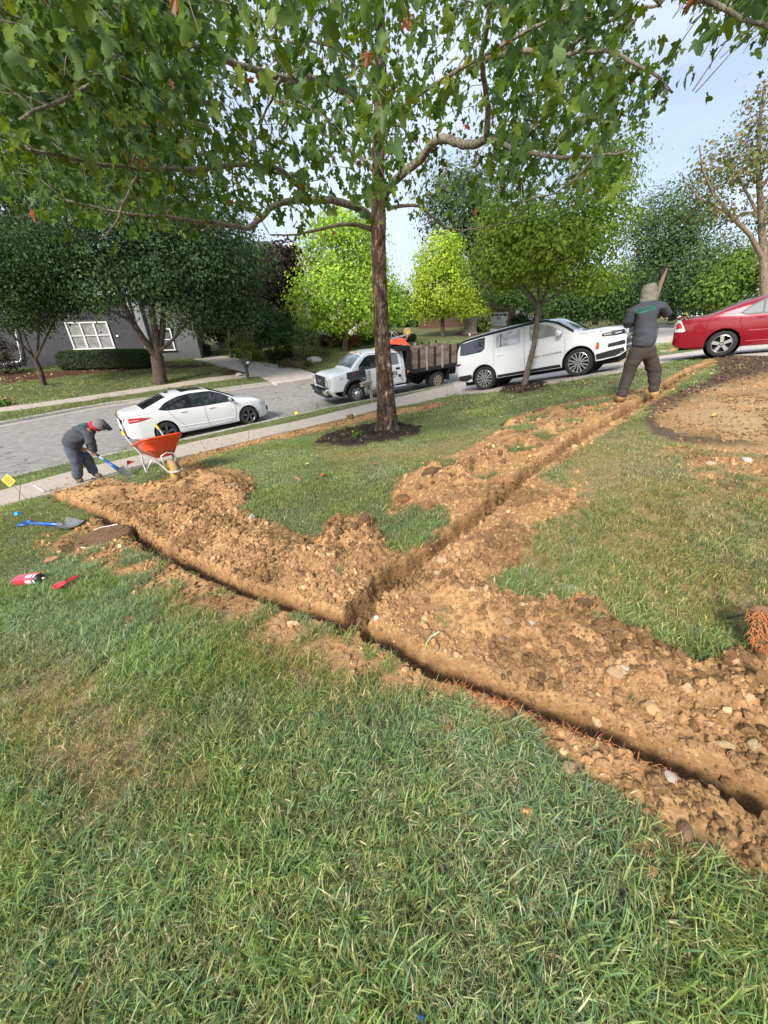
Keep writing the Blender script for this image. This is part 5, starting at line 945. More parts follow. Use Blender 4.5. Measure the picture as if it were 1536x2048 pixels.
mb = MB(); mb.lathe([(.0, 0), (.04, 0), (.045, -.12)], Matrix.Translation((-.03, -.55, .27)) @ Matrix.Rotation(-math.pi / 2, 4, 'Y'), 12); mb.build('exhaust_tip', M_CHR, sal)
obj('sunroof', B.sheet(1.95, 2.65, .42, .42, .006, 'sunroof', M_GLASS), sal)
mb = MB(); mb.box((1.58, 0, 1.455), (.16, .05, .05), None, .02); mb.build('roof_aerial', M_BLK, sal, True)
mb = MB(); mb.box((4.875, 0, .42), (.03, 1.1, .18), None, .01); mb.m = 1; mb.box((4.86, 0, .62), (.03, .8, .10), None, .01); mb.build('grille', [M_BLK, M_CHR], sal)
ROADOFF = -.11
print('saloon wb', place_vehicle(sal, (333, 884), (506, 847), 2.85, -.80, 1.11, .335, kfix=True))
# ---- red saloon on the drive
rc = empty('parked_car', label='crimson red sedan cut off by the right edge on the driveway', cat='car')
B = saloon(rc, M_RED, M_SEAMR, ('single', 5, M_ALU, .034), True)
for sg in (-1, 1):
    for me in B.patch([(.015, .74), (.015, 1.02), (.06, 1.06), (.13, 1.04), (.27, .76), (.24, .73)], 'tail_light', M_LAMP, .007, (sg,), .03):
        tl = obj('tail_light', me, rc)
        for m2 in B.patch([(.03, .82), (.03, .96), (.12, .98), (.20, .83)], 'red_lens', M_TAIL, .014, (sg,), .03): obj('red_lens', m2, tl)
mb = MB(); mb.box((-.01, 0, .88), (.03, 1.15, .20), None, .01); mb.m = 1; mb.box((-.03, 0, .88), (.012, .32, .16)); mb.build('licence_plate', [M_CHR, M_PLATE], rc)
mb = MB(); mb.box((.10, 0, 1.115), (.20, 1.2, .035), None, .015); mb.m = 1; mb.box((.01, 0, 1.125), (.06, .5, .03)); mb.build('boot_spoiler', [M_RED, M_PLATE], rc)
# ---- white sport utility car
suv = empty('parked_car', label='large white sport utility car parked nose up on the driveway', cat='car')
top = [(0, .95), (.03, 1.35), (.10, 1.62), (.22, 1.80), (.45, 1.865), (1.2, 1.90), (2.4, 1.915), (3.1, 1.90), (3.5, 1.82), (3.8, 1.62), (4.12, 1.36), (4.25, 1.31), (4.9, 1.275), (5.25, 1.22), (5.38, 1.12), (5.45, .85)]
belt = [(0, .95), (.05, 1.18), (.3, 1.26), (1.2, 1.27), (3.6, 1.22), (4.2, 1.20), (4.8, 1.17), (5.2, 1.12), (5.4, .98), (5.45, .8)]
low = [(0, .55), (.1, .42), (.5, .36), (1.6, .34), (4.0, .34), (4.9, .36), (5.3, .40), (5.45, .5)]; plan = [(0, .86), (.03, .92), (.15, .975), (.5, 1), (4.6, 1), (5.0, .97), (5.25, .91), (5.38, .84), (5.45, .76)]
wx = [(1.10, .41), (4.22, .41)]; B = Body(5.45, 2.07, top, belt, low, plan, wx, .475, .24, .04, .04); car_common(suv, B, wx, .41, .275, .295, ('vee', 7, M_ALU, .014), .03, M_WHITE)
for me in B.patch([(.20, 1.82), (.13, 1.70), (.30, 1.785), (3.25, 1.84), (3.60, 1.70), (4.02, 1.40), (4.10, 1.36), (3.72, 1.72), (3.4, 1.86), (3.0, 1.895), (.6, 1.885)], 'roof_trim', M_BLK, .004, (-1, 1), .05): pass
for sg in (-1, 1):
    mb = MB(); B.line(mb, [(.16, 1.74), (.45, 1.80), (1.2, 1.835), (2.6, 1.85), (3.25, 1.825), (3.62, 1.68), (4.10, 1.33)], .032, .004, sg); mb.build('roof_trim', M_BLK, suv)
    mb = MB(); pr = [(x_, sg * .80, float(B.zroof(x_, .8)) + (.055 if 0 < i < 5 else .0)) for i, x_ in enumerate((.45, .6, 1.4, 2.2, 3.0, 3.15))]; mb.tube(pr, .022, 6); mb.build('roof_rail', M_CHR, suv)
for i, w_ in enumerate(([(.26, 1.37), (.30, 1.70), (.95, 1.745), (1.18, 1.745), (1.16, 1.40), (1.04, 1.33), (.40, 1.33)], [(1.62, 1.34), (1.64, 1.745), (2.02, 1.755), (2.45, 1.755), (2.47, 1.33)], [(2.80, 1.33), (2.76, 1.75), (3.16, 1.745), (3.50, 1.60), (3.80, 1.37), (3.80, 1.32)])):
    pol = np.array(w_); c_ = pol.mean(0)
    for me in B.patch([tuple(c_ + (q - c_) * 1.10) for q in pol], 'window_frame', M_WHITE if i else M_BLK, .004, (-1, 1)): obj('window_frame', me, suv)
    for me in B.patch(w_, 'side_window', M_GLASS if i == 0 else mat('mirror_glass', (.62, .60, .60), .06, spec=1, coat=1, metal=.6), .010, (-1, 1)): obj('side_window', me, suv)
mb = MB(); B.line(mb, [(1.80, 1.34), (1.81, 1.75)], .014, .012); mb.build('window_bar', M_BLK, suv)
obj('windscreen', B.sheet(4.06, 3.56, .82, .72, .008, 'windscreen', M_GLASS), suv); obj('roof_panel', B.sheet(.35, 3.3, .66, .66, .006, 'roof_panel', M_BLK), suv)
for sg in (-1, 1):
    s_ = MB()
    for ln in ([(1.56, 1.78), (1.55, 1.1), (1.52, .80)], [(2.60, 1.78), (2.60, 1.2), (2.58, .42)], [(3.86, 1.24), (3.86, .9), (3.83, .42), (1.75, .41)], [(.02, 1.2), (.10, 1.75)], [(4.25, 1.22), (5.2, 1.12)]): B.line(s_, ln, .005, 0, sg)
    s_.build('door_gap', M_SEAM, suv); mb = MB()
    for me in B.patch([(1.60, .36), (1.60, .45), (3.70, .45), (3.72, .36)], 'sill_cladding', M_BLK, .006, (sg,)): obj('sill_cladding', me, suv)
    for me in B.patch([(.03, .46), (.03, .62), (.62, .62), (.66, .48), (.40, .40)], 'bumper_cladding', M_BLK, .008, (sg,)): obj('bumper_cladding', me, suv)
    for me in B.patch([(4.72, .40), (4.70, .56), (5.1, .60), (5.40, .62), (5.42, .50), (5.2, .42)], 'bumper_cladding', M_BLK, .008, (sg,)): obj('bumper_cladding', me, suv)
    for me in B.patch([(4.70, .70), (4.72, .90), (4.80, .88), (4.79, .68)], 'side_marker', mat('orange_marker', (.55, .10, .03), .2, coat=1), .008, (sg,), .04): obj('side_marker', me, suv)
    for me in B.patch([(4.86, 1.02), (4.86, 1.09), (5.15, 1.12), (5.40, 1.10), (5.43, .98), (5.2, .98)], 'headlight', M_BLK, .009, (sg,), .04):
        hl = obj('headlight', me, suv); mb = MB(); B.line(mb, [(4.92, 1.05), (5.10, 1.05)], .018, .014, sg); B.line(mb, [(5.2, 1.04), (5.34, 1.04)], .018, .014, sg); mb.build('lens', M_LAMP, hl)
    for me in B.patch([(.02, .98), (.02, 1.06), (.24, 1.06), (.24, 1.0)], 'tail_light', mat('smoked_red', (.06, .01, .012), .1, coat=1), .01, (sg,), .04): obj('tail_light', me, suv)
mb = MB(); mb.box((5.455, 0, 1.03), (.04, 1.15, .17), None, .02); mb.build('grille', M_CHR, suv)
for k in range(7): mb = MB(); mb.box((5.475, -.48 + k * .16, 1.03), (.03, .09, .13), None, .01); mb.build('grille_slot', M_BLK, suv)
mb = MB(); mb.box((5.455, 0, .75), (.05, 1.5, .12), None, .02); mb.box((5.45, 0, .57), (.05, 1.2, .10), None, .02); mb.build('lower_intake', M_BLK, suv)
for sg in (-1, 1):
    for me in B.patch([(5.02, .69), (5.02, .79), (5.42, .82), (5.44, .70)], 'intake_corner', M_BLK, .009, (sg,), .04): obj('intake_corner', me, suv)
mirror_part(suv, 3.72, float(B.y(3.72, 1.3)) - .02, 1.33, M_WHITE, M_BLK, 1.25); handle(suv, B, 1.78, 1.08, M_WHITE); handle(suv, B, 2.82, 1.06, M_WHITE)
tm = text_mesh('GRAND WAGONEER', .085, M_BLK); tx = obj('lettering', tm, suv); tx.location = (3.26, -float(B.y(3.26, .80)) - .004, .80); tx.rotation_euler = (math.radians(90), 0, 0); tx.scale = (1.25, 1, 1)
mb = MB(); mb.lathe([(.02, 0), (.04, .05), (.03, .09), (0, .10)], Matrix.Translation((.62, -.80, 1.93)), 10); mb.build('roof_knob', M_PLATE, suv)
ROADOFF = .05
print('suv wb', place_vehicle(suv, (974, 779), (1157, 752), 3.12, -.90, 1.10, .41, kfix=True))
r_ = on_ground_road(1437, 713); hd = Vector((.775, -.632, .115)); place_vehicle(rc, (1437, 713), (1437, 713), 2.73, -.80, 1.13, .33, heading=hd)
# ---- truck
tk = empty('dump_truck', label='white and black stake bed truck parked behind the big tree', cat='truck')
# cab points x forward from the back axle; rear axle x=0, front axle x=4.3
def shift(a, d): return [(x_ + d, z_) for x_, z_ in a]
O = 2.35    # cab origin, its back is at -.66
top = [(-.66, 1.0), (-.64, 1.95), (-.56, 2.02), (.9, 2.06), (1.35, 2.02), (1.62, 1.90), (1.95, 1.62), (2.12, 1.44), (2.25, 1.40), (2.9, 1.36), (3.12, 1.31), (3.20, 1.20), (3.22, .85)]
belt = [(-.66, .98), (-.63, 1.28), (1.9, 1.24), (2.2, 1.24), (3.0, 1.22), (3.16, 1.15), (3.22, .8)]; low = [(-.66, .55), (-.64, .52), (1.35, .52), (2.9, .60), (3.22, .60)]; plan = [(-.66, .90), (-.6, .93), (1.6, .93), (2.0, .96), (3.0, .97), (3.14, .93), (3.22, .86)]
Bt = Body(3.22, 2.08, top, belt, low, plan, [(1.95, .42)], .56, .22, .04, .02, ); me = Bt.mesh('cab', M_WHITE2); cab = obj('cab', me, tk); cab.location = (O, 0, 0)
def tp_(meshes, name):
    for m__ in meshes: o = obj(name, m__, tk); o.location = (O, 0, 0)
SD = (-1, 1)
tp_(Bt.patch([(.62, 1.36), (.62, 1.88), (1.16, 1.90), (1.38, 1.82), (1.70, 1.54), (1.74, 1.40), (1.70, 1.34)], 'x', M_GLASS, .008, SD), 'side_window'); tp_(Bt.patch([(-.30, 1.38), (-.28, 1.84), (.0, 1.88), (.52, 1.88), (.52, 1.36)], 'x', mat('cab_glass', (.10, .12, .12), .05, spec=1, coat=1), .008, SD), 'side_window')
ws = Bt.sheet(2.07, 1.50, .80, .70, .008, 'windscreen', mat('windscreen_glass', (.20, .24, .25), .06, spec=1, coat=1)); tp_([ws], 'windscreen')
for sg in SD:
    s_ = MB()
    for ln in ([(-.42, 1.98), (-.46, 1.3), (-.44, .58), (1.40, .56)], [(.57, 1.95), (.57, .58)], [(1.80, 1.42), (1.76, 1.2), (1.55, .95), (1.42, .6)], [(-.38, 1.95), (1.2, 1.96), (1.45, 1.84), (1.85, 1.46)]): Bt.line(s_, ln, .006, 0, sg)
    s_.build('door_gap', M_SEAM, tk).location = (O, 0, 0)
    mb = MB(); y_ = sg * (float(Bt.y(-.2, 1.15)) + .01); mb.box((-.22, y_, 1.20), (.22, .03, .09), None, .02); mb.build('door_handle', M_BLK, tk).location = (O, 0, 0)
    mb = MB(); B2 = [(1.95 + .58 * math.cos(a), .42 + .58 * math.sin(a)) for a in np.linspace(.0, math.pi, 14)]; B3 = [(1.95 + .68 * math.cos(a), .42 + .68 * math.sin(a)) for a in np.linspace(math.pi, .0, 14)]
    M_ = Matrix.Translation((0, sg * (1.0), 0)) @ Matrix.Rotation(math.pi / 2, 4, 'X'); 
    vs = [(x_, sg * (float(Bt.hw(x_)) + .02), z_) for x_, z_ in B2 + B3] + [(x_, sg * (float(Bt.hw(x_)) - .06), z_) for x_, z_ in B2 + B3]; n = len(B2)
    fs = [(i, i + 1, 2 * n - 2 - i, 2 * n - 1 - i) for i in range(n - 1)] + [(i, i + 1, 2 * n + i + 1, 2 * n + i) for i in range(n - 1)] + [(n + i, n + i + 1, 3 * n + i + 1, 3 * n + i) for i in range(n - 1)]
    mb.add(vs, fs); mb.build('wheel_flare', mat('flare_grey', (.05, .055, .06), .5), tk, False).location = (O, 0, 0)
    mb = MB(); mb.box((1.72, sg * 1.24, 1.38), (.14, .22, .32), None, .03); mb.tube([(1.72, sg * .98, 1.40), (1.72, sg * 1.16, 1.44)], .02, 6); mb.tube([(1.72, sg * .98, 1.30), (1.72, sg * 1.16, 1.30)], .02, 6); mb.build('side_mirror', M_BLK, tk).location = (O, 0, 0)
# the cab's front: grille, lamps, bumper
mb = MB(); mb.box((3.235, 0, 1.02), (.06, 1.22, .44), None, .03); gr_ = mb.build('grille', M_BLK, tk); gr_.location = (O, 0, 0)
for k in range(4): mb = MB(); mb.box((3.275, 0, .87 + k * .105), (.02, 1.14, .03), None, .008); mb.build('grille_bar', mat('grille_bar', (.04, .04, .045), .3), gr_)
mb = MB(); mb.lathe([(0, .02), (.17, .018), (.18, 0)], Matrix.Translation((3.285, 0, 1.04)) @ Matrix.Rotation(math.pi / 2, 4, 'Y') @ Matrix.Diagonal((.42, 1, 1, 1)), 28); bd = mb.build('badge', mat('badge_blue', (.01, .03, .16), .2, coat=1), tk, True); bd.location = (O, 0, 0)
mb = MB(); mb.lathe([(.16, .022), (.185, .022), (.19, 0)], Matrix.Translation((3.285, 0, 1.04)) @ Matrix.Rotation(math.pi / 2, 4, 'Y') @ Matrix.Diagonal((.42, 1, 1, 1)), 28); mb.build('badge_ring', M_CHR, bd)
bt_ = obj('badge_script', text_mesh('Ford', .13, M_CHR, italic=True), bd); bt_.location = (3.308, 0, 1.04); bt_.rotation_euler = (math.pi / 2, 0, math.pi / 2)
for sg in SD:
    mb = MB(); mb.box((3.20, sg * .80, 1.02), (.12, .34, .42), None, .04); mb.m = 1; mb.box((3.255, sg * .78, 1.10), (.03, .20, .14), None, .01); mb.m = 2; mb.box((3.25, sg * .90, .98), (.03, .10, .30), None, .01); mb.build('headlight', [M_LAMP, M_CHR, mat('lamp_amber_dark', (.30, .20, .13), .2, coat=1)], tk, False).location = (O, 0, 0)
mb = MB(); mb.box((3.34, 0, .66), (.20, 2.06, .24), None, .05); mb.build('bumper', M_CHR, tk).location = (O, 0, 0)
mb = MB(); mb.box((3.445, 0, .66), (.03, 1.3, .14), None, .02); mb.m = 1; mb.box((3.465, 0, .66), (.02, .34, .16)); mb.build('bumper_intake', [M_BLK, M_DKGREY], tk).location = (O, 0, 0)
mb = MB(); mb.box((3.26, 0, .46), (.24, 1.5, .14), None, .04); mb.box((3.2, .6, .44), (.3, .5, .1), None, .03); mb.build('air_dam', M_DKGREY, tk).location = (O, 0, 0)
for k in (-.55, -.12, 0, .12, .55): mb = MB(); mb.box((1.40, k, float(Bt.zroof(1.40, k)) + .015), (.10, .06, .035), None, .01); mb.build('roof_marker', M_AMB, tk).location = (O, 0, 0)
for sg in SD:
    mb = MB(); mb.tube([(2.10, sg * .35 - .1, float(Bt.zroof(2.1, .3)) + .025), (1.98, sg * .35 + .35, float(Bt.zroof(1.98, .3)) + .03)], .012, 5); mb.build('wiper', M_BLK, tk).location = (O, 0, 0)
# dark panel behind the wheel arch with its number, red mark and the firm's lettering on the door
DP = Bt.patch([(1.42, .92), (1.42, 1.32), (1.52, 1.36), (2.35, 1.34), (2.36, 1.06), (1.95, .98), (1.6, .92)], 'x', M_DKGREY, .012, SD); tp_(DP, 'dark_side_panel')
def door_text(t, x_, z_, s_, m, nm='lettering', b=0.0, sx=1.):
    for sg in (1,):
        o = obj(nm, text_mesh(t, s_, m, bold=b), tk); y_ = float(Bt.y(x_, z_)) + .016; o.location = (O + x_, y_, z_); o.rotation_euler = (math.pi / 2, 0, math.pi); o.scale = (sx, 1, 1)
door_text('HOLMES', .27, 1.00, .24, mat('sign_black', (.015, .02, .018), .5), b=.004); door_text('LANDSCAPE INC', .2, .85, .07, mat('sign_green', (.02, .09, .06), .5), b=.002);
door_text('4017', 1.56, 1.00, .11, M_PLATE, b=.003); mb = MB(); Bt.line(mb, [(1.90, 1.24), (2.06, 1.255), (2.12, 1.22)], .016, .018, 1); mb.build('red_mark', M_TAIL, tk).location = (O, 0, 0); door_text('317-', 2.62, 1.12, .10, M_DKGREY); 
# chassis, bed
mb = MB()
for sg in SD: mb.box((.9, sg * .42, .72), (5.0, .10, .20)); 
mb.box((1.75, .62, .62), (.7, .45, .42), None, .03); mb.box((1.5, -.62, .60), (.9, .45, .4), None, .03); mb.box((.0, 0, .42), (.25, 1.5, .18)); mb.tube([(-.1, 0, .5), (2.6, 0, .62)], .06, 8); mb.box((1.75, 0, .9), (.2, 1.9, .3)); mb.box((-1.35, 0, .62), (.5, .9, .35)); mb.box((4.0, 0, .62), (2.2, .9, .3)); mb.build('chassis', M_BLKM, tk)
mb = MB(); mb.tube([(1.75, 1.0, .42), (3.70, 1.0, .42)], .045, 8); mb.box((2.6, 1.0, .45), (.5, .14, .03)); mb.build('side_step', M_CHR, tk)
BX0, BX1, BZ, HB = -1.55, 1.58, 1.03, .76; BW = 1.18
mb = MB(); mb.box(((BX0 + BX1) / 2, 0, BZ - .05), (BX1 - BX0, BW * 2, .12)); 
for k in range(9): mb.box((BX0 + .2 + k * .43, 0, BZ - .14), (.07, BW * 1.9, .09))
for sg in SD: mb.box(((BX0 + BX1) / 2, sg * BW, BZ - .03), (BX1 - BX0, .06, .17))
mb.build('bed_frame', M_BLKM, tk)
MW = mat('weathered_board', (.235, .185, .15), .9, noise=(7, .5, (.12, .09, .07)), bump=(30, .5)); MW2 = mat('weathered_board_dark', (.17, .125, .10), .9, noise=(7, .5, (.08, .06, .05)), bump=(30, .5))
bays = np.linspace(BX0, BX1, 8)
for sg in SD:
    for i in range(7):
        for k in range(4):
            mb = MB(); z_ = BZ + .10 + k * .195 + .03; mb.box(((bays[i] + bays[i + 1]) / 2, sg * (BW - .02 + random.uniform(-.006, .006)), z_), (bays[i + 1] - bays[i] - .02, .035, .180 + random.uniform(-.006, .006)), None, .004); mb.build('board', MW if random.random() < .6 else MW2, tk)
    for i, x_ in enumerate(bays):
        mb = MB(); w__ = .10 if i not in (2, 4) else .09; mb.box((x_, sg * (BW + .025), BZ + .43), (w__, .05, .98 + .03 * math.sin(i * 3)), None, .006); mb.build('stake', M_BLKM if i not in (3, 5) else mat('grey_stake', (.30, .29, .28), .8, noise=(5, .5)), tk)
for k in range(4):
    mb = MB(); mb.box((BX0 + .0, 0, BZ + .13 + k * .195), (.035, BW * 1.95, .18)); mb.build('tailboard', MW2, tk)
mb = MB(); mb.box((BX1 + .03, 0, BZ + .50), (.06, 2.36, 1.15), None, .01); mb.box((BX1 + .32, 0, BZ + 1.07), (.62, 2.30, .05), None, .01); mb.box((BX1 + .60, 0, BZ + 1.03), (.04, 2.30, .13), None, .01)
for sg in SD: mb.box((BX1 + .06, sg * 1.14, BZ + .5), (.14, .08, 1.15), None, .01); mb.box((BX1 + .30, sg * 1.14, BZ + .98), (.55, .04, .16))
mb.build('headboard', M_BLKM, tk)
for sg in SD: mb = MB(); mb.box((BX1 + .13, sg * 1.17, BZ - .0), (.10, .03, .07)); mb.build('marker_lamp', M_AMB, tk); mb = MB(); mb.box((-.62, sg * .92, .60), (.03, .55, .55)); mb.build('mud_flap', M_BLK, tk)
for sg in SD:
    wt = make_wheel(tk, (O + 1.95, sg * (1.0 - .13), .405), .405, .24, .255, ('steel', 8, mat('steel_wheel', (.35, .35, .34), .55, metal=.5), .035), sg, steer=0)
    make_wheel(tk, (0, sg * .98, .405), .405, .23, .255, ('steel', 8, mat('steel_wheel_dusty', (.22, .19, .15), .8), .035), sg); make_wheel(tk, (0, sg * .70, .405), .405, .22, .255, ('steel', 8, M_BLKM, .035), sg)
mb = MB(); 
for sg in SD: mb.lathe([(.06, -.02), (.13, .0), (.13, .07), (.06, .10), (0, .10)], Matrix.Translation((O + 1.95, sg * 1.0, .405)) @ Matrix.Rotation(-sg * math.pi / 2, 4, 'X'), 14)
mb.build('front_hub', M_ALU, tk, True)
ub = MB(); ub.box((O + 1.95, 0, .75), (1.05, 1.3, .5)); ub.box((O + .35, 0, .7), (2.0, 1.6, .35)); ub.build('engine_bay', M_BLKM, tk)
ROADOFF = -.11
print('truck wb', place_vehicle(tk, (874, 776), (714, 806), 4.3, .98, 0, .405, kfix=True))
# ------------------------------------------------------------------ houses beyond the street
class Wall:
    """vertical wall between two pixels at given forward distances; local x along it, y away from us"""
    def __init__(s, pa, fa, pb, fb, zb=None):
        A = at_depth(pa, 700, fa); B = at_depth(pb, 700, fb); A.z = B.z = 0; s.A = A; s.X = (B - A).normalized(); s.Y = Vector((0, 0, 1)).cross(s.X); s.len = (B - A).length
        s.zb = zb if zb is not None else Tz((A.x + B.x) / 2, (A.y + B.y) / 2) - .1; s.A.z = s.zb
        s.M = Matrix(((s.X.x, s.Y.x, 0, A.x), (s.X.y, s.Y.y, 0, A.y), (0, 0, 1, s.zb), (0, 0, 0, 1)))
    def hit(s, px, py):
        d = Vector(ray(px, py)); n = s.Y; o = Vector(CAMP); t = (s.A - o).dot(n) / d.dot(n); p = o + d * t; q = p - s.A; return q.dot(s.X), q.z
def brick_mat(name, c1, c2, mort, sc=1.0):
    m = bpy.data.materials.new(name); m.use_nodes = True; t = m.node_tree; b = t.nodes['Principled BSDF']; L = t.links.new; tc = t.nodes.new('ShaderNodeTexCoord'); br = t.nodes.new('ShaderNodeTexBrick')
    mp_ = t.nodes.new('ShaderNodeMapping'); mp_.inputs['Rotation'].default_value = (math.pi / 2, 0, 0); L(tc.outputs['Object'], mp_.inputs[0]); L(mp_.outputs[0], br.inputs['Vector'])
    br.inputs['Color1'].default_value = c1 + (1,); br.inputs['Color2'].default_value = c2 + (1,); br.inputs['Mortar'].default_value = mort + (1,); br.inputs['Scale'].default_value = 1; br.inputs['Brick Width'].default_value = .22; br.inputs['Row Height'].default_value = .075; br.inputs['Mortar Size'].default_value = .008
    L(br.outputs['Color'], b.inputs['Base Color']); b.inputs['Roughness'].default_value = .9; bp = t.nodes.new('ShaderNodeBump'); bp.inputs['Strength'].default_value = .5; bp.inputs['Distance'].default_value = .01; bp.invert = True; L(br.outputs['Fac'], bp.inputs['Height']); L(bp.outputs[0], b.inputs['Normal']); return m
M_GB = brick_mat('grey_brick', (.052, .055, .062), (.08, .083, .09), (.04, .042, .048)); M_RB = brick_mat('red_brick', (.23, .10, .075), (.30, .14, .10), (.25, .2, .17)); M_WT = mat('white_trim', (.78, .78, .77), .5); M_ROOF = mat('grey_shingle', (.12, .12, .13), .9, noise=(6, .4)); M_ROOFR = mat('red_shingle', (.24, .095, .075), .9, noise=(6, .3))
M_SID = mat('cream_siding', (.62, .58, .48), .6); M_SIDW = mat('pale_siding', (.66, .66, .62), .6); M_YEL = mat('yellow_trim', (.70, .56, .22), .6); M_STN = mat('stone_veneer', (.42, .36, .30), .9, noise=(5, .5), bump=(8, .8)); M_WGL = mat('window_glass', (.05, .06, .065), .04, spec=1, coat=1); M_CURT = mat('curtain_behind_glass', (.30, .30, .28), .12, noise=(2.5, .6), coat=1)
def local(o, W): o.matrix_world = W.M; return o
def window(root, W, x0, x1, z0, z1, cols, rows, fm, glass=None, y=-.03):
    f = MB(); t = .09; f.box(((x0 + x1) / 2, y, z1), (x1 - x0 + t, .12, t)); f.box(((x0 + x1) / 2, y - .02, z0 - .02), (x1 - x0 + t * 1.8, .18, t * .9))
    for x_ in (x0, x1): f.box((x_, y, (z0 + z1) / 2), (t, .12, z1 - z0 - t))
    for i in range(1, cols): f.box((x0 + (x1 - x0) * i / cols, y, (z0 + z1) / 2), (.10, .10, z1 - z0 - t))
    w = f.build('window', fm, root)
    for j in range(1, rows):
        for i in range(cols): b = MB(); b.box((x0 + (x1 - x0) * (i + .5) / cols, y, z0 + (z1 - z0) * j / rows), ((x1 - x0) / cols - .12, .08, .05)); b.build('sash_bar', fm, w)
    for i in range(cols):
        for j in range(rows):
            a0 = x0 + (x1 - x0) * i / cols; a1 = x0 + (x1 - x0) * (i + 1) / cols; b0 = z0 + (z1 - z0) * j / rows; b1 = z0 + (z1 - z0) * (j + 1) / rows; p = MB(); p.box(((a0 + a1) / 2, y + .035, (b0 + b1) / 2), (a1 - a0 - .08, .012, b1 - b0 - .04)); p.build('pane', glass or M_WGL, w)
    return w
def lap_siding(root, x0, x1, z0, z1, m, y=0, pitch=.2):
    mb = MB(); n = int((z1 - z0) / pitch)
    for k in range(n): z = z0 + k * pitch; mb.add([(x0, y - .03, z), (x1, y - .03, z), (x1, y - .005, z + pitch), (x0, y - .005, z + pitch), (x0, y, z), (x1, y, z)], [(0, 1, 2, 3), (4, 5, 1, 0)])
    o = mb.build('siding', m, root); o['kind'] = 'stuff'; return o
W1 = Wall(-80, 28.0, 292, 30.5); h1 = empty('grey_house', label='grey painted brick house with a wide white window behind the hedge', cat='house', mat=W1.M)
mb = MB(); mb.box((W1.len / 2, 4, 2.4), (W1.len, 8, 4.8)); mb.build('wall', M_GB, h1)
x0, z1 = W1.hit(131, 646); x1, _ = W1.hit(212, 642); _, z0 = W1.hit(175, 697); window(h1, W1, x0, x1, z0, z1, 3, 2, M_WT, M_CURT)
mb = MB(); 
for k in range(17):
    a = math.pi * (k + .5) / 17; r_ = (x1 - x0) / 2 + .25; mb.box(((x0 + x1) / 2 + r_ * math.cos(a), -.02, z1 + .15 + r_ * .55 * math.sin(a)), (.12, .06, .26), Matrix.Rotation(-(a - math.pi / 2), 3, 'Y'))
mb.build('brick_arch', M_GB, h1); mb = MB(); mb.box(((x0 + x1) / 2, -.03, z1 + .45 + (x1 - x0) * .25), (.22, .08, .5)); mb.build('keystone', M_WT, h1)
mb = MB(); mb.add([(-.5, -.6, 4.7), (W1.len + .4, -.6, 4.7), (W1.len + .4, 4, 7.6), (-.5, 4, 7.6), (-.5, 8.5, 4.7), (W1.len + .4, 8.5, 4.7)], [(0, 1, 2, 3), (3, 2, 5, 4), (0, 3, 4), (1, 5, 2)]); mb.build('roof', M_ROOF, h1)
mb = MB(); mb.box((W1.len / 2, -.58, 4.62), (W1.len + .9, .12, .2)); mb.build('fascia', M_WT, h1)
mb = MB(); mb.box((W1.len + .22, -.0, 1.5), (.42, .35, 5.2)); mb.build('corner_panel', mat('pale_grey_panel', (.24, .25, .26), .6), h1); mb = MB(); mb.tube([(W1.len - .25, -.12, 4.5), (W1.len - .25, -.12, 3.2)], .05, 6); mb.build('downspout', M_WT, h1)
mb = MB(); mb.box((W1.len - 1.6, -.04, 1.95), (.14, .06, .12)); mb.build('vent_box', M_WT, h1)
mb = MB(); mb.box((W1.len + 1.9, 1.6, 2.0), (3.6, 3.0, 4.0)); mb.build('side_wing', mat('pale_grey_wall', (.12, .125, .13), .7), h1); xa, za = W1.hit(322, 655); xb, zb = W1.hit(340, 688)
f = MB(); window(h1, W1, W1.len + 1.0, W1.len + 2.0, .9, 2.3, 1, 2, M_WT, y=.05)
xg, zg = W1.hit(28, 660); xh, zh = W1.hit(48, 722); mb = MB(); mb.tube([(xg, -.14, zg + 1.2), (xg + .15, -.14, zg), (xh, -.14, zh + .2), (xh - .15, -.2, zh), (xh - 2.2, -.3, zh - .28)], .05, 6); mb.build('gutter_pipe', M_WT, h1)
W2 = Wall(440, 41, 760, 44); h2 = empty('beige_house', label='beige sided house with yellow corner trim and grey gabled roof', cat='house', mat=W2.M); Lw = W2.len
xp, zp = W2.hit(586, 486); xl, zl = W2.hit(549, 512); xr, zr = W2.hit(622, 520); EV = zl - .6
mb = MB(); mb.box((Lw / 2, 4, EV / 2), (Lw, 8, EV)); mb.build('wall', M_SID, h2); lap_siding(h2, 0, xl, 1.6, EV, M_SIDW); lap_siding(h2, xl, Lw, 0.9, EV, M_SID)
mb = MB(); mb.add([(xl, -.03, EV), (xp * 2 - xl, -.03, EV), (xp, -.03, zp - .3)], [(0, 1, 2)]); mb.build('gable', M_SID, h2)
for a_, b_ in (((xl - .5, EV - .3), (xp, zp)), ((xp, zp), (xp * 2 - xl + .5, EV - .3))):
    mb = MB(); mb.add([(a_[0], -.35, a_[1]), (b_[0], -.35, b_[1]), (b_[0], 7, b_[1]), (a_[0], 7, a_[1]), (a_[0], -.35, a_[1] - .06), (b_[0], -.35, b_[1] - .06)], [(0, 1, 2, 3)]); mb.build('roof', M_ROOF, h2)
    mb = MB(); mb.tube([(a_[0], -.38, a_[1] - .1), (b_[0], -.38, b_[1] - .1)], .13, 4); mb.build('barge_board', mat('cream_trim', (.72, .64, .42), .6), h2)
mb = MB(); mb.add([(-3, .5, EV - .2), (xl, .5, EV - .2), (xl, 4.5, EV + 2.4), (-3, 4.5, EV + 2.4)], [(0, 1, 2, 3)]); mb.build('roof', M_ROOF, h2)
mb = MB(); mb.box(((0 + xl) / 2, -.08, .75), (xl, .12, 1.5)); mb.build('stone_base', M_STN, h2)
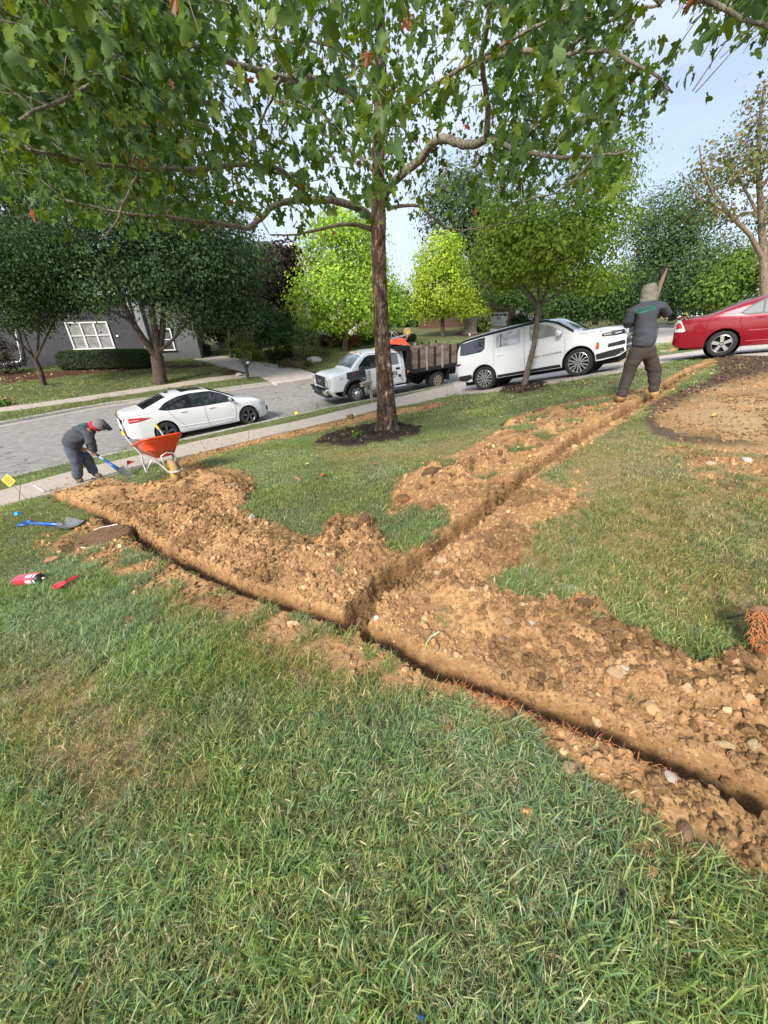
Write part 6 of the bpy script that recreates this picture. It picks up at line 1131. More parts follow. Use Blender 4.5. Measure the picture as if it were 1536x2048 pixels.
for px_ in (508, 568, 612):
    xx, _ = W2.hit(px_, 680); mb = MB(); mb.box((xx, -.14, EV / 2), (.28, .2, EV)); mb.build('corner_trim', M_YEL, h2)
xx, zz_ = W2.hit(483, 668); mb = MB(); mb.box((xx, -.14, 1.6), (xl * .8, .1, .16)); mb.build('sill_band', M_YEL, h2)
for pa, pb in ((466, 492), (530, 556), (578, 600), (628, 660), (700, 735)): xa, _ = W2.hit(pa, 680); xb, _ = W2.hit(pb, 680); window(h2, W2, xa, xb, 2.2 if pa != 466 else 2.4, 3.9, 2, 2, M_WT if pa < 560 else M_YEL, y=-.1)
W3 = Wall(972, 60, 1022, 60.5, zb=-.45); h3 = empty('brick_garage', label='brick garage with a white panelled door and reddish gable', cat='garage', mat=W3.M); x0, zt_ = W3.hit(981, 626); x1, zb_ = W3.hit(1011, 657)
mb = MB(); mb.box((W3.len / 2, 4, (zt_ + .5) / 2), (W3.len, 8, zt_ + .5)); mb.build('wall', M_RB, h3); mb = MB(); mb.add([(-.5, -.3, zt_ + .4), (W3.len + .5, -.3, zt_ + .4), (W3.len / 2, 1.2, zt_ + 2.3), (-.5, 8, zt_ + .4), (W3.len + .5, 8, zt_ + .4), (W3.len / 2, 7, zt_ + 2.3)], [(0, 1, 2), (1, 4, 5, 2), (0, 2, 5, 3)]); mb.build('roof', M_ROOFR, h3)
gd = MB(); gd.box(((x0 + x1) / 2, -.02, (zt_ + .3) / 2), (x1 - x0 + .2, .08, zt_ - .2)); g_ = gd.build('garage_door', M_WT, h3)
for i in range(4):
    for j in range(4):
        mb = MB(); w__ = (x1 - x0) / 4; mb.box((x0 + w__ * (i + .5), -.075, .75 + j * (zt_ - .6) / 4), (w__ * .82, .03, (zt_ - .6) / 4 * .78)); mb.build('door_light' if j == 3 else 'door_panel', M_WGL if j == 3 else mat('white_panel', (.74, .75, .76), .5), g_)
mb = MB(); mb.box(((x0 + x1) / 2 - .15, -.12, 1.6), (.1, .05, .3)); mb.box(((x0 + x1) / 2 + .15, -.12, 1.6), (.1, .05, .3)); mb.build('door_handle', M_BLK, g_)
W4 = Wall(1022, 64, 1056, 64.5, zb=0.1); h4 = empty('white_garage', label='white sided garage half hidden right of the brick garage', cat='garage', mat=W4.M); mb = MB(); mb.box((W4.len / 2, 3, 1.4), (W4.len, 6, 2.8)); mb.build('wall', M_SIDW, h4); mb = MB(); mb.add([(-.3, -.3, 2.7), (W4.len + .3, -.3, 2.7), (W4.len + .3, 3, 4.2), (-.3, 3, 4.2)], [(0, 1, 2, 3)]); mb.build('roof', M_ROOFR, h4); window(h4, W4, .5, W4.len - .4, 1.5, 2.3, 3, 1, M_WT)
W5 = Wall(1304, 60, 1366, 58, zb=.0); h5 = empty('tan_house', label='low tan house far up the street behind the red sedan', cat='house', mat=W5.M); mb = MB(); mb.box((W5.len / 2, 4, 1.3), (W5.len, 8, 2.6)); mb.build('wall', mat('tan_wall', (.45, .36, .26), .8), h5); mb = MB(); mb.add([(-.5, -.5, 2.5), (W5.len + .5, -.5, 2.5), (W5.len + .5, 4, 4.4), (-.5, 4, 4.4)], [(0, 1, 2, 3)]); mb.build('roof', M_ROOF, h5); window(h5, W5, 1.0, 2.4, .8, 1.9, 2, 1, M_WT); window(h5, W5, 3.4, 4.6, .8, 1.9, 2, 1, M_WT)
# brown board fence beyond the yellow maple
A_ = at_depth(838, 664, 60); B_ = at_depth(982, 662, 62); fn = empty('board_fence', tuple(A_), 0, 'brown board fence between the yellow maple and the brick garage', 'fence'); d_ = B_ - A_; n = 62
pm = MB(); pm.box((0, 0, 1.0), (d_.length / n * .94, .03, 2.1)); pme = pm.mesh('board', mat('brown_board', (.13, .07, .05), .9, noise=(2, .4)))
for k in range(n): o = obj('board', pme, fn); q = d_ * ((k + .5) / n); o.location = (q.x, q.y, Tz(A_.x + q.x, A_.y + q.y) - A_.z); o.rotation_euler = (0, 0, math.atan2(d_.y, d_.x))
# ------------------------------------------------------------------ hedges and shrubs
def hedge(name, lab, pa, pb, w, h, cols, seed, nleaf=5000, rnd=.3, size=.07, cat='hedge', loc=None, L=None, rz=0):
    r = np.random.default_rng(seed)
    if loc is None: a = on_ground(*pa); b = on_ground(*pb); loc = (a + b) / 2; L = (b - a).length; rz = math.atan2(b.y - a.y, b.x - a.x)
    root = empty(name, tuple(loc), rz, lab, cat); u = r.uniform(-1, 1, (nleaf, 3)); ax = r.integers(0, 5, nleaf); sg = np.sign(u)
    for k in range(nleaf):
        if ax[k] in (0, 1): u[k, 1] = sg[k, 1]
        elif ax[k] in (2, 3): u[k, 2] = 1
        else: u[k, 0] = sg[k, 0]
    q = (np.abs(u) ** 6).sum(1) ** (1 / 6); u = u / q[:, None] ** 1.0; P = u * np.array([L / 2, w / 2, h / 2]) + np.array([0, 0, h / 2]); P *= (1 + .05 * (fbm(P[:, 0] * 2, P[:, 2] * 2 + P[:, 1], 2, seed) - .5))[:, None]
    V, F, C = leaves(P, u, 1, .04, size, cols, r); obj('foliage', np_mesh('foliage', V, F, [LEAF], False, colors=dict(Col=C)), root); mb = MB(); mb.box((0, 0, h * .46), (L * .93, w * .9, h * .90), None, .12); mb.build('dark_core', mat('dark_hedge_core', (.012, .02, .008), .95), root); return root  # plain near-black box fills the hedge behind its leaves
hedge('clipped_hedge', 'long clipped dark hedge under the white window', (128, 738), (308, 734), 1.5, 1.15, [(.04, .075, .02), (.03, .06, .018), (.06, .10, .025)], 51, 7000)
hedge('clipped_hedge', 'short clipped hedge at the head of the driveway', (366, 714), (424, 712), 1.3, .85, [(.04, .075, .02), (.05, .09, .025)], 52, 2600)
hedge('clipped_hedge', 'low dark hedge behind the roof of the white truck', (666, 690), (830, 684), 1.2, .75, [(.03, .045, .02), (.05, .07, .03)], 57, 2600, size=.12)
def shrub(name, lab, px, py, w, h, cols, seed, n=60, per=26, size=.10, cr=.16, cat='shrub', group=None):
    b = on_ground(px, py); r = np.random.default_rng(seed); root = empty(name, tuple(b), 0, lab, cat, group); c, d = ellipsoid_clusters([(np.array([0, 0, h * .5]), np.array([w / 2, w / 2, h * .5]))], n, r, .4); V, F, C = leaves(c, d, per, cr, size, cols, r)
    obj('foliage', np_mesh('foliage', V, F, [LEAF], False, colors=dict(Col=C)), root); mb = MB()
    for k in range(6): mb.tube([(0, 0, 0), tuple(c[k] * .5 + np.array([.02 * k, 0, 0])), tuple(c[k])], [.03, .02, .008], 5)
    mb.build('stems', BARK_D, root); return root
shrub('shrub', 'yellow green shrub against the beige house beside the driveway', 500, 722, 1.9, 1.3, [(.20, .28, .05), (.15, .22, .04)], 61); shrub('shrub', 'dark green shrub at the beige house corner left of the yellow trim', 478, 716, 1.7, 1.9, [(.06, .12, .03), (.09, .15, .04)], 62)
shrub('shrub', 'low dark evergreen shrub under the shrub tree', 560, 722, 2.2, .9, [(.02, .04, .015), (.03, .05, .02)], 63); shrub('shrub', 'dark red barberry shrub in front of the beige house', 655, 692, 2.6, 1.0, [(.07, .02, .025), (.05, .02, .02)], 64, size=.13); shrub('shrub', 'tall tan ornamental grass clump by the bright maple', 672, 694, 1.2, 1.3, [(.30, .27, .12), (.22, .22, .09)], 65, size=.2)
shrub('shrub', 'rusty orange flowering clump right of the maple trunk', 706, 694, 1.3, .9, [(.30, .12, .06), (.14, .14, .05)], 66, size=.14); shrub('shrub', 'round green bush behind the truck cab roof', 737, 690, 2.4, 1.6, [(.10, .17, .04), (.07, .13, .03)], 67, size=.14); shrub('shrub', 'dark bush with cream leaves at the far left in front of the grey house', 12, 748, 2.6, 2.3, [(.04, .03, .02), (.10, .09, .04), (.03, .03, .018)], 68, 80)
shrub('shrub', 'small bright green plant in the mulch at the left edge', 4, 812, .7, .35, [(.16, .26, .06)], 69, 20, size=.08, cr=.08); shrub('shrub', 'pale green bush beside the brick garage door', 962, 664, 2.2, 1.7, [(.16, .22, .07), (.10, .15, .04)], 70, size=.2, cr=.3); shrub('shrub', 'dark bush right of the brick garage', 1040, 660, 2.6, 1.6, [(.03, .06, .02)], 71, size=.2, cr=.3); shrub('shrub', 'small weed growing in the mulch under the big plane tree', 714, 878, .32, .12, [(.13, .24, .05), (.10, .18, .05)], 72, 14, 12, .035, .03)
shrub('shrub', 'low brown and green planting at the foot of the driveway shrubs', 590, 732, 3.0, .45, [(.10, .12, .05), (.16, .10, .06)], 73, 50, size=.1)
# ------------------------------------------------------------------ stones
def rock(lab, px, py, s, col, seed, name='stone', flat=.6, up=.2, cat='stone', group=None, rough=.15, ic=None):
    me = rock_mesh(name, ic or ICO3, seed, mat('%s_%d_%d_%d' % (name, int(col[0] * 100), int(col[1] * 100), int(col[2] * 100)), col, .9, noise=(6, .3), bump=(25, .5)), rough, flat); me.polygons.foreach_set('use_smooth', [s < .012] * len(me.polygons)); o = obj(name, me, label=lab, cat=cat, group=group); o.scale = (s, s, s); o.location = on_ground(px, py, s * up * flat); o.rotation_euler = (random.uniform(-.2, .2), random.uniform(-.2, .2), random.uniform(0, 6)); return o
PALE = (.50, .43, .33); TAN = (.48, .33, .18); WHT = (.58, .56, .52); BRN = (.33, .21, .11)
for lab, px, py, s, col in [('white boulder on the lawn beside the round headed shrub', 630, 722, .55, (.66, .64, .62)), ('pale boulder in the mulch by the mailbox', 478, 752, .32, (.62, .56, .54)), ('grey boulder at the planting edge left of the shrub tree stems', 535, 732, .3, (.3, .27, .25)), ('grey boulder at the planting edge right of the shrub tree stems', 572, 730, .34, (.34, .31, .28)),
    ('oblong pale stone standing in the heap left of the side trench', 711, 1074, .045, PALE), ('flat cream stone on the turned sod above the spoil heap', 1144, 1182, .055, PALE), ('white stone at the trench junction floor', 752, 1240, .022, (.82, .82, .84)), ('rounded tan clod on the grass left of the lower trench', 1138, 1538, .042, TAN), ('orange tan stone high on the spoil near the right side', 1302, 1428, .040, (.55, .36, .17)),
    ('big angular tan clod in the middle of the spoil heap', 1222, 1360, .042, (.46, .31, .17)), ('cream pebble beside the big angular clod', 1240, 1356, .024, PALE), ('pale pebble on the fringe below the main trench at right', 1338, 1560, .024, PALE), ('pale pebble at the grass edge below the trench near the right', 1412, 1572, .020, PALE), ('large brown rock on the big dirt pile', 468, 992, .075, (.42, .31, .2)),
    ('pale flat rock on the lawn edge at the end of the big dirt pile', 504, 1040, .05, PALE), ('smooth brown stone on the right bank of the side trench', 885, 1132, .055, (.50, .35, .22)), ('tan flat stone right of the side trench mouth', 874, 1160, .034, (.5, .36, .22)), ('reddish round stone left of the pale grass tuft', 976, 1180, .025, (.42, .26, .16)), ('tan stone at the upper end of the side trench bank', 1148, 898, .06, (.52, .38, .22)),
    ('dark clod alone in the grass at the lower right', 1370, 1665, .036, (.24, .14, .08)), ('pale brown stone in the spoil by the right edge', 1500, 1500, .036, (.5, .36, .2)), ('flat wide tan stone by the right edge of the spoil', 1446, 1492, .034, (.46, .32, .18)), ('white chip on the gravel bed edge lawn', 1492, 922, .05, WHT), ('cream chip lying in the dry lawn below the gravel bed', 1420, 930, .05, PALE), ('tan clod at the end of the dirt near the gravel bed', 1210, 1040, .02, WHT),
    ('dark brown clod half buried in the heap by the lower trench', 1005, 1285, .03, BRN), ('wedge shaped clod on the crest of the spoil heap', 1010, 1262, .04, (.42, .28, .15)), ('cream stone on the crest of the spoil heap', 1042, 1235, .026, PALE), ('pale stone beside the wedge shaped clod', 1060, 1268, .022, PALE), ('brown clod on the lip of the main trench at left', 312, 1120, .035, BRN), ('pale grey stone by the blue shovel blade', 136, 1040, .05, PALE)]:
    rock(lab, px, py, s, col, hash(lab) % 97 if 0 else (px * 7 + py) % 97, 'boulder' if s > .2 else 'stone')
# larger lumps on the heaps: separate clods that nothing tells apart
cand = []; rr = np.random.default_rng(99)
while len(cand) < 130:
    px, py = rr.uniform(150, 1530), rr.uniform(940, 1560); p = at(px, py); 
    if samp(soilA, p.x, p.y) > .85 and samp(gcut, p.x, p.y) < .05:
        hz = max(h * math.exp(-(seg_dist(np.array([p.x]), np.array([p.y]), pl)[0][0] / w) ** 2) for pl, h, w in HEAPS)
        if rr.random() < hz * 12: cand.append((px, py))
pool = [rock_mesh('clod', ICO3, 300 + i, mat('clod_lump', (.34, .20, .095), .95, spec=.1, noise=(5, .35), bump=(16, .8)), .42, .75, chop=1) for i in range(9)]
dpool = [rock_mesh('clod', ICO3, 340 + i, mat('dark_clod', (.17, .095, .05), .95, spec=.1, noise=(5, .5, (.30, .175, .09)), bump=(16, .9)), .5, .8, chop=1) for i in range(4)]
def HP(px, py): return 'big dirt pile behind the round pit' if py < 1060 and px < 560 else 'spoil left of the side trench' if px < 760 else 'far spoil left of the side trench' if py < 1000 else 'spoil on the right bank of the side trench' if py < 1180 else 'near spoil heap right of the junction' if px < 1200 else 'near spoil heap at the right edge'
for i, (px, py) in enumerate(cand):
    o = obj('clod', pool[i % 9], label='rough brown clod lying on the %s' % HP(px, py), cat='clod', group='rough clods on the %s' % HP(px, py)); s = rr.uniform(.018, .042) * (1.25 if py < 1100 else 1); o.scale = (s, s, s); o.location = on_ground(px, py, s * .2); o.rotation_euler = tuple(rr.uniform(0, 6, 3))
for i in range(60):
    if i < 34: t = rr.random(); px, py = 820 + 240 * t + rr.normal(0, 16), 990 - 100 * t + rr.normal(0, 13)
    elif i < 48: px, py = rr.uniform(1030, 1230), rr.uniform(800, 850)
    else: px, py = rr.uniform(640, 745), rr.uniform(1040, 1100)
    p = at(px, py)
    if samp(soilA, p.x, p.y) < .5 or samp(gcut, p.x, p.y) > .05: continue
    o = obj('clod', dpool[i % 4], label='dark clod of torn topsoil on the %s' % ('heap beside the side trench' if i < 34 else 'far heap by the hooded worker' if i < 48 else 'peak of the left spoil'), cat='clod', group='dark topsoil clods ' + ('on the heap beside the side trench' if i < 34 else 'on the far heap' if i < 48 else 'on the peak of the left spoil')); s = rr.uniform(.03, .07); o.scale = (s, s * .8, s * .8); o.location = on_ground(px, py, s * .25); o.rotation_euler = tuple(rr.uniform(0, 6, 3))
# sod lumps with roots
M_ROOT = mat('orange_root', (.50, .20, .07), .8); M_ROOTP = mat('pale_root', (.45, .33, .2), .8)
def sod(lab, px, py, s, seed, roots=60, rcol=None, rz=0., grass=True, flat=.5, tilt=(0, 0)):
    b = on_ground(px, py, s * .2); root = empty('sod_clump', tuple(b), rz, lab, 'sod'); root.rotation_euler = (tilt[0], tilt[1], rz); me = rock_mesh('soil', ICO3, seed, mat('sod_soil', (.20, .115, .055), .95, noise=(8, .5), bump=(30, .8)), .4, flat, chop=1); o = obj('soil', me, root); o.scale = (s, s * .8, s); r = np.random.default_rng(seed); mb = MB()
    for k in range(roots):
        a = r.uniform(0, 6.28); z = r.uniform(-.3, .6) * flat; p = Vector((math.cos(a) * s * .85, math.sin(a) * s * .7, z * s)); q = p + Vector((r.normal() * .3, r.normal() * .3, r.uniform(-.2, .8))) * s * .45; mb.tube([p, (p + q) / 2 + Vector((0, 0, .08 * s)), q], [.0022, .0016, .0006], 3)
    mb.build('roots', rcol or M_ROOT, root)
    return root
sod('torn sod lump standing on the heap left of the side trench', 728, 1055, .09, 7, 90, flat=1.1); sod('turned sod lump with an orange root tuft above the spoil heap', 1160, 1222, .075, 8, 80); sod('upturned turf slab with orange roots beside the green tuft', 808, 1002, .10, 9, 120, flat=.6); sod('dark overturned sod lump at the head of the left heap', 868, 955, .13, 10, 50, flat=.9); sod('dark lump of sod on the edge of the sidewalk strip', 702, 838, .16, 12, 10, M_ROOTP, flat=.7); sod('brown sod lump in front of the young tree', 1080, 828, .14, 13, 10, M_ROOTP, flat=.5); sod('small torn sod behind the hooded worker', 1225, 768, .16, 14, 20, M_ROOTP, flat=.4)
# thick slab of turf standing on edge at the right margin
b = on_ground(1510, 1318); tf = empty('turf_slab', tuple(b), .3, 'slab of turf standing on edge at the right margin, matted orange roots outward', 'turf'); tf.rotation_euler = (.12, -.35, -.75)
mb = MB(); mb.box((.16, 0, .13), (.36, .05, .32), None, .02); mb.build('soil', mat('sod_soil', (.20, .115, .055)), tf); r = np.random.default_rng(5); mb = MB()
for k in range(1100): p = Vector((.16 + r.uniform(-.18, .18), -.025, .13 + r.uniform(-.16, .16))); q = p + Vector((r.normal() * .012, -abs(r.normal()) * .016, -abs(r.normal()) * .02)); mb.tube([p, q], [.0022, .001], 3)
o = mb.build('root_mat', M_ROOT, tf); o['kind'] = 'stuff'
# root fringe along the cut edges
mb = MB(); r = np.random.default_rng(31); L_ = resample(np.array(line([(846, 1345), (900, 1368), (1000, 1408), (1100, 1448), (1200, 1480), (1300, 1522), (1420, 1580), (1536, 1636)])), .01)
for k in range(430):
    p = L_[r.integers(0, len(L_))] + r.normal(0, .012, 2); 
    if vnoise(np.array([p[0] * 9]), np.array([p[1] * 9]), 5)[0] < .42: continue
    z = float(gz_at(p[0], p[1])[0]); h = r.uniform(.012, .035); a = r.uniform(0, 6.28); P0 = Vector((p[0], p[1], z - .003)); P1 = P0 + Vector((math.cos(a) * h * .3, math.sin(a) * h * .3, h * .7)); P2 = P1 + Vector((math.cos(a) * h * .7, math.sin(a) * h * .7, h * .2)); mb.tube([P0, P1, P2], [.0013, .001, .0004], 3)
o = mb.build('grass_roots', M_ROOT); tag(o, 'orange grass roots sticking out along the cut edge of the main trench', 'roots', kind='stuff')
mb = MB()
for k in range(260):
    j = r.integers(0, len(L_)); p = L_[j] + np.array([.09, .10]) * r.uniform(.6, 1.3) + r.normal(0, .02, 2); z = float(gz_at(p[0], p[1])[0]); a = r.uniform(0, 6.28); P0 = Vector((p[0], p[1], z)); P1 = P0 + Vector((math.cos(a) * .02, math.sin(a) * .02, r.uniform(-.01, .02))); P2 = P1 + Vector((math.cos(a + .8) * .025, math.sin(a + .8) * .025, -.015)); mb.tube([P0, P1, P2], [.0008, .0007, .0003], 3)
o = mb.build('fine_roots', M_ROOTP); tag(o, 'pale hair roots hanging over the far lip of the main trench', 'roots', kind='stuff')
p = on_ground(862, 1278, .01); mb = MB(); mb.tube([(0, 0, .01), (-.03, -.04, .005), (-.045, -.09, 0)], [.005, .004, .0015], 6); mb.tube([(0, 0, .01), (.05, .03, .015)], [.005, .006], 6); mb.build('grass_stalk', mat('pale_stalk', (.42, .48, .30), .6), label='pale green stalk lying across the main trench bank', cat='stalk').location = p
mb = MB(); q = [on_ground(a_, b_, .01) for a_, b_ in ((1435, 1243), (1480, 1232), (1540, 1218))]; mb.tube(q, .004, 5); tag(mb.build('dark_stake', M_DKGREY), 'thin dark plastic stake lying in the grass at the right edge', 'stake')
# dry brown leaves lying about: individually visible ones
LM = np_mesh('leaf', np.array([(0, -.5, 0), (.32, -.1, .12), (.2, .4, .05), (0, .5, .15), (-.25, .35, .1), (-.3, -.15, .16), (0, 0, .02)]), np.array([(6, a, (a + 1) % 6) for a in range(6)]), [mat('dry_leaf', (.36, .19, .10), .7)])
LMR = LM.copy(); LMR.materials.clear(); LMR.materials.append(mat('red_leaf', (.55, .07, .035), .6))
for lab, px, py, s, m_ in [('curled tan leaf on the lawn below the round pit', 104, 1126, .12, 0), ('pale brown leaf in the lawn left of the trench', 264, 1247, .075, 0), ('pinkish leaf in the middle of the left lawn', 310, 1314, .05, 0), ('brown leaf at the bottom centre of the lawn', 722, 1938, .035, 0), ('curled brown leaf in the lower right lawn', 1248, 1925, .045, 0), ('small reddish leaf right of the bottom centre', 1196, 1852, .03, 0), ('bright red leaf on the lawn under the big tree', 645, 955, .10, 1), ('dull brown leaf left of the bright red leaf', 595, 962, .10, 0), ('orange brown leaf on the lawn above the left heap', 1002, 853, .15, 0), ('brown leaf below the mulch ring', 748, 932, .14, 0), ('dry leaf by the tall grass tussock', 1003, 1478, .03, 0), ('tan leaf at lower left of the lawn', 530, 1790, .03, 0), ('red scrap in the dry lawn under the gravel bed', 1397, 932, .06, 1)]:
    o = obj('fallen_leaf', LMR if m_ else LM, label=lab, cat='leaf'); o.scale = (s, s, s * .8); o.location = on_ground(px, py, .025 + s * .1); o.rotation_euler = (random.uniform(-.5, .5), random.uniform(-.5, .5), random.uniform(0, 6))
# ------------------------------------------------------------------ mailbox, broken post
def stand_at(px, py, up=0.): p = on_ground(px, py, up); return p
M_MB = mat('mailbox_grey_green', (.045, .05, .045), .5)
b = on_ground(497, 760); mbx = empty('mailbox', tuple(b), math.radians(35), 'dark mailbox on a post at the foot of the driveway', 'mailbox')
mb = MB(); mb.box((0, 0, .45), (.16, .16, .95), None, .01); mb.box((0, 0, .80), (.26, .30, .14), None, .02); mb.box((0, .12, 1.20), (.13, .10, .70)); mb.build('post', M_MB, mbx)
mb = MB(); pr = [(-.19, 0), (-.19, .20)] + [(.19 * math.cos(a), .20 + .19 * math.sin(a)) for a in np.linspace(math.pi, 0, 9)] + [(.19, .0)]; mb.prism(pr, .55, Matrix.Translation((0, .2, .92)) @ Matrix.Rotation(math.pi / 2, 4, 'X')); mb.build('box', M_MB, mbx); mb = MB(); mb.box((.03, -.37, 1.06), (.16, .03, .10)); mb.build('plate', M_PLATE, mbx)
b = on_ground(744, 803); M_WP = mat('grey_wood', (.40, .34, .28), .9, noise=(8, .4), bump=(30, .5)); bp_ = empty('mailbox_post', tuple(b), math.radians(40), 'broken wooden mailbox post at the kerb left of the big trunk', 'post')
for nm, c_, s_, R_ in (('post', (0, 0, .60), (.095, .095, 1.30), None), ('arm', (-.24, -.10, .78), (.62, .10, .12), Matrix.Rotation(.35, 3, 'Z')), ('arm_board', (-.25, -.10, .86), (.56, .24, .025), Matrix.Rotation(.35, 3, 'Z')), ('brace', (-.20, -.07, .55), (.07, .06, .62), Matrix.Rotation(-.62, 3, 'Y'))): mb = MB(); mb.box(c_, s_, R_, .006); mb.build(nm, M_WP, bp_)
bp_.rotation_euler = (0, math.radians(-4), math.radians(30))
# stump
b = on_ground(940, 668); st = empty('tree_stump', tuple(b), 0, 'grey tree stump in a mulch ring on the far lawn', 'stump'); mb = MB(); mb.lathe([(.95, 0), (.75, .3), (.68, 1.0), (.64, 1.6), (0, 1.62)], None, 14); mb.build('trunk', BARK_G, st, True)
# ------------------------------------------------------------------ flags and signs
def flag(lab, px, py, tx, ty, h, w, col, tri=True, lean=(0, 0), rz=.3):
    b = on_ground(px, py); root = empty('marker_flag', tuple(b), rz, lab, 'flag'); root.rotation_euler = (lean[0], lean[1], rz); mb = MB(); mb.tube([(0, 0, -.05), (0, 0, h)], .0035 + .0003 * b.length, 5); mb.build('wire', mat('wire_grey', (.25, .25, .25), .5), root); m_ = mat('flag_%d%d%d' % tuple(int(c * 9) for c in col), col, .6); mb = MB()
    N = 5; vs = []; 
    for i in range(N): t = i / (N - 1); hh = (w * (1 - t * .95) if tri else w) * .8; vs += [(t * w * 1.2, .02 * math.sin(t * 6) * w * 6, h), (t * w * 1.2, .02 * math.sin(t * 6 + .6) * w * 6, h - hh)]
    mb.add(vs, [(2 * i, 2 * i + 1, 2 * i + 3, 2 * i + 2) for i in range(N - 1)]); mb.build('pennant', m_, root); return root
flag('small red marker flag beside the wheelbarrow', 256, 940, 0, 0, .20, .12, (.55, .02, .02), lean=(.0, .2)); flag('teal marker flag at the sidewalk edge right of the big trunk', 787, 810, 0, 0, .22, .20, (.02, .35, .27), lean=(0, -.1), rz=1.2); flag('pale teal marker flag behind the white sport utility car', 953, 770, 0, 0, .55, .22, (.20, .50, .42), lean=(0, .2), rz=1.2); flag('yellow marker flag on the verge right of the white sedan', 588, 836, 0, 0, .22, .18, (.75, .6, .03)); flag('orange marker flag on the grass beyond the driveway', 1338, 712, 0, 0, .3, .2, (.85, .22, .04)); flag('small yellow marker flag at the kerb behind the wheelbarrow', 315, 892, 0, 0, .10, .12, (.75, .6, .03), tri=False)
b = on_ground(56, 1002); sg_ = empty('yard_sign', tuple(b), -.35, 'small yellow lawn notice on a wire at the left edge', 'sign'); sg_.rotation_euler = (0, -.40, -.1); mb = MB(); mb.tube([(0, 0, 0), (0, 0, .34)], .005, 6); mb.build('wire', mat('wire_grey', (.25, .25, .25)), sg_)
MY = Matrix.Translation((0, 0, .40)) @ Matrix.Rotation(math.radians(-12), 4, 'Y'); mb = MB(); mb.box((0, 0, 0), (.20, .006, .15)); o = mb.build('board', mat('sign_yellow', (.80, .62, .10), .5), sg_); o.matrix_local = MY
for k, (w_, t_) in enumerate(((.13, .055), (.15, .028), (.14, .0), (.15, -.028), (.11, -.052))): mb = MB(); mb.box((0, -.0045, t_), (w_, .002, .010)); l_ = mb.build('print_line', mat('print_brown', (.28, .17, .04), .6), sg_); l_.matrix_local = MY
# ------------------------------------------------------------------ tools on the grass
M_BLUE = mat('blue_plastic', (.01, .10, .42), .35, coat=.3); M_STEEL = mat('worn_steel', (.34, .33, .32), .5, metal=.7, noise=(9, .5), bump=(20, .3)); M_HW = mat('tool_wood', (.34, .24, .16), .7, noise=(9, .3))
def blade(mb, L, W, M=None):
    vs = []; nx_, ny_ = 6, 6
    for i in range(nx_):
        for j in range(ny_): u = i / (nx_ - 1); v = j / (ny_ - 1) * 2 - 1; w_ = W / 2 * (1 - .10 * u if u < .8 else .92 - .0 * u); vs.append((L * u, v * w_, .035 * v * v * (1 - .4 * u) + .015 * (1 - u)))
    vs = [tuple((M or Matrix.Identity(4)) @ Vector(v)) for v in vs]; mb.add(vs, [(i * ny_ + j, i * ny_ + j + 1, (i + 1) * ny_ + j + 1, (i + 1) * ny_ + j) for i in range(nx_ - 1) for j in range(ny_ - 1)]); vs2 = [tuple(Vector(v) - Vector((0, 0, .004))) for v in vs]; mb.add(vs2, [(i * ny_ + j, (i + 1) * ny_ + j, (i + 1) * ny_ + j + 1, i * ny_ + j + 1) for i in range(nx_ - 1) for j in range(ny_ - 1)])
a = on_ground(54, 1050, .03); b = on_ground(150, 1056, .03); d = (b - a); sh = empty('shovel', tuple(a), 0, 'blue handled square shovel lying on the grass beside the round pit', 'shovel'); sh.rotation_euler = d.to_track_quat('X', 'Z').to_euler(); Ls = d.length
mb = MB(); mb.tube([(.05, 0, .0), (Ls - .26, 0, .012)], .022, 10); mb.build('handle', M_BLUE, sh, True); mb = MB(); mb.tube([(.05, 0, 0), (.02, .05, .0), (-.05, .07, .0), (-.06, 0, .0), (-.05, -.07, 0), (.02, -.05, 0), (.05, 0, 0)], .017, 8); mb.build('grip', M_BLUE, sh, True)
mb = MB(); blade(mb, .28, .24, Matrix.Translation((Ls - .24, 0, 0))); mb.tube([(Ls - .32, 0, .014), (Ls - .2, 0, .012)], [.024, .02], 8); mb.build('blade', M_STEEL, sh)
p = on_ground(36, 1030, .02); mb = MB(); mb.lathe([(.035, -.02), (.035, .02), (.03, .03), (0, .03)], Matrix.Rotation(.9, 4, 'X'), 12, False); mb.box((.04, 0, 0), (.03, .03, .015)); tag(mb.build('bottle_cap', mat('bright_blue_plastic', (.01, .28, .75), .35), smooth=True), 'small bright blue cap in the grass at the left edge', 'cap').location = p
p = on_ground(842, 2040, .02); mb = MB(); mb.box((0, 0, 0), (.02, .012, .006), Matrix.Rotation(.5, 3, 'X'), .002); tag(mb.build('plastic_scrap', M_BLUE), 'tiny blue plastic scrap at the very bottom of the lawn', 'scrap').location = p
# marking paint can and red scoop
M_PR = mat('bright_red_plastic', (.68, .03, .06), .3, coat=.5); a = on_ground(42, 1172, .05); b = on_ground(92, 1166, .05); d = b - a; can = empty('spray_can', tuple(a), 0, 'red, white and black paint can lying on the left lawn', 'can'); can.rotation_euler = d.to_track_quat('Z', 'X').to_euler(); l = d.length * .98
mb = MB(); mb.lathe([(0, 0), (.042, 0), (.044, .01), (.044, l * .46)], None, 20); mb.build('red_sleeve', M_PR, can, True); mb = MB(); mb.lathe([(.0435, l * .46), (.0435, l * .70)], None, 20); mb.build('white_band', M_PLATE, can, True); mb = MB(); mb.lathe([(.0435, l * .70), (.0435, l * .92), (.03, l * .98), (0, l)], None, 20); mb.build('black_end', M_BLK, can, True); mb = MB(); mb.lathe([(.0445, l * .76), (.0445, l * .84)], None, 20); mb.build('white_ring', M_PLATE, can, True)
mb = MB(); mb.box((.03, .0, l * .40), (.012, .10, l * .9), None, .004); mb.m = 0; mb.build('card', M_PR, can); mb = MB(); mb.lathe([(.010, l), (.010, l + .02), (0, l + .022)], None, 10); mb.build('nozzle', mat('cream_plastic', (.6, .55, .3), .5), can)
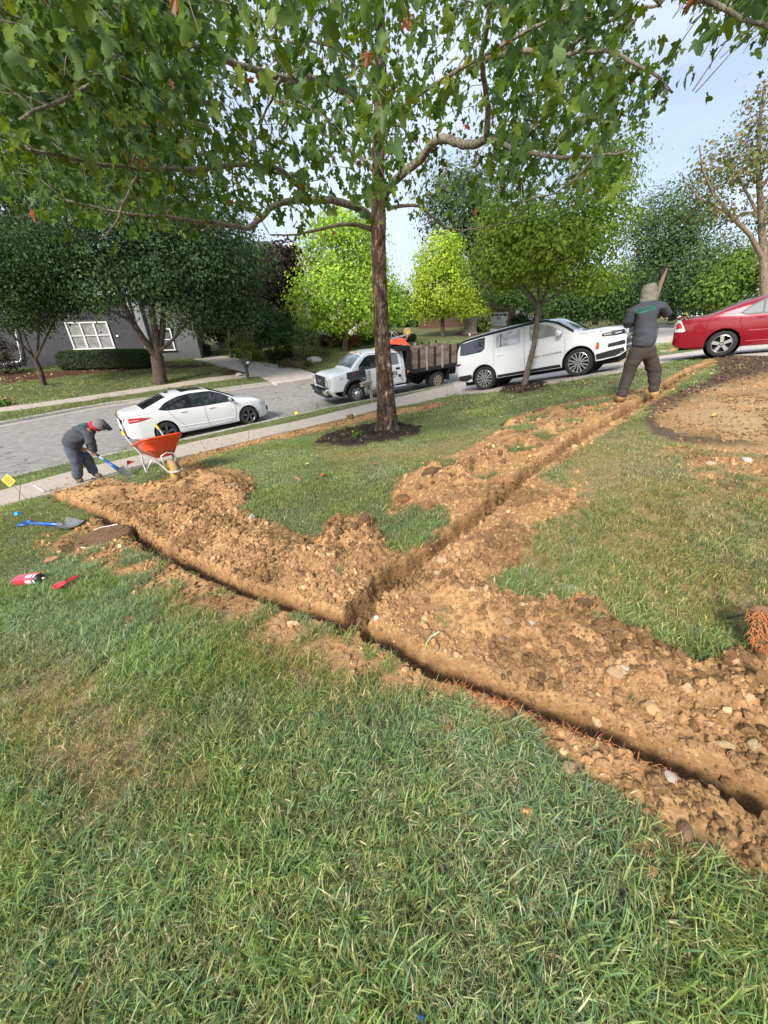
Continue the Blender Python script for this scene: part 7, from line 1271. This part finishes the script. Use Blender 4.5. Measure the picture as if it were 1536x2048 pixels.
a = on_ground(126, 1183, .05); b = on_ground(160, 1166, .055); d = b - a; sc_ = empty('scoop', tuple(a), 0, 'small red plastic scoop lying right of the paint can', 'scoop'); sc_.rotation_euler = d.to_track_quat('X', 'Z').to_euler(); l = d.length
mb = MB(); mb.lathe([(0, .0), (.028, .004), (.040, .020), (.036, .020), (.022, .008), (0, .006)], Matrix.Diagonal((1.2, 1, 1, 1)), 16); mb.build('bowl', M_PR, sc_, True); mb = MB(); mb.box((l * .62, 0, .018), (l * .62, .035, .014), None, .005); mb.box((l * .93, 0, .018), (.03, .05, .02), None, .006); mb.build('handle', M_PR, sc_, True)
# the muddy round lid of the pit
b = Vector((PITC[0], PITC[1], float(gz_at(PITC[0], PITC[1])[0]) + .005)); pit = empty('pit_cover', tuple(b), 0, 'muddy round pit cover with pale rim at the left end of the trench', 'cover'); pit.rotation_euler = (.0, -.04, 0); pit.scale = (.9, .9, .9)
M_MUD = mat('mud', (.17, .095, .045), .8, noise=(14, .4), bump=(26, .8)); mb = MB(); mb.lathe([(.30, -.12), (.31, .03), (.27, .05), (.24, .045), (.12, .065), (0, .07)], None, 40); mb.build('lid', M_MUD, pit, True)
for k in range(16):
    a = random.uniform(0, 6.28); q_ = random.uniform(.02, .27); o = obj('mud_lump', pool[k % 9], pit); s_ = random.uniform(.015, .045); o.scale = (s_ * 1.4, s_, s_ * .6); o.location = (q_ * math.cos(a), q_ * math.sin(a), .055); o.rotation_euler = (0, 0, a)
for k, (r_, z_, a0, a1) in enumerate(((.312, .030, 4.3, 5.4), (.285, .052, 4.4, 5.5), (.325, -.02, 4.2, 4.8), (.27, .052, 1.5, 2.5))): mb = MB(); mb.tube([(r_ * math.cos(a), r_ * math.sin(a), z_ + .004 * math.sin(9 * a)) for a in np.linspace(a0, a1, 16)], .0085, 6); mb.build('pale_rim', mat('pale_rim', (.66, .58, .47), .6), pit, True)
# little stuff at the sidewalk end: white stick and litter
p0 = on_ground(70, 974, .03); p1 = on_ground(90, 986, .03); mb = MB(); mb.tube([p0, p1], .012, 6); tag(mb.build('white_stick', M_PLATE), 'short white stick lying on the sidewalk near the yellow notice', 'stick')
# ------------------------------------------------------------------ wheelbarrow
M_OR = mat('orange_tub', (.78, .085, .018), .38, coat=.2, noise=(3, .25)); M_ORB = mat('bright_orange_tub', (.80, .09, .02), .38, coat=.2); M_FR = mat('pale_steel_tube', (.55, .54, .53), .45, metal=.4, noise=(8, .3)); M_YG = mat('yellow_grip', (.75, .50, .03), .5); M_TT = mat('tan_tyre', (.40, .26, .13), .85, noise=(5, .4)); M_TY = mat('yellow_hub', (.70, .42, .04), .5)
def wheelbarrow(label, tubm, parent_m):
    root = empty('wheelbarrow', label=label, cat='wheelbarrow'); mb = MB()
    def ring(z, x0, x1, w0, w1, r):    # rounded tub section; w0 at the back, w1 at the front
        P = []
        for (cx_, wy, sx, s0) in ((x1 - r, w1 - r, 1, 0), (x0 + r, w0 - r, -1, 1)):
            for sy in ((1, -1) if sx < 0 else (-1, 1)):
                an = {(1, -1): (-90, 0), (1, 1): (0, 90), (-1, 1): (90, 180), (-1, -1): (180, 270)}[(sx, sy)]
                P += [(cx_ + r * math.cos(math.radians(a)), sy * wy + r * math.sin(math.radians(a)), z + (.03 if sx > 0 else 0)) for a in np.linspace(an[0], an[1], 6)]
        return P
    rs = [ring(.33, -.20, .24, .17, .13, .06), ring(.345, -.25, .30, .20, .16, .08), *[[(p[0], p[1], p[2] + .30 * p[0]) for p in q] for q in (ring(.60, -.43, .56, .335, .30, .12), ring(.605, -.455, .585, .355, .32, .13), ring(.585, -.455, .585, .355, .32, .13))]]
    n = len(rs[0]); vs = sum(rs, []); fs = [(k * n + i, k * n + (i + 1) % n, (k + 1) * n + (i + 1) % n, (k + 1) * n + i) for k in range(len(rs) - 1) for i in range(n)] + [tuple(range(n))[::-1]]; mb.add(vs, fs)
    inn = [[(p[0], p[1], p[2] + .22 * p[0]) for p in ring(.59, -.425, .555, .33, .295, .12)], ring(.36, -.24, .29, .19, .15, .08)]; mb.add(sum(inn, []), [(i, n + i, n + (i + 1) % n, (i + 1) % n) for i in range(n)] + [tuple(range(n, 2 * n))]); mb.add(rs[2] + inn[0], [(i, (i + 1) % n, n + (i + 1) % n, n + i) for i in range(n)]); mb.build('tub', tubm, root, True)
    mb = MB()
    for sg in (-1, 1): mb.tube([(-.98, sg * .29, .56), (-.80, sg * .29, .50), (-.25, sg * .24, .31), (.30, sg * .13, .29), (.62, sg * .10, .22), (.80, sg * .09, .25)], .017, 8)
    mb.tube([(.80, -.09, .25), (.84, 0, .26), (.80, .09, .25)], .017, 8); mb.tube([(.50, -.10, .22), (.46, -.10, .45), (.44, 0, .48), (.46, .10, .45), (.50, .10, .22)], .013, 6)
    mb.build('frame', M_FR, root, True)
    for sg in (-1, 1):
        mb = MB(); mb.tube([(-.30, sg * .24, .33), (-.34, sg * .25, .15), (-.28, sg * .26, .015), (-.16, sg * .26, .015), (-.08, sg * .25, .12), (.10, sg * .18, .30)], .015, 8); mb.build('leg', M_FR, root, True); mb = MB(); mb.tube([(-1.08, sg * .29, .59), (-.94, sg * .29, .545)], .024, 8); mb.build('grip', M_YG, root, True)
    w = empty('wheel'); w.parent = root; w.location = (.56, 0, .19); Mx = Matrix.Rotation(math.pi / 2, 4, 'X'); MB().lathe([(.10, -.04), (.13, -.05), (.175, -.045), (.192, -.02), (.192, .02), (.175, .045), (.13, .05), (.10, .04)], Mx, 26).build('tyre', M_TT, w, True); MB().lathe([(0, -.05), (.03, -.05), (.035, -.02), (.09, -.035), (.105, -.045), (.105, .045), (.09, .035), (.035, .02), (.03, .05), (0, .05)], Mx, 22).build('rim', M_TY, w, True); mb = MB(); mb.tube([(.56, -.11, .19), (.56, .11, .19)], .012, 6); mb.build('axle', M_FR, root); return root
wb = wheelbarrow('orange wheelbarrow standing on the grass behind the big dirt pile', M_OR, None)
leg = on_ground(306, 970); whl = on_ground(352, 953); d = Vector((whl.x - leg.x, whl.y - leg.y, (whl.z - leg.z))); X = Vector((.68, -.72, -.02)).normalized(); Yv = Vector((0, 0, 1)).cross(X).normalized(); Zv = X.cross(Yv); S_ = .95; whl = at(354, 962); o = whl - X * .56 * S_; wb.matrix_world = Matrix(((X.x * S_, Yv.x * S_, Zv.x * S_, o.x), (X.y * S_, Yv.y * S_, Zv.y * S_, o.y), (X.z * S_, Yv.z * S_, Zv.z * S_, o.z), (0, 0, 0, 1)))
wb2 = wheelbarrow('bright orange wheelbarrow lying upside down on the truck behind its cab', M_ORB, None); wb2.matrix_world = tk.matrix_world @ Matrix.Translation((1.95, .62, 1.03 + 1.13 + .60)) @ Matrix.Rotation(math.radians(172), 4, 'Z') @ Matrix.Rotation(math.pi, 4, 'X') @ Matrix.Rotation(math.radians(5), 4, 'Y')
mb = MB(); mb.tube([(2.0, 1.0, 2.2), (1.2, .9, 1.95), (.9, .8, 1.9)], .022, 6); q = mb.build('tool_handle', M_HW, label='long wooden tool handle leaning out of the truck bed', cat='handle'); q.matrix_world = tk.matrix_world.copy()
# ------------------------------------------------------------------ people
def skin(name, pts, edges, m, parent, sub=2, wr=0.0, seed=0, ws=9.0, org=None, xs=None):
    """one continuous surface grown round a skeleton; pts: (co, (rx, ry))"""
    me = bpy.data.meshes.new(name); me.from_pydata([tuple(Vector(p[0]) - org) for p in pts], edges, []); o = bpy.data.objects.new(name, me); COL.objects.link(o); s = o.modifiers.new('skin', 'SKIN'); s.use_smooth_shade = True; s.branch_smoothing = .6
    if not me.skin_vertices: me.skin_vertices.new()
    for i, p in enumerate(pts):
        r_ = p[1]; me.skin_vertices[0].data[i].radius = (r_, r_) if isinstance(r_, (int, float)) else r_
    me.skin_vertices[0].data[0].use_root = True
    ss = o.modifiers.new('sub', 'SUBSURF'); ss.levels = ss.render_levels = sub; dg = bpy.context.evaluated_depsgraph_get(); dg.update(); nm = bpy.data.meshes.new_from_object(o.evaluated_get(dg)); bpy.data.objects.remove(o); nm.materials.clear(); nm.materials.append(m); nm.name = name
    n = len(nm.vertices); co = np.empty(n * 3, np.float32); nm.vertices.foreach_get('co', co); co = co.reshape(-1, 3)
    if wr > 0:
        no = np.empty(n * 3, np.float32); nm.vertices.foreach_get('normal', no); no = no.reshape(-1, 3); w_ = (fbm(co[:, 0] * ws + co[:, 1] * ws * .6 + seed, co[:, 2] * ws * 2.2, 3, seed) - .5) + .6 * (np.abs(fbm(co[:, 0] * ws * .7 + 9, co[:, 2] * ws * 1.5 + co[:, 1] * ws, 3, seed + 7) - .5) - .15); co = co + no * (w_ * wr)[:, None]; nm.vertices.foreach_set('co', co.astype(np.float32).ravel())
    if xs: co = co.copy(); co[:, 0] = xs[0] + (co[:, 0] - xs[0]) * xs[1]; nm.vertices.foreach_set('co', co.astype(np.float32).ravel())
    nm.polygons.foreach_set('use_smooth', [True] * len(nm.polygons)); nm.update(); return obj(name, nm, parent)
M_SKIN = mat('skin', (.36, .20, .13), .55); M_SHIRT = mat('charcoal_shirt', (.062, .070, .085), .9, noise=(5, .2), bump=(40, .3)); M_JEANS = mat('blue_grey_jeans', (.085, .11, .15), .9, noise=(7, .35), bump=(50, .3)); M_TROU = mat('dark_brown_trousers', (.060, .048, .044), .9, noise=(7, .25), bump=(40, .3)); M_HOOD = mat('olive_hood', (.23, .215, .165), .9, noise=(12, .25), bump=(60, .5)); M_BOOT = mat('tan_boot', (.42, .26, .11), .8); M_CAP = mat('grey_cap', (.16, .16, .17), .9); M_BAND = mat('red_bandana', (.48, .015, .03), .8, noise=(20, .5)); M_BOOTD = mat('dusty_boot', (.14, .10, .07), .9); M_PRG = mat('green_print', (.01, .20, .115), .6); M_PRD = mat('dark_print', (.01, .06, .05), .6)
def J(px, py, f): return at_depth(px, py, f)
def hand(name, wrist, tip_dir, grip_axis, m, parent, org, s=1.0):
    """palm, four bent fingers closing round the grip axis and a thumb"""
    w = Vector(wrist); d = Vector(tip_dir).normalized(); g = Vector(grip_axis).normalized(); n_ = d.cross(g).normalized(); pts = [(w, .026 * s), (w + d * .045 * s, (.036 * s, .020 * s)), (w + d * .085 * s, (.036 * s, .018 * s))]; ed = [(0, 1), (1, 2)]
    for k, (off, l) in enumerate(((-.028, .85), (-.010, 1.0), (.010, .96), (.028, .78))):
        b = len(pts); p0 = w + d * .085 * s + g * off * s; p1 = p0 + d * .028 * l * s + n_ * .012 * s; p2 = p1 + n_ * .028 * l * s + d * .004; p3 = p2 - d * .024 * l * s + n_ * .008 * s; pts += [(p0, .0095 * s), (p1, .009 * s), (p2, .0082 * s), (p3, .0075 * s)]; ed += [(2, b), (b, b + 1), (b + 1, b + 2), (b + 2, b + 3)]
    b = len(pts); p0 = w + d * .03 * s - g * .03 * s; p1 = p0 + d * .03 * s - g * .018 * s + n_ * .02 * s; p2 = p1 + d * .02 * s + n_ * .028 * s + g * .01 * s; pts += [(p0, .012 * s), (p1, .0105 * s), (p2, .009 * s)]; ed += [(1, b), (b, b + 1), (b + 1, b + 2)]
    return pts, ed
def joinp(a, b, at_i):
    pa, ea = a; pb, eb = b; n = len(pa); return pa + pb[1:], ea + [tuple((at_i if i == 0 else n + i - 1) for i in e) for e in eb]
# -- standing worker seen from behind
f0 = on_ground(1275, 801).y; OR = on_ground(1275, 801)
w1 = empty('person', tuple(OR), 0, 'standing worker with olive hood and charcoal shirt swinging a mattock, seen from behind', 'person')
pel, wai, che, upc, nek, hed = J(1286, 690, f0), J(1288, 664, f0 + .02), J(1291, 634, f0 + .03), J(1293, 615, f0 + .03), J(1296, 599, f0 + .06), J(1298, 583, f0 + .10)
ls, le, lw = J(1264, 621, f0 + .02), J(1254, 652, f0 + .10), J(1270, 640, f0 + .34); rs_, re, rw = J(1321, 610, f0 + .02), J(1335, 630, f0 + .16), J(1320, 612, f0 + .36)
lh, lk, la, lt = J(1272, 702, f0), J(1257, 748, f0 + .03), J(1243, 790, f0), J(1237, 800, f0 + .16); rh, rk, ra, rt = J(1300, 702, f0), J(1309, 746, f0 + .03), J(1309, 784, f0 - .02), J(1311, 793, f0 + .16)
zl_ = float(gz_at(la.x, la.y)[0]); zr_ = float(gz_at(ra.x, ra.y)[0]); la.z = zl_ + .10; lt.z = float(gz_at(lt.x, lt.y)[0]) + .045; ra.z = zr_ + .10; rt.z = float(gz_at(rt.x, rt.y)[0]) + .045
tA, tB = J(1300, 640, f0 + .45), J(1331, 537, f0 + .52)    # mattock shaft
ax = (tB - tA).normalized()
pts = [(pel, .10), (wai, .10), (che, .11), (upc, .09), (nek, .055), (hed, (.085, .10)), (J(1299, 571, f0 + .10), (.07, .085)),
       (ls, .055), (le, .045), (lw, .030), (rs_, .055), (re, .045), (rw, .030), (lh, .085), (lk, .058), (la, .042), (lt, .040), (rh, .085), (rk, .058), (ra, .042), (rt, .040)]
ed = [(0, 1), (1, 2), (2, 3), (3, 4), (4, 5), (5, 6), (3, 7), (7, 8), (8, 9), (3, 10), (10, 11), (11, 12), (0, 13), (13, 14), (14, 15), (15, 16), (0, 17), (17, 18), (18, 19), (19, 20)]
g = joinp((pts, ed), hand('h', lw, (tA.lerp(tB, .1) - lw), ax, None, None, OR), 9); g = joinp(g, hand('h', rw, (tA.lerp(tB, .32) - rw), ax, None, None, OR), 12); skin('body', g[0], g[1], M_SKIN, w1, 2, org=OR)
CXW = float(che.x - OR.x)
skin('shirt', [(pel + Vector((0, 0, -.05)), .178), (pel + Vector((0, 0, .06)), .168), (wai + Vector((0, 0, .02)), .166), (che, .176), (upc + Vector((0, 0, -.02)), .150), (nek - Vector((0, 0, .02)), .085), (ls, .086), (le, .074), (lw.lerp(le, .15), .054), (rs_, .086), (re, .074), (rw.lerp(re, .15), .054)], [(0, 1), (1, 2), (2, 3), (3, 4), (4, 5), (4, 6), (6, 7), (7, 8), (4, 9), (9, 10), (10, 11)], M_SHIRT, w1, 3, .034, 3, 9, org=OR)
skin('trousers', [(pel + Vector((0, 0, .08)), .160), (pel - Vector((0, 0, .05)), .172), (lh - Vector((0, 0, .08)), .136), (lh.lerp(lk, .55), .120), (lk, .100), (lk.lerp(la, .5), .092), (la + Vector((0, 0, -.01)), .086), (rh - Vector((0, 0, .08)), .136), (rh.lerp(rk, .55), .120), (rk, .100), (rk.lerp(ra, .5), .092), (ra + Vector((0, 0, -.01)), .086)], [(0, 1), (1, 2), (2, 3), (3, 4), (4, 5), (5, 6), (1, 7), (7, 8), (8, 9), (9, 10), (10, 11)], M_TROU, w1, 3, .034, 5, 9, org=OR)
skin('hood', [(nek - Vector((0, 0, .07)), .12), (nek + Vector((0, 0, .00)), .112), (hed, .124), (J(1299, 572, f0 + .10), .095), (J(1299, 567, f0 + .11), .05)], [(0, 1), (1, 2), (2, 3), (3, 4)], M_HOOD, w1, 3, .045, 9, 11, org=OR)
for a_, t_ in ((la, lt), (ra, rt)): skin('boot', [(a_ + Vector((0, 0, .06)), .075), (a_ - Vector((0, 0, .02)), .078), (a_.lerp(t_, .6) - Vector((0, 0, .01)), .070), (t_ + Vector((0, .03, 0)), .060)], [(0, 1), (1, 2), (2, 3)], M_BOOT, w1, 2, org=OR)
# print on the back: dark word shape with a green underline, following the back
def on_back(u, v): c_ = J(1270 + 46 * u, 623 - 9 * u + v, f0 - .5); return c_
from mathutils.bvhtree import BVHTree
sh_me = [c for c in w1.children if c.name.startswith('shirt')][0]; bvh = BVHTree.FromPolygons([v.co.copy() for v in sh_me.data.vertices], [tuple(p.vertices) for p in sh_me.data.polygons])
def stick(px, py, lift=.004):
    d = Vector(ray(px, py)).normalized(); h_ = bvh.ray_cast(Vector(CAMP) - OR, d, 30); return (h_[0] - d * lift) if h_[0] else None
def decal(name, m, rows, parent):
    vs, fs = [], []
    for r0, r1 in rows:
        n = len(r0); b = len(vs); q = [stick(*p) for p in r0] + [stick(*p) for p in r1]
        if any(x is None for x in q): continue
        vs += q; fs += [(b + i, b + i + 1, b + n + i + 1, b + n + i) for i in range(n - 1)]
    if vs: mb = MB(); mb.add(vs, fs); mb.build(name, m, parent)
us = np.linspace(0, 1, 24); decal('print', M_PRG, [([(1271 + 42 * u, 626.5 - 10 * u) for u in us], [(1271 + 42 * u, 628.5 - 10.5 * u) for u in us])], w1)
def px_text(txt, m, parent, u0, v0, u1, v1, hpx):
    tm = text_mesh(txt, 1.0, m, extrude=0); xs_ = [v.co.x for v in tm.vertices]; ys_ = [v.co.y for v in tm.vertices]; w_ = max(xs_) - min(xs_); h_ = max(ys_) - min(ys_); ok = True
    for v in tm.vertices:
        u = (v.co.x - min(xs_)) / w_; q = (v.co.y - min(ys_)) / h_; r9 = stick(u0 + (u1 - u0) * u, v0 + (v1 - v0) * u - hpx * q, .008)
        if r9 is None: ok = False; break
        v.co = r9
    if ok: obj('lettering', tm, parent)
px_text('HOLMES', M_PRG, w1, 1272, 625, 1311, 615.5, 7.5)
mk = empty('mattock', tuple(tA), 0, 'mattock with a broad wooden shaft raised over the hooded worker', 'mattock'); mb = MB(); mb.tube([tA - tA, (tB - tA) * .5, (tB - tA)], [.020, .026, .034], 10); mb.build('shaft', mat('weathered_shaft', (.26, .19, .14), .8, noise=(12, .35)), mk, True)
hb = tB - tA; side_ = Vector((1, .25, -.1)).normalized(); mb = MB(); mb.tube([hb - ax * .16 - side_ * .065, hb - ax * .06 - side_ * .03, hb + side_ * .0 + ax * .01, hb + ax * .0 + side_ * .035, hb - ax * .11 + side_ * .045], [.010, .024, .036, .024, .010], 8); mb.build('head', mat('dark_iron', (.035, .028, .024), .7, metal=.3), mk, True)
# -- bending worker
OR = on_ground(165, 966); f1 = OR.y
w2 = empty('person', tuple(OR), 0, 'bending worker with red bandana, charcoal shirt and jeans digging beside the sidewalk', 'person')
pel, wai, mid, upc, nek, hed = J(141, 890, f1), J(147, 878, f1), J(160, 865, f1), J(174, 857, f1), J(187, 851, f1), J(199, 851, f1)
ls, le, lw = J(177, 864, f1 - .15), J(183, 889, f1 - .16), J(190, 906, f1 - .08); rs_, re, rw = J(180, 858, f1 + .16), J(177, 880, f1 + .20), J(180, 898, f1 + .06)
lh, lk, la, lt = J(145, 897, f1 - .08), J(154, 929, f1 - .06), J(155, 956, f1 - .03), J(166, 965, f1 - .06); rh, rk, ra, rt = J(150, 895, f1 + .10), J(175, 921, f1 + .12), J(189, 945, f1 + .14), J(202, 951, f1 + .10)
la.z = float(gz_at(la.x, la.y)[0]) + .09; lt.z = float(gz_at(lt.x, lt.y)[0]) + .045; ra.z = float(gz_at(ra.x, ra.y)[0]) + .09; rt.z = float(gz_at(rt.x, rt.y)[0]) + .045
tA, tB = J(174, 896, f1 + .06), J(236, 938, f1 - .02); tB.z = max(tB.z, float(gz_at(tB.x, tB.y)[0]) + .02); ax = (tB - tA).normalized()
pts = [(pel, .10), (wai, .10), (mid, .11), (upc, .10), (nek, .055), (hed, (.090, .095)), (J(205, 855, f1), (.062, .07)), (ls, .055), (le, .044), (lw, .028), (rs_, .055), (re, .044), (rw, .028), (lh, .085), (lk, .060), (la, .042), (lt, .038), (rh, .085), (rk, .060), (ra, .042), (rt, .038), (J(205, 853, f1 - .05), .014)]
ed = [(0, 1), (1, 2), (2, 3), (3, 4), (4, 5), (5, 6), (3, 7), (7, 8), (8, 9), (3, 10), (10, 11), (11, 12), (0, 13), (13, 14), (14, 15), (15, 16), (0, 17), (17, 18), (18, 19), (19, 20), (5, 21)]
g = joinp((pts, ed), hand('h', lw, (tA.lerp(tB, .24) - lw), ax, None, None, OR), 9); g = joinp(g, hand('h', rw, (tA.lerp(tB, .06) - rw), ax, None, None, OR), 12); skin('body', g[0], g[1], M_SKIN, w2, 2, org=OR)
skin('shirt', [(pel + Vector((-.03, 0, -.05)), .165), (wai, .168), (mid, .185), (upc, .170), (nek.lerp(upc, .4), .10), (ls, .090), (le, .072), (lw.lerp(le, .12), .050), (rs_, .090), (re, .070), (rw.lerp(re, .12), .050)], [(0, 1), (1, 2), (2, 3), (3, 4), (3, 5), (5, 6), (6, 7), (3, 8), (8, 9), (9, 10)], M_SHIRT, w2, 3, .034, 13, 9, org=OR)
skin('trousers', [(pel + Vector((.02, 0, .07)), .150), (pel - Vector((-.02, 0, .07)), .150), (lh - Vector((0, 0, .04)), .128), (lh.lerp(lk, .55), .115), (lk, .100), (lk.lerp(la, .5), .092), (la + Vector((0, 0, -.01)), .080), (rh - Vector((0, 0, .04)), .128), (rh.lerp(rk, .55), .112), (rk, .100), (rk.lerp(ra, .5), .090), (ra + Vector((0, 0, -.01)), .080)], [(0, 1), (1, 2), (2, 3), (3, 4), (4, 5), (5, 6), (1, 7), (7, 8), (8, 9), (9, 10), (10, 11)], M_JEANS, w2, 3, .036, 15, 9, org=OR)
skin('bandana', [(nek.lerp(upc, .25), (.092, .09)), (nek, (.088, .09)), (hed - Vector((.03, 0, .0)), (.105, .108)), (hed + Vector((.0, 0, .0)), (.100, .105))], [(0, 1), (1, 2), (2, 3)], M_BAND, w2, 2, .03, 19, 20, org=OR)
hd_ = (J(206, 856, f1) - nek).normalized(); up_ = Vector((hd_.z * -1, 0, hd_.x)).normalized()
c_ = hed - OR + Vector((.035, 0, .035)); mb = MB(); q = Vector((.75, 0, .66)).to_track_quat('Z', 'Y').to_matrix().to_4x4(); mb.lathe([(0, .115), (.05, .105), (.09, .07), (.108, .02), (.110, -.01)], Matrix.Translation(c_ - Vector((.03, 0, .03))) @ q, 22); mb.build('cap', M_CAP, w2, True)
mb = MB(); a0 = c_ + Vector((.055, 0, -.02)); vs = [a0 + Vector((.035 * i, y_ * (1 - .12 * i), -.052 * i)) for i in range(3) for y_ in (-.07, 0, .07)]; vs2 = [v + Vector((.008, 0, .008)) for v in vs]; mb.add(vs + vs2, [(i * 3 + j, i * 3 + j + 1, i * 3 + j + 4, i * 3 + j + 3) for i in range(2) for j in range(2)] + [(9 + i * 3 + j, 9 + i * 3 + j + 3, 9 + i * 3 + j + 4, 9 + i * 3 + j + 1) for i in range(2) for j in range(2)] + [(6, 7, 16, 15), (7, 8, 17, 16)]); mb.build('cap_brim', M_BLK, w2, True)
for a_, t_ in ((la, lt), (ra, rt)): skin('boot', [(a_ + Vector((0, 0, .05)), .060), (a_ - Vector((0, 0, .02)), .055), (a_.lerp(t_, .6) - Vector((0, 0, .01)), (.052, .045)), (t_, (.050, .040))], [(0, 1), (1, 2), (2, 3)], M_BOOTD, w2, 2, org=OR)
bvh = BVHTree.FromPolygons([v.co.copy() for v in [c for c in w2.children if c.name.startswith('shirt')][0].data.vertices], [tuple(p.vertices) for p in [c for c in w2.children if c.name.startswith('shirt')][0].data.polygons])
decal('print', M_PRG, [([(158 + 14 * u, 850 - 3 * u) for u in np.linspace(0, 1, 8)], [(158 + 14 * u, 851.6 - 3 * u) for u in np.linspace(0, 1, 8)])], w2)
sv = empty('shovel', tuple(tA), 0, 'blue handled shovel in the hands of the bending worker', 'shovel'); v_ = tB - tA; mb = MB(); mb.tube([v_ * 0, v_ * .45], .017, 8); mb.build('grip', M_BLK, sv, True); mb = MB(); mb.tube([v_ * .40, v_ * .56], .020, 8); mb.build('sleeve', mat('pale_blue_sleeve', (.35, .5, .62), .5), sv, True); mb = MB(); mb.tube([v_ * .55, v_ * .8, v_ * 1.0], [.020, .028, .036], 8); mb.build('handle', M_BLUE, sv, True)
mb = MB(); blade(mb, .26, .20, Matrix.Translation(v_) @ v_.to_track_quat('X', 'Z').to_matrix().to_4x4()); mb.build('blade', M_STEEL, sv)
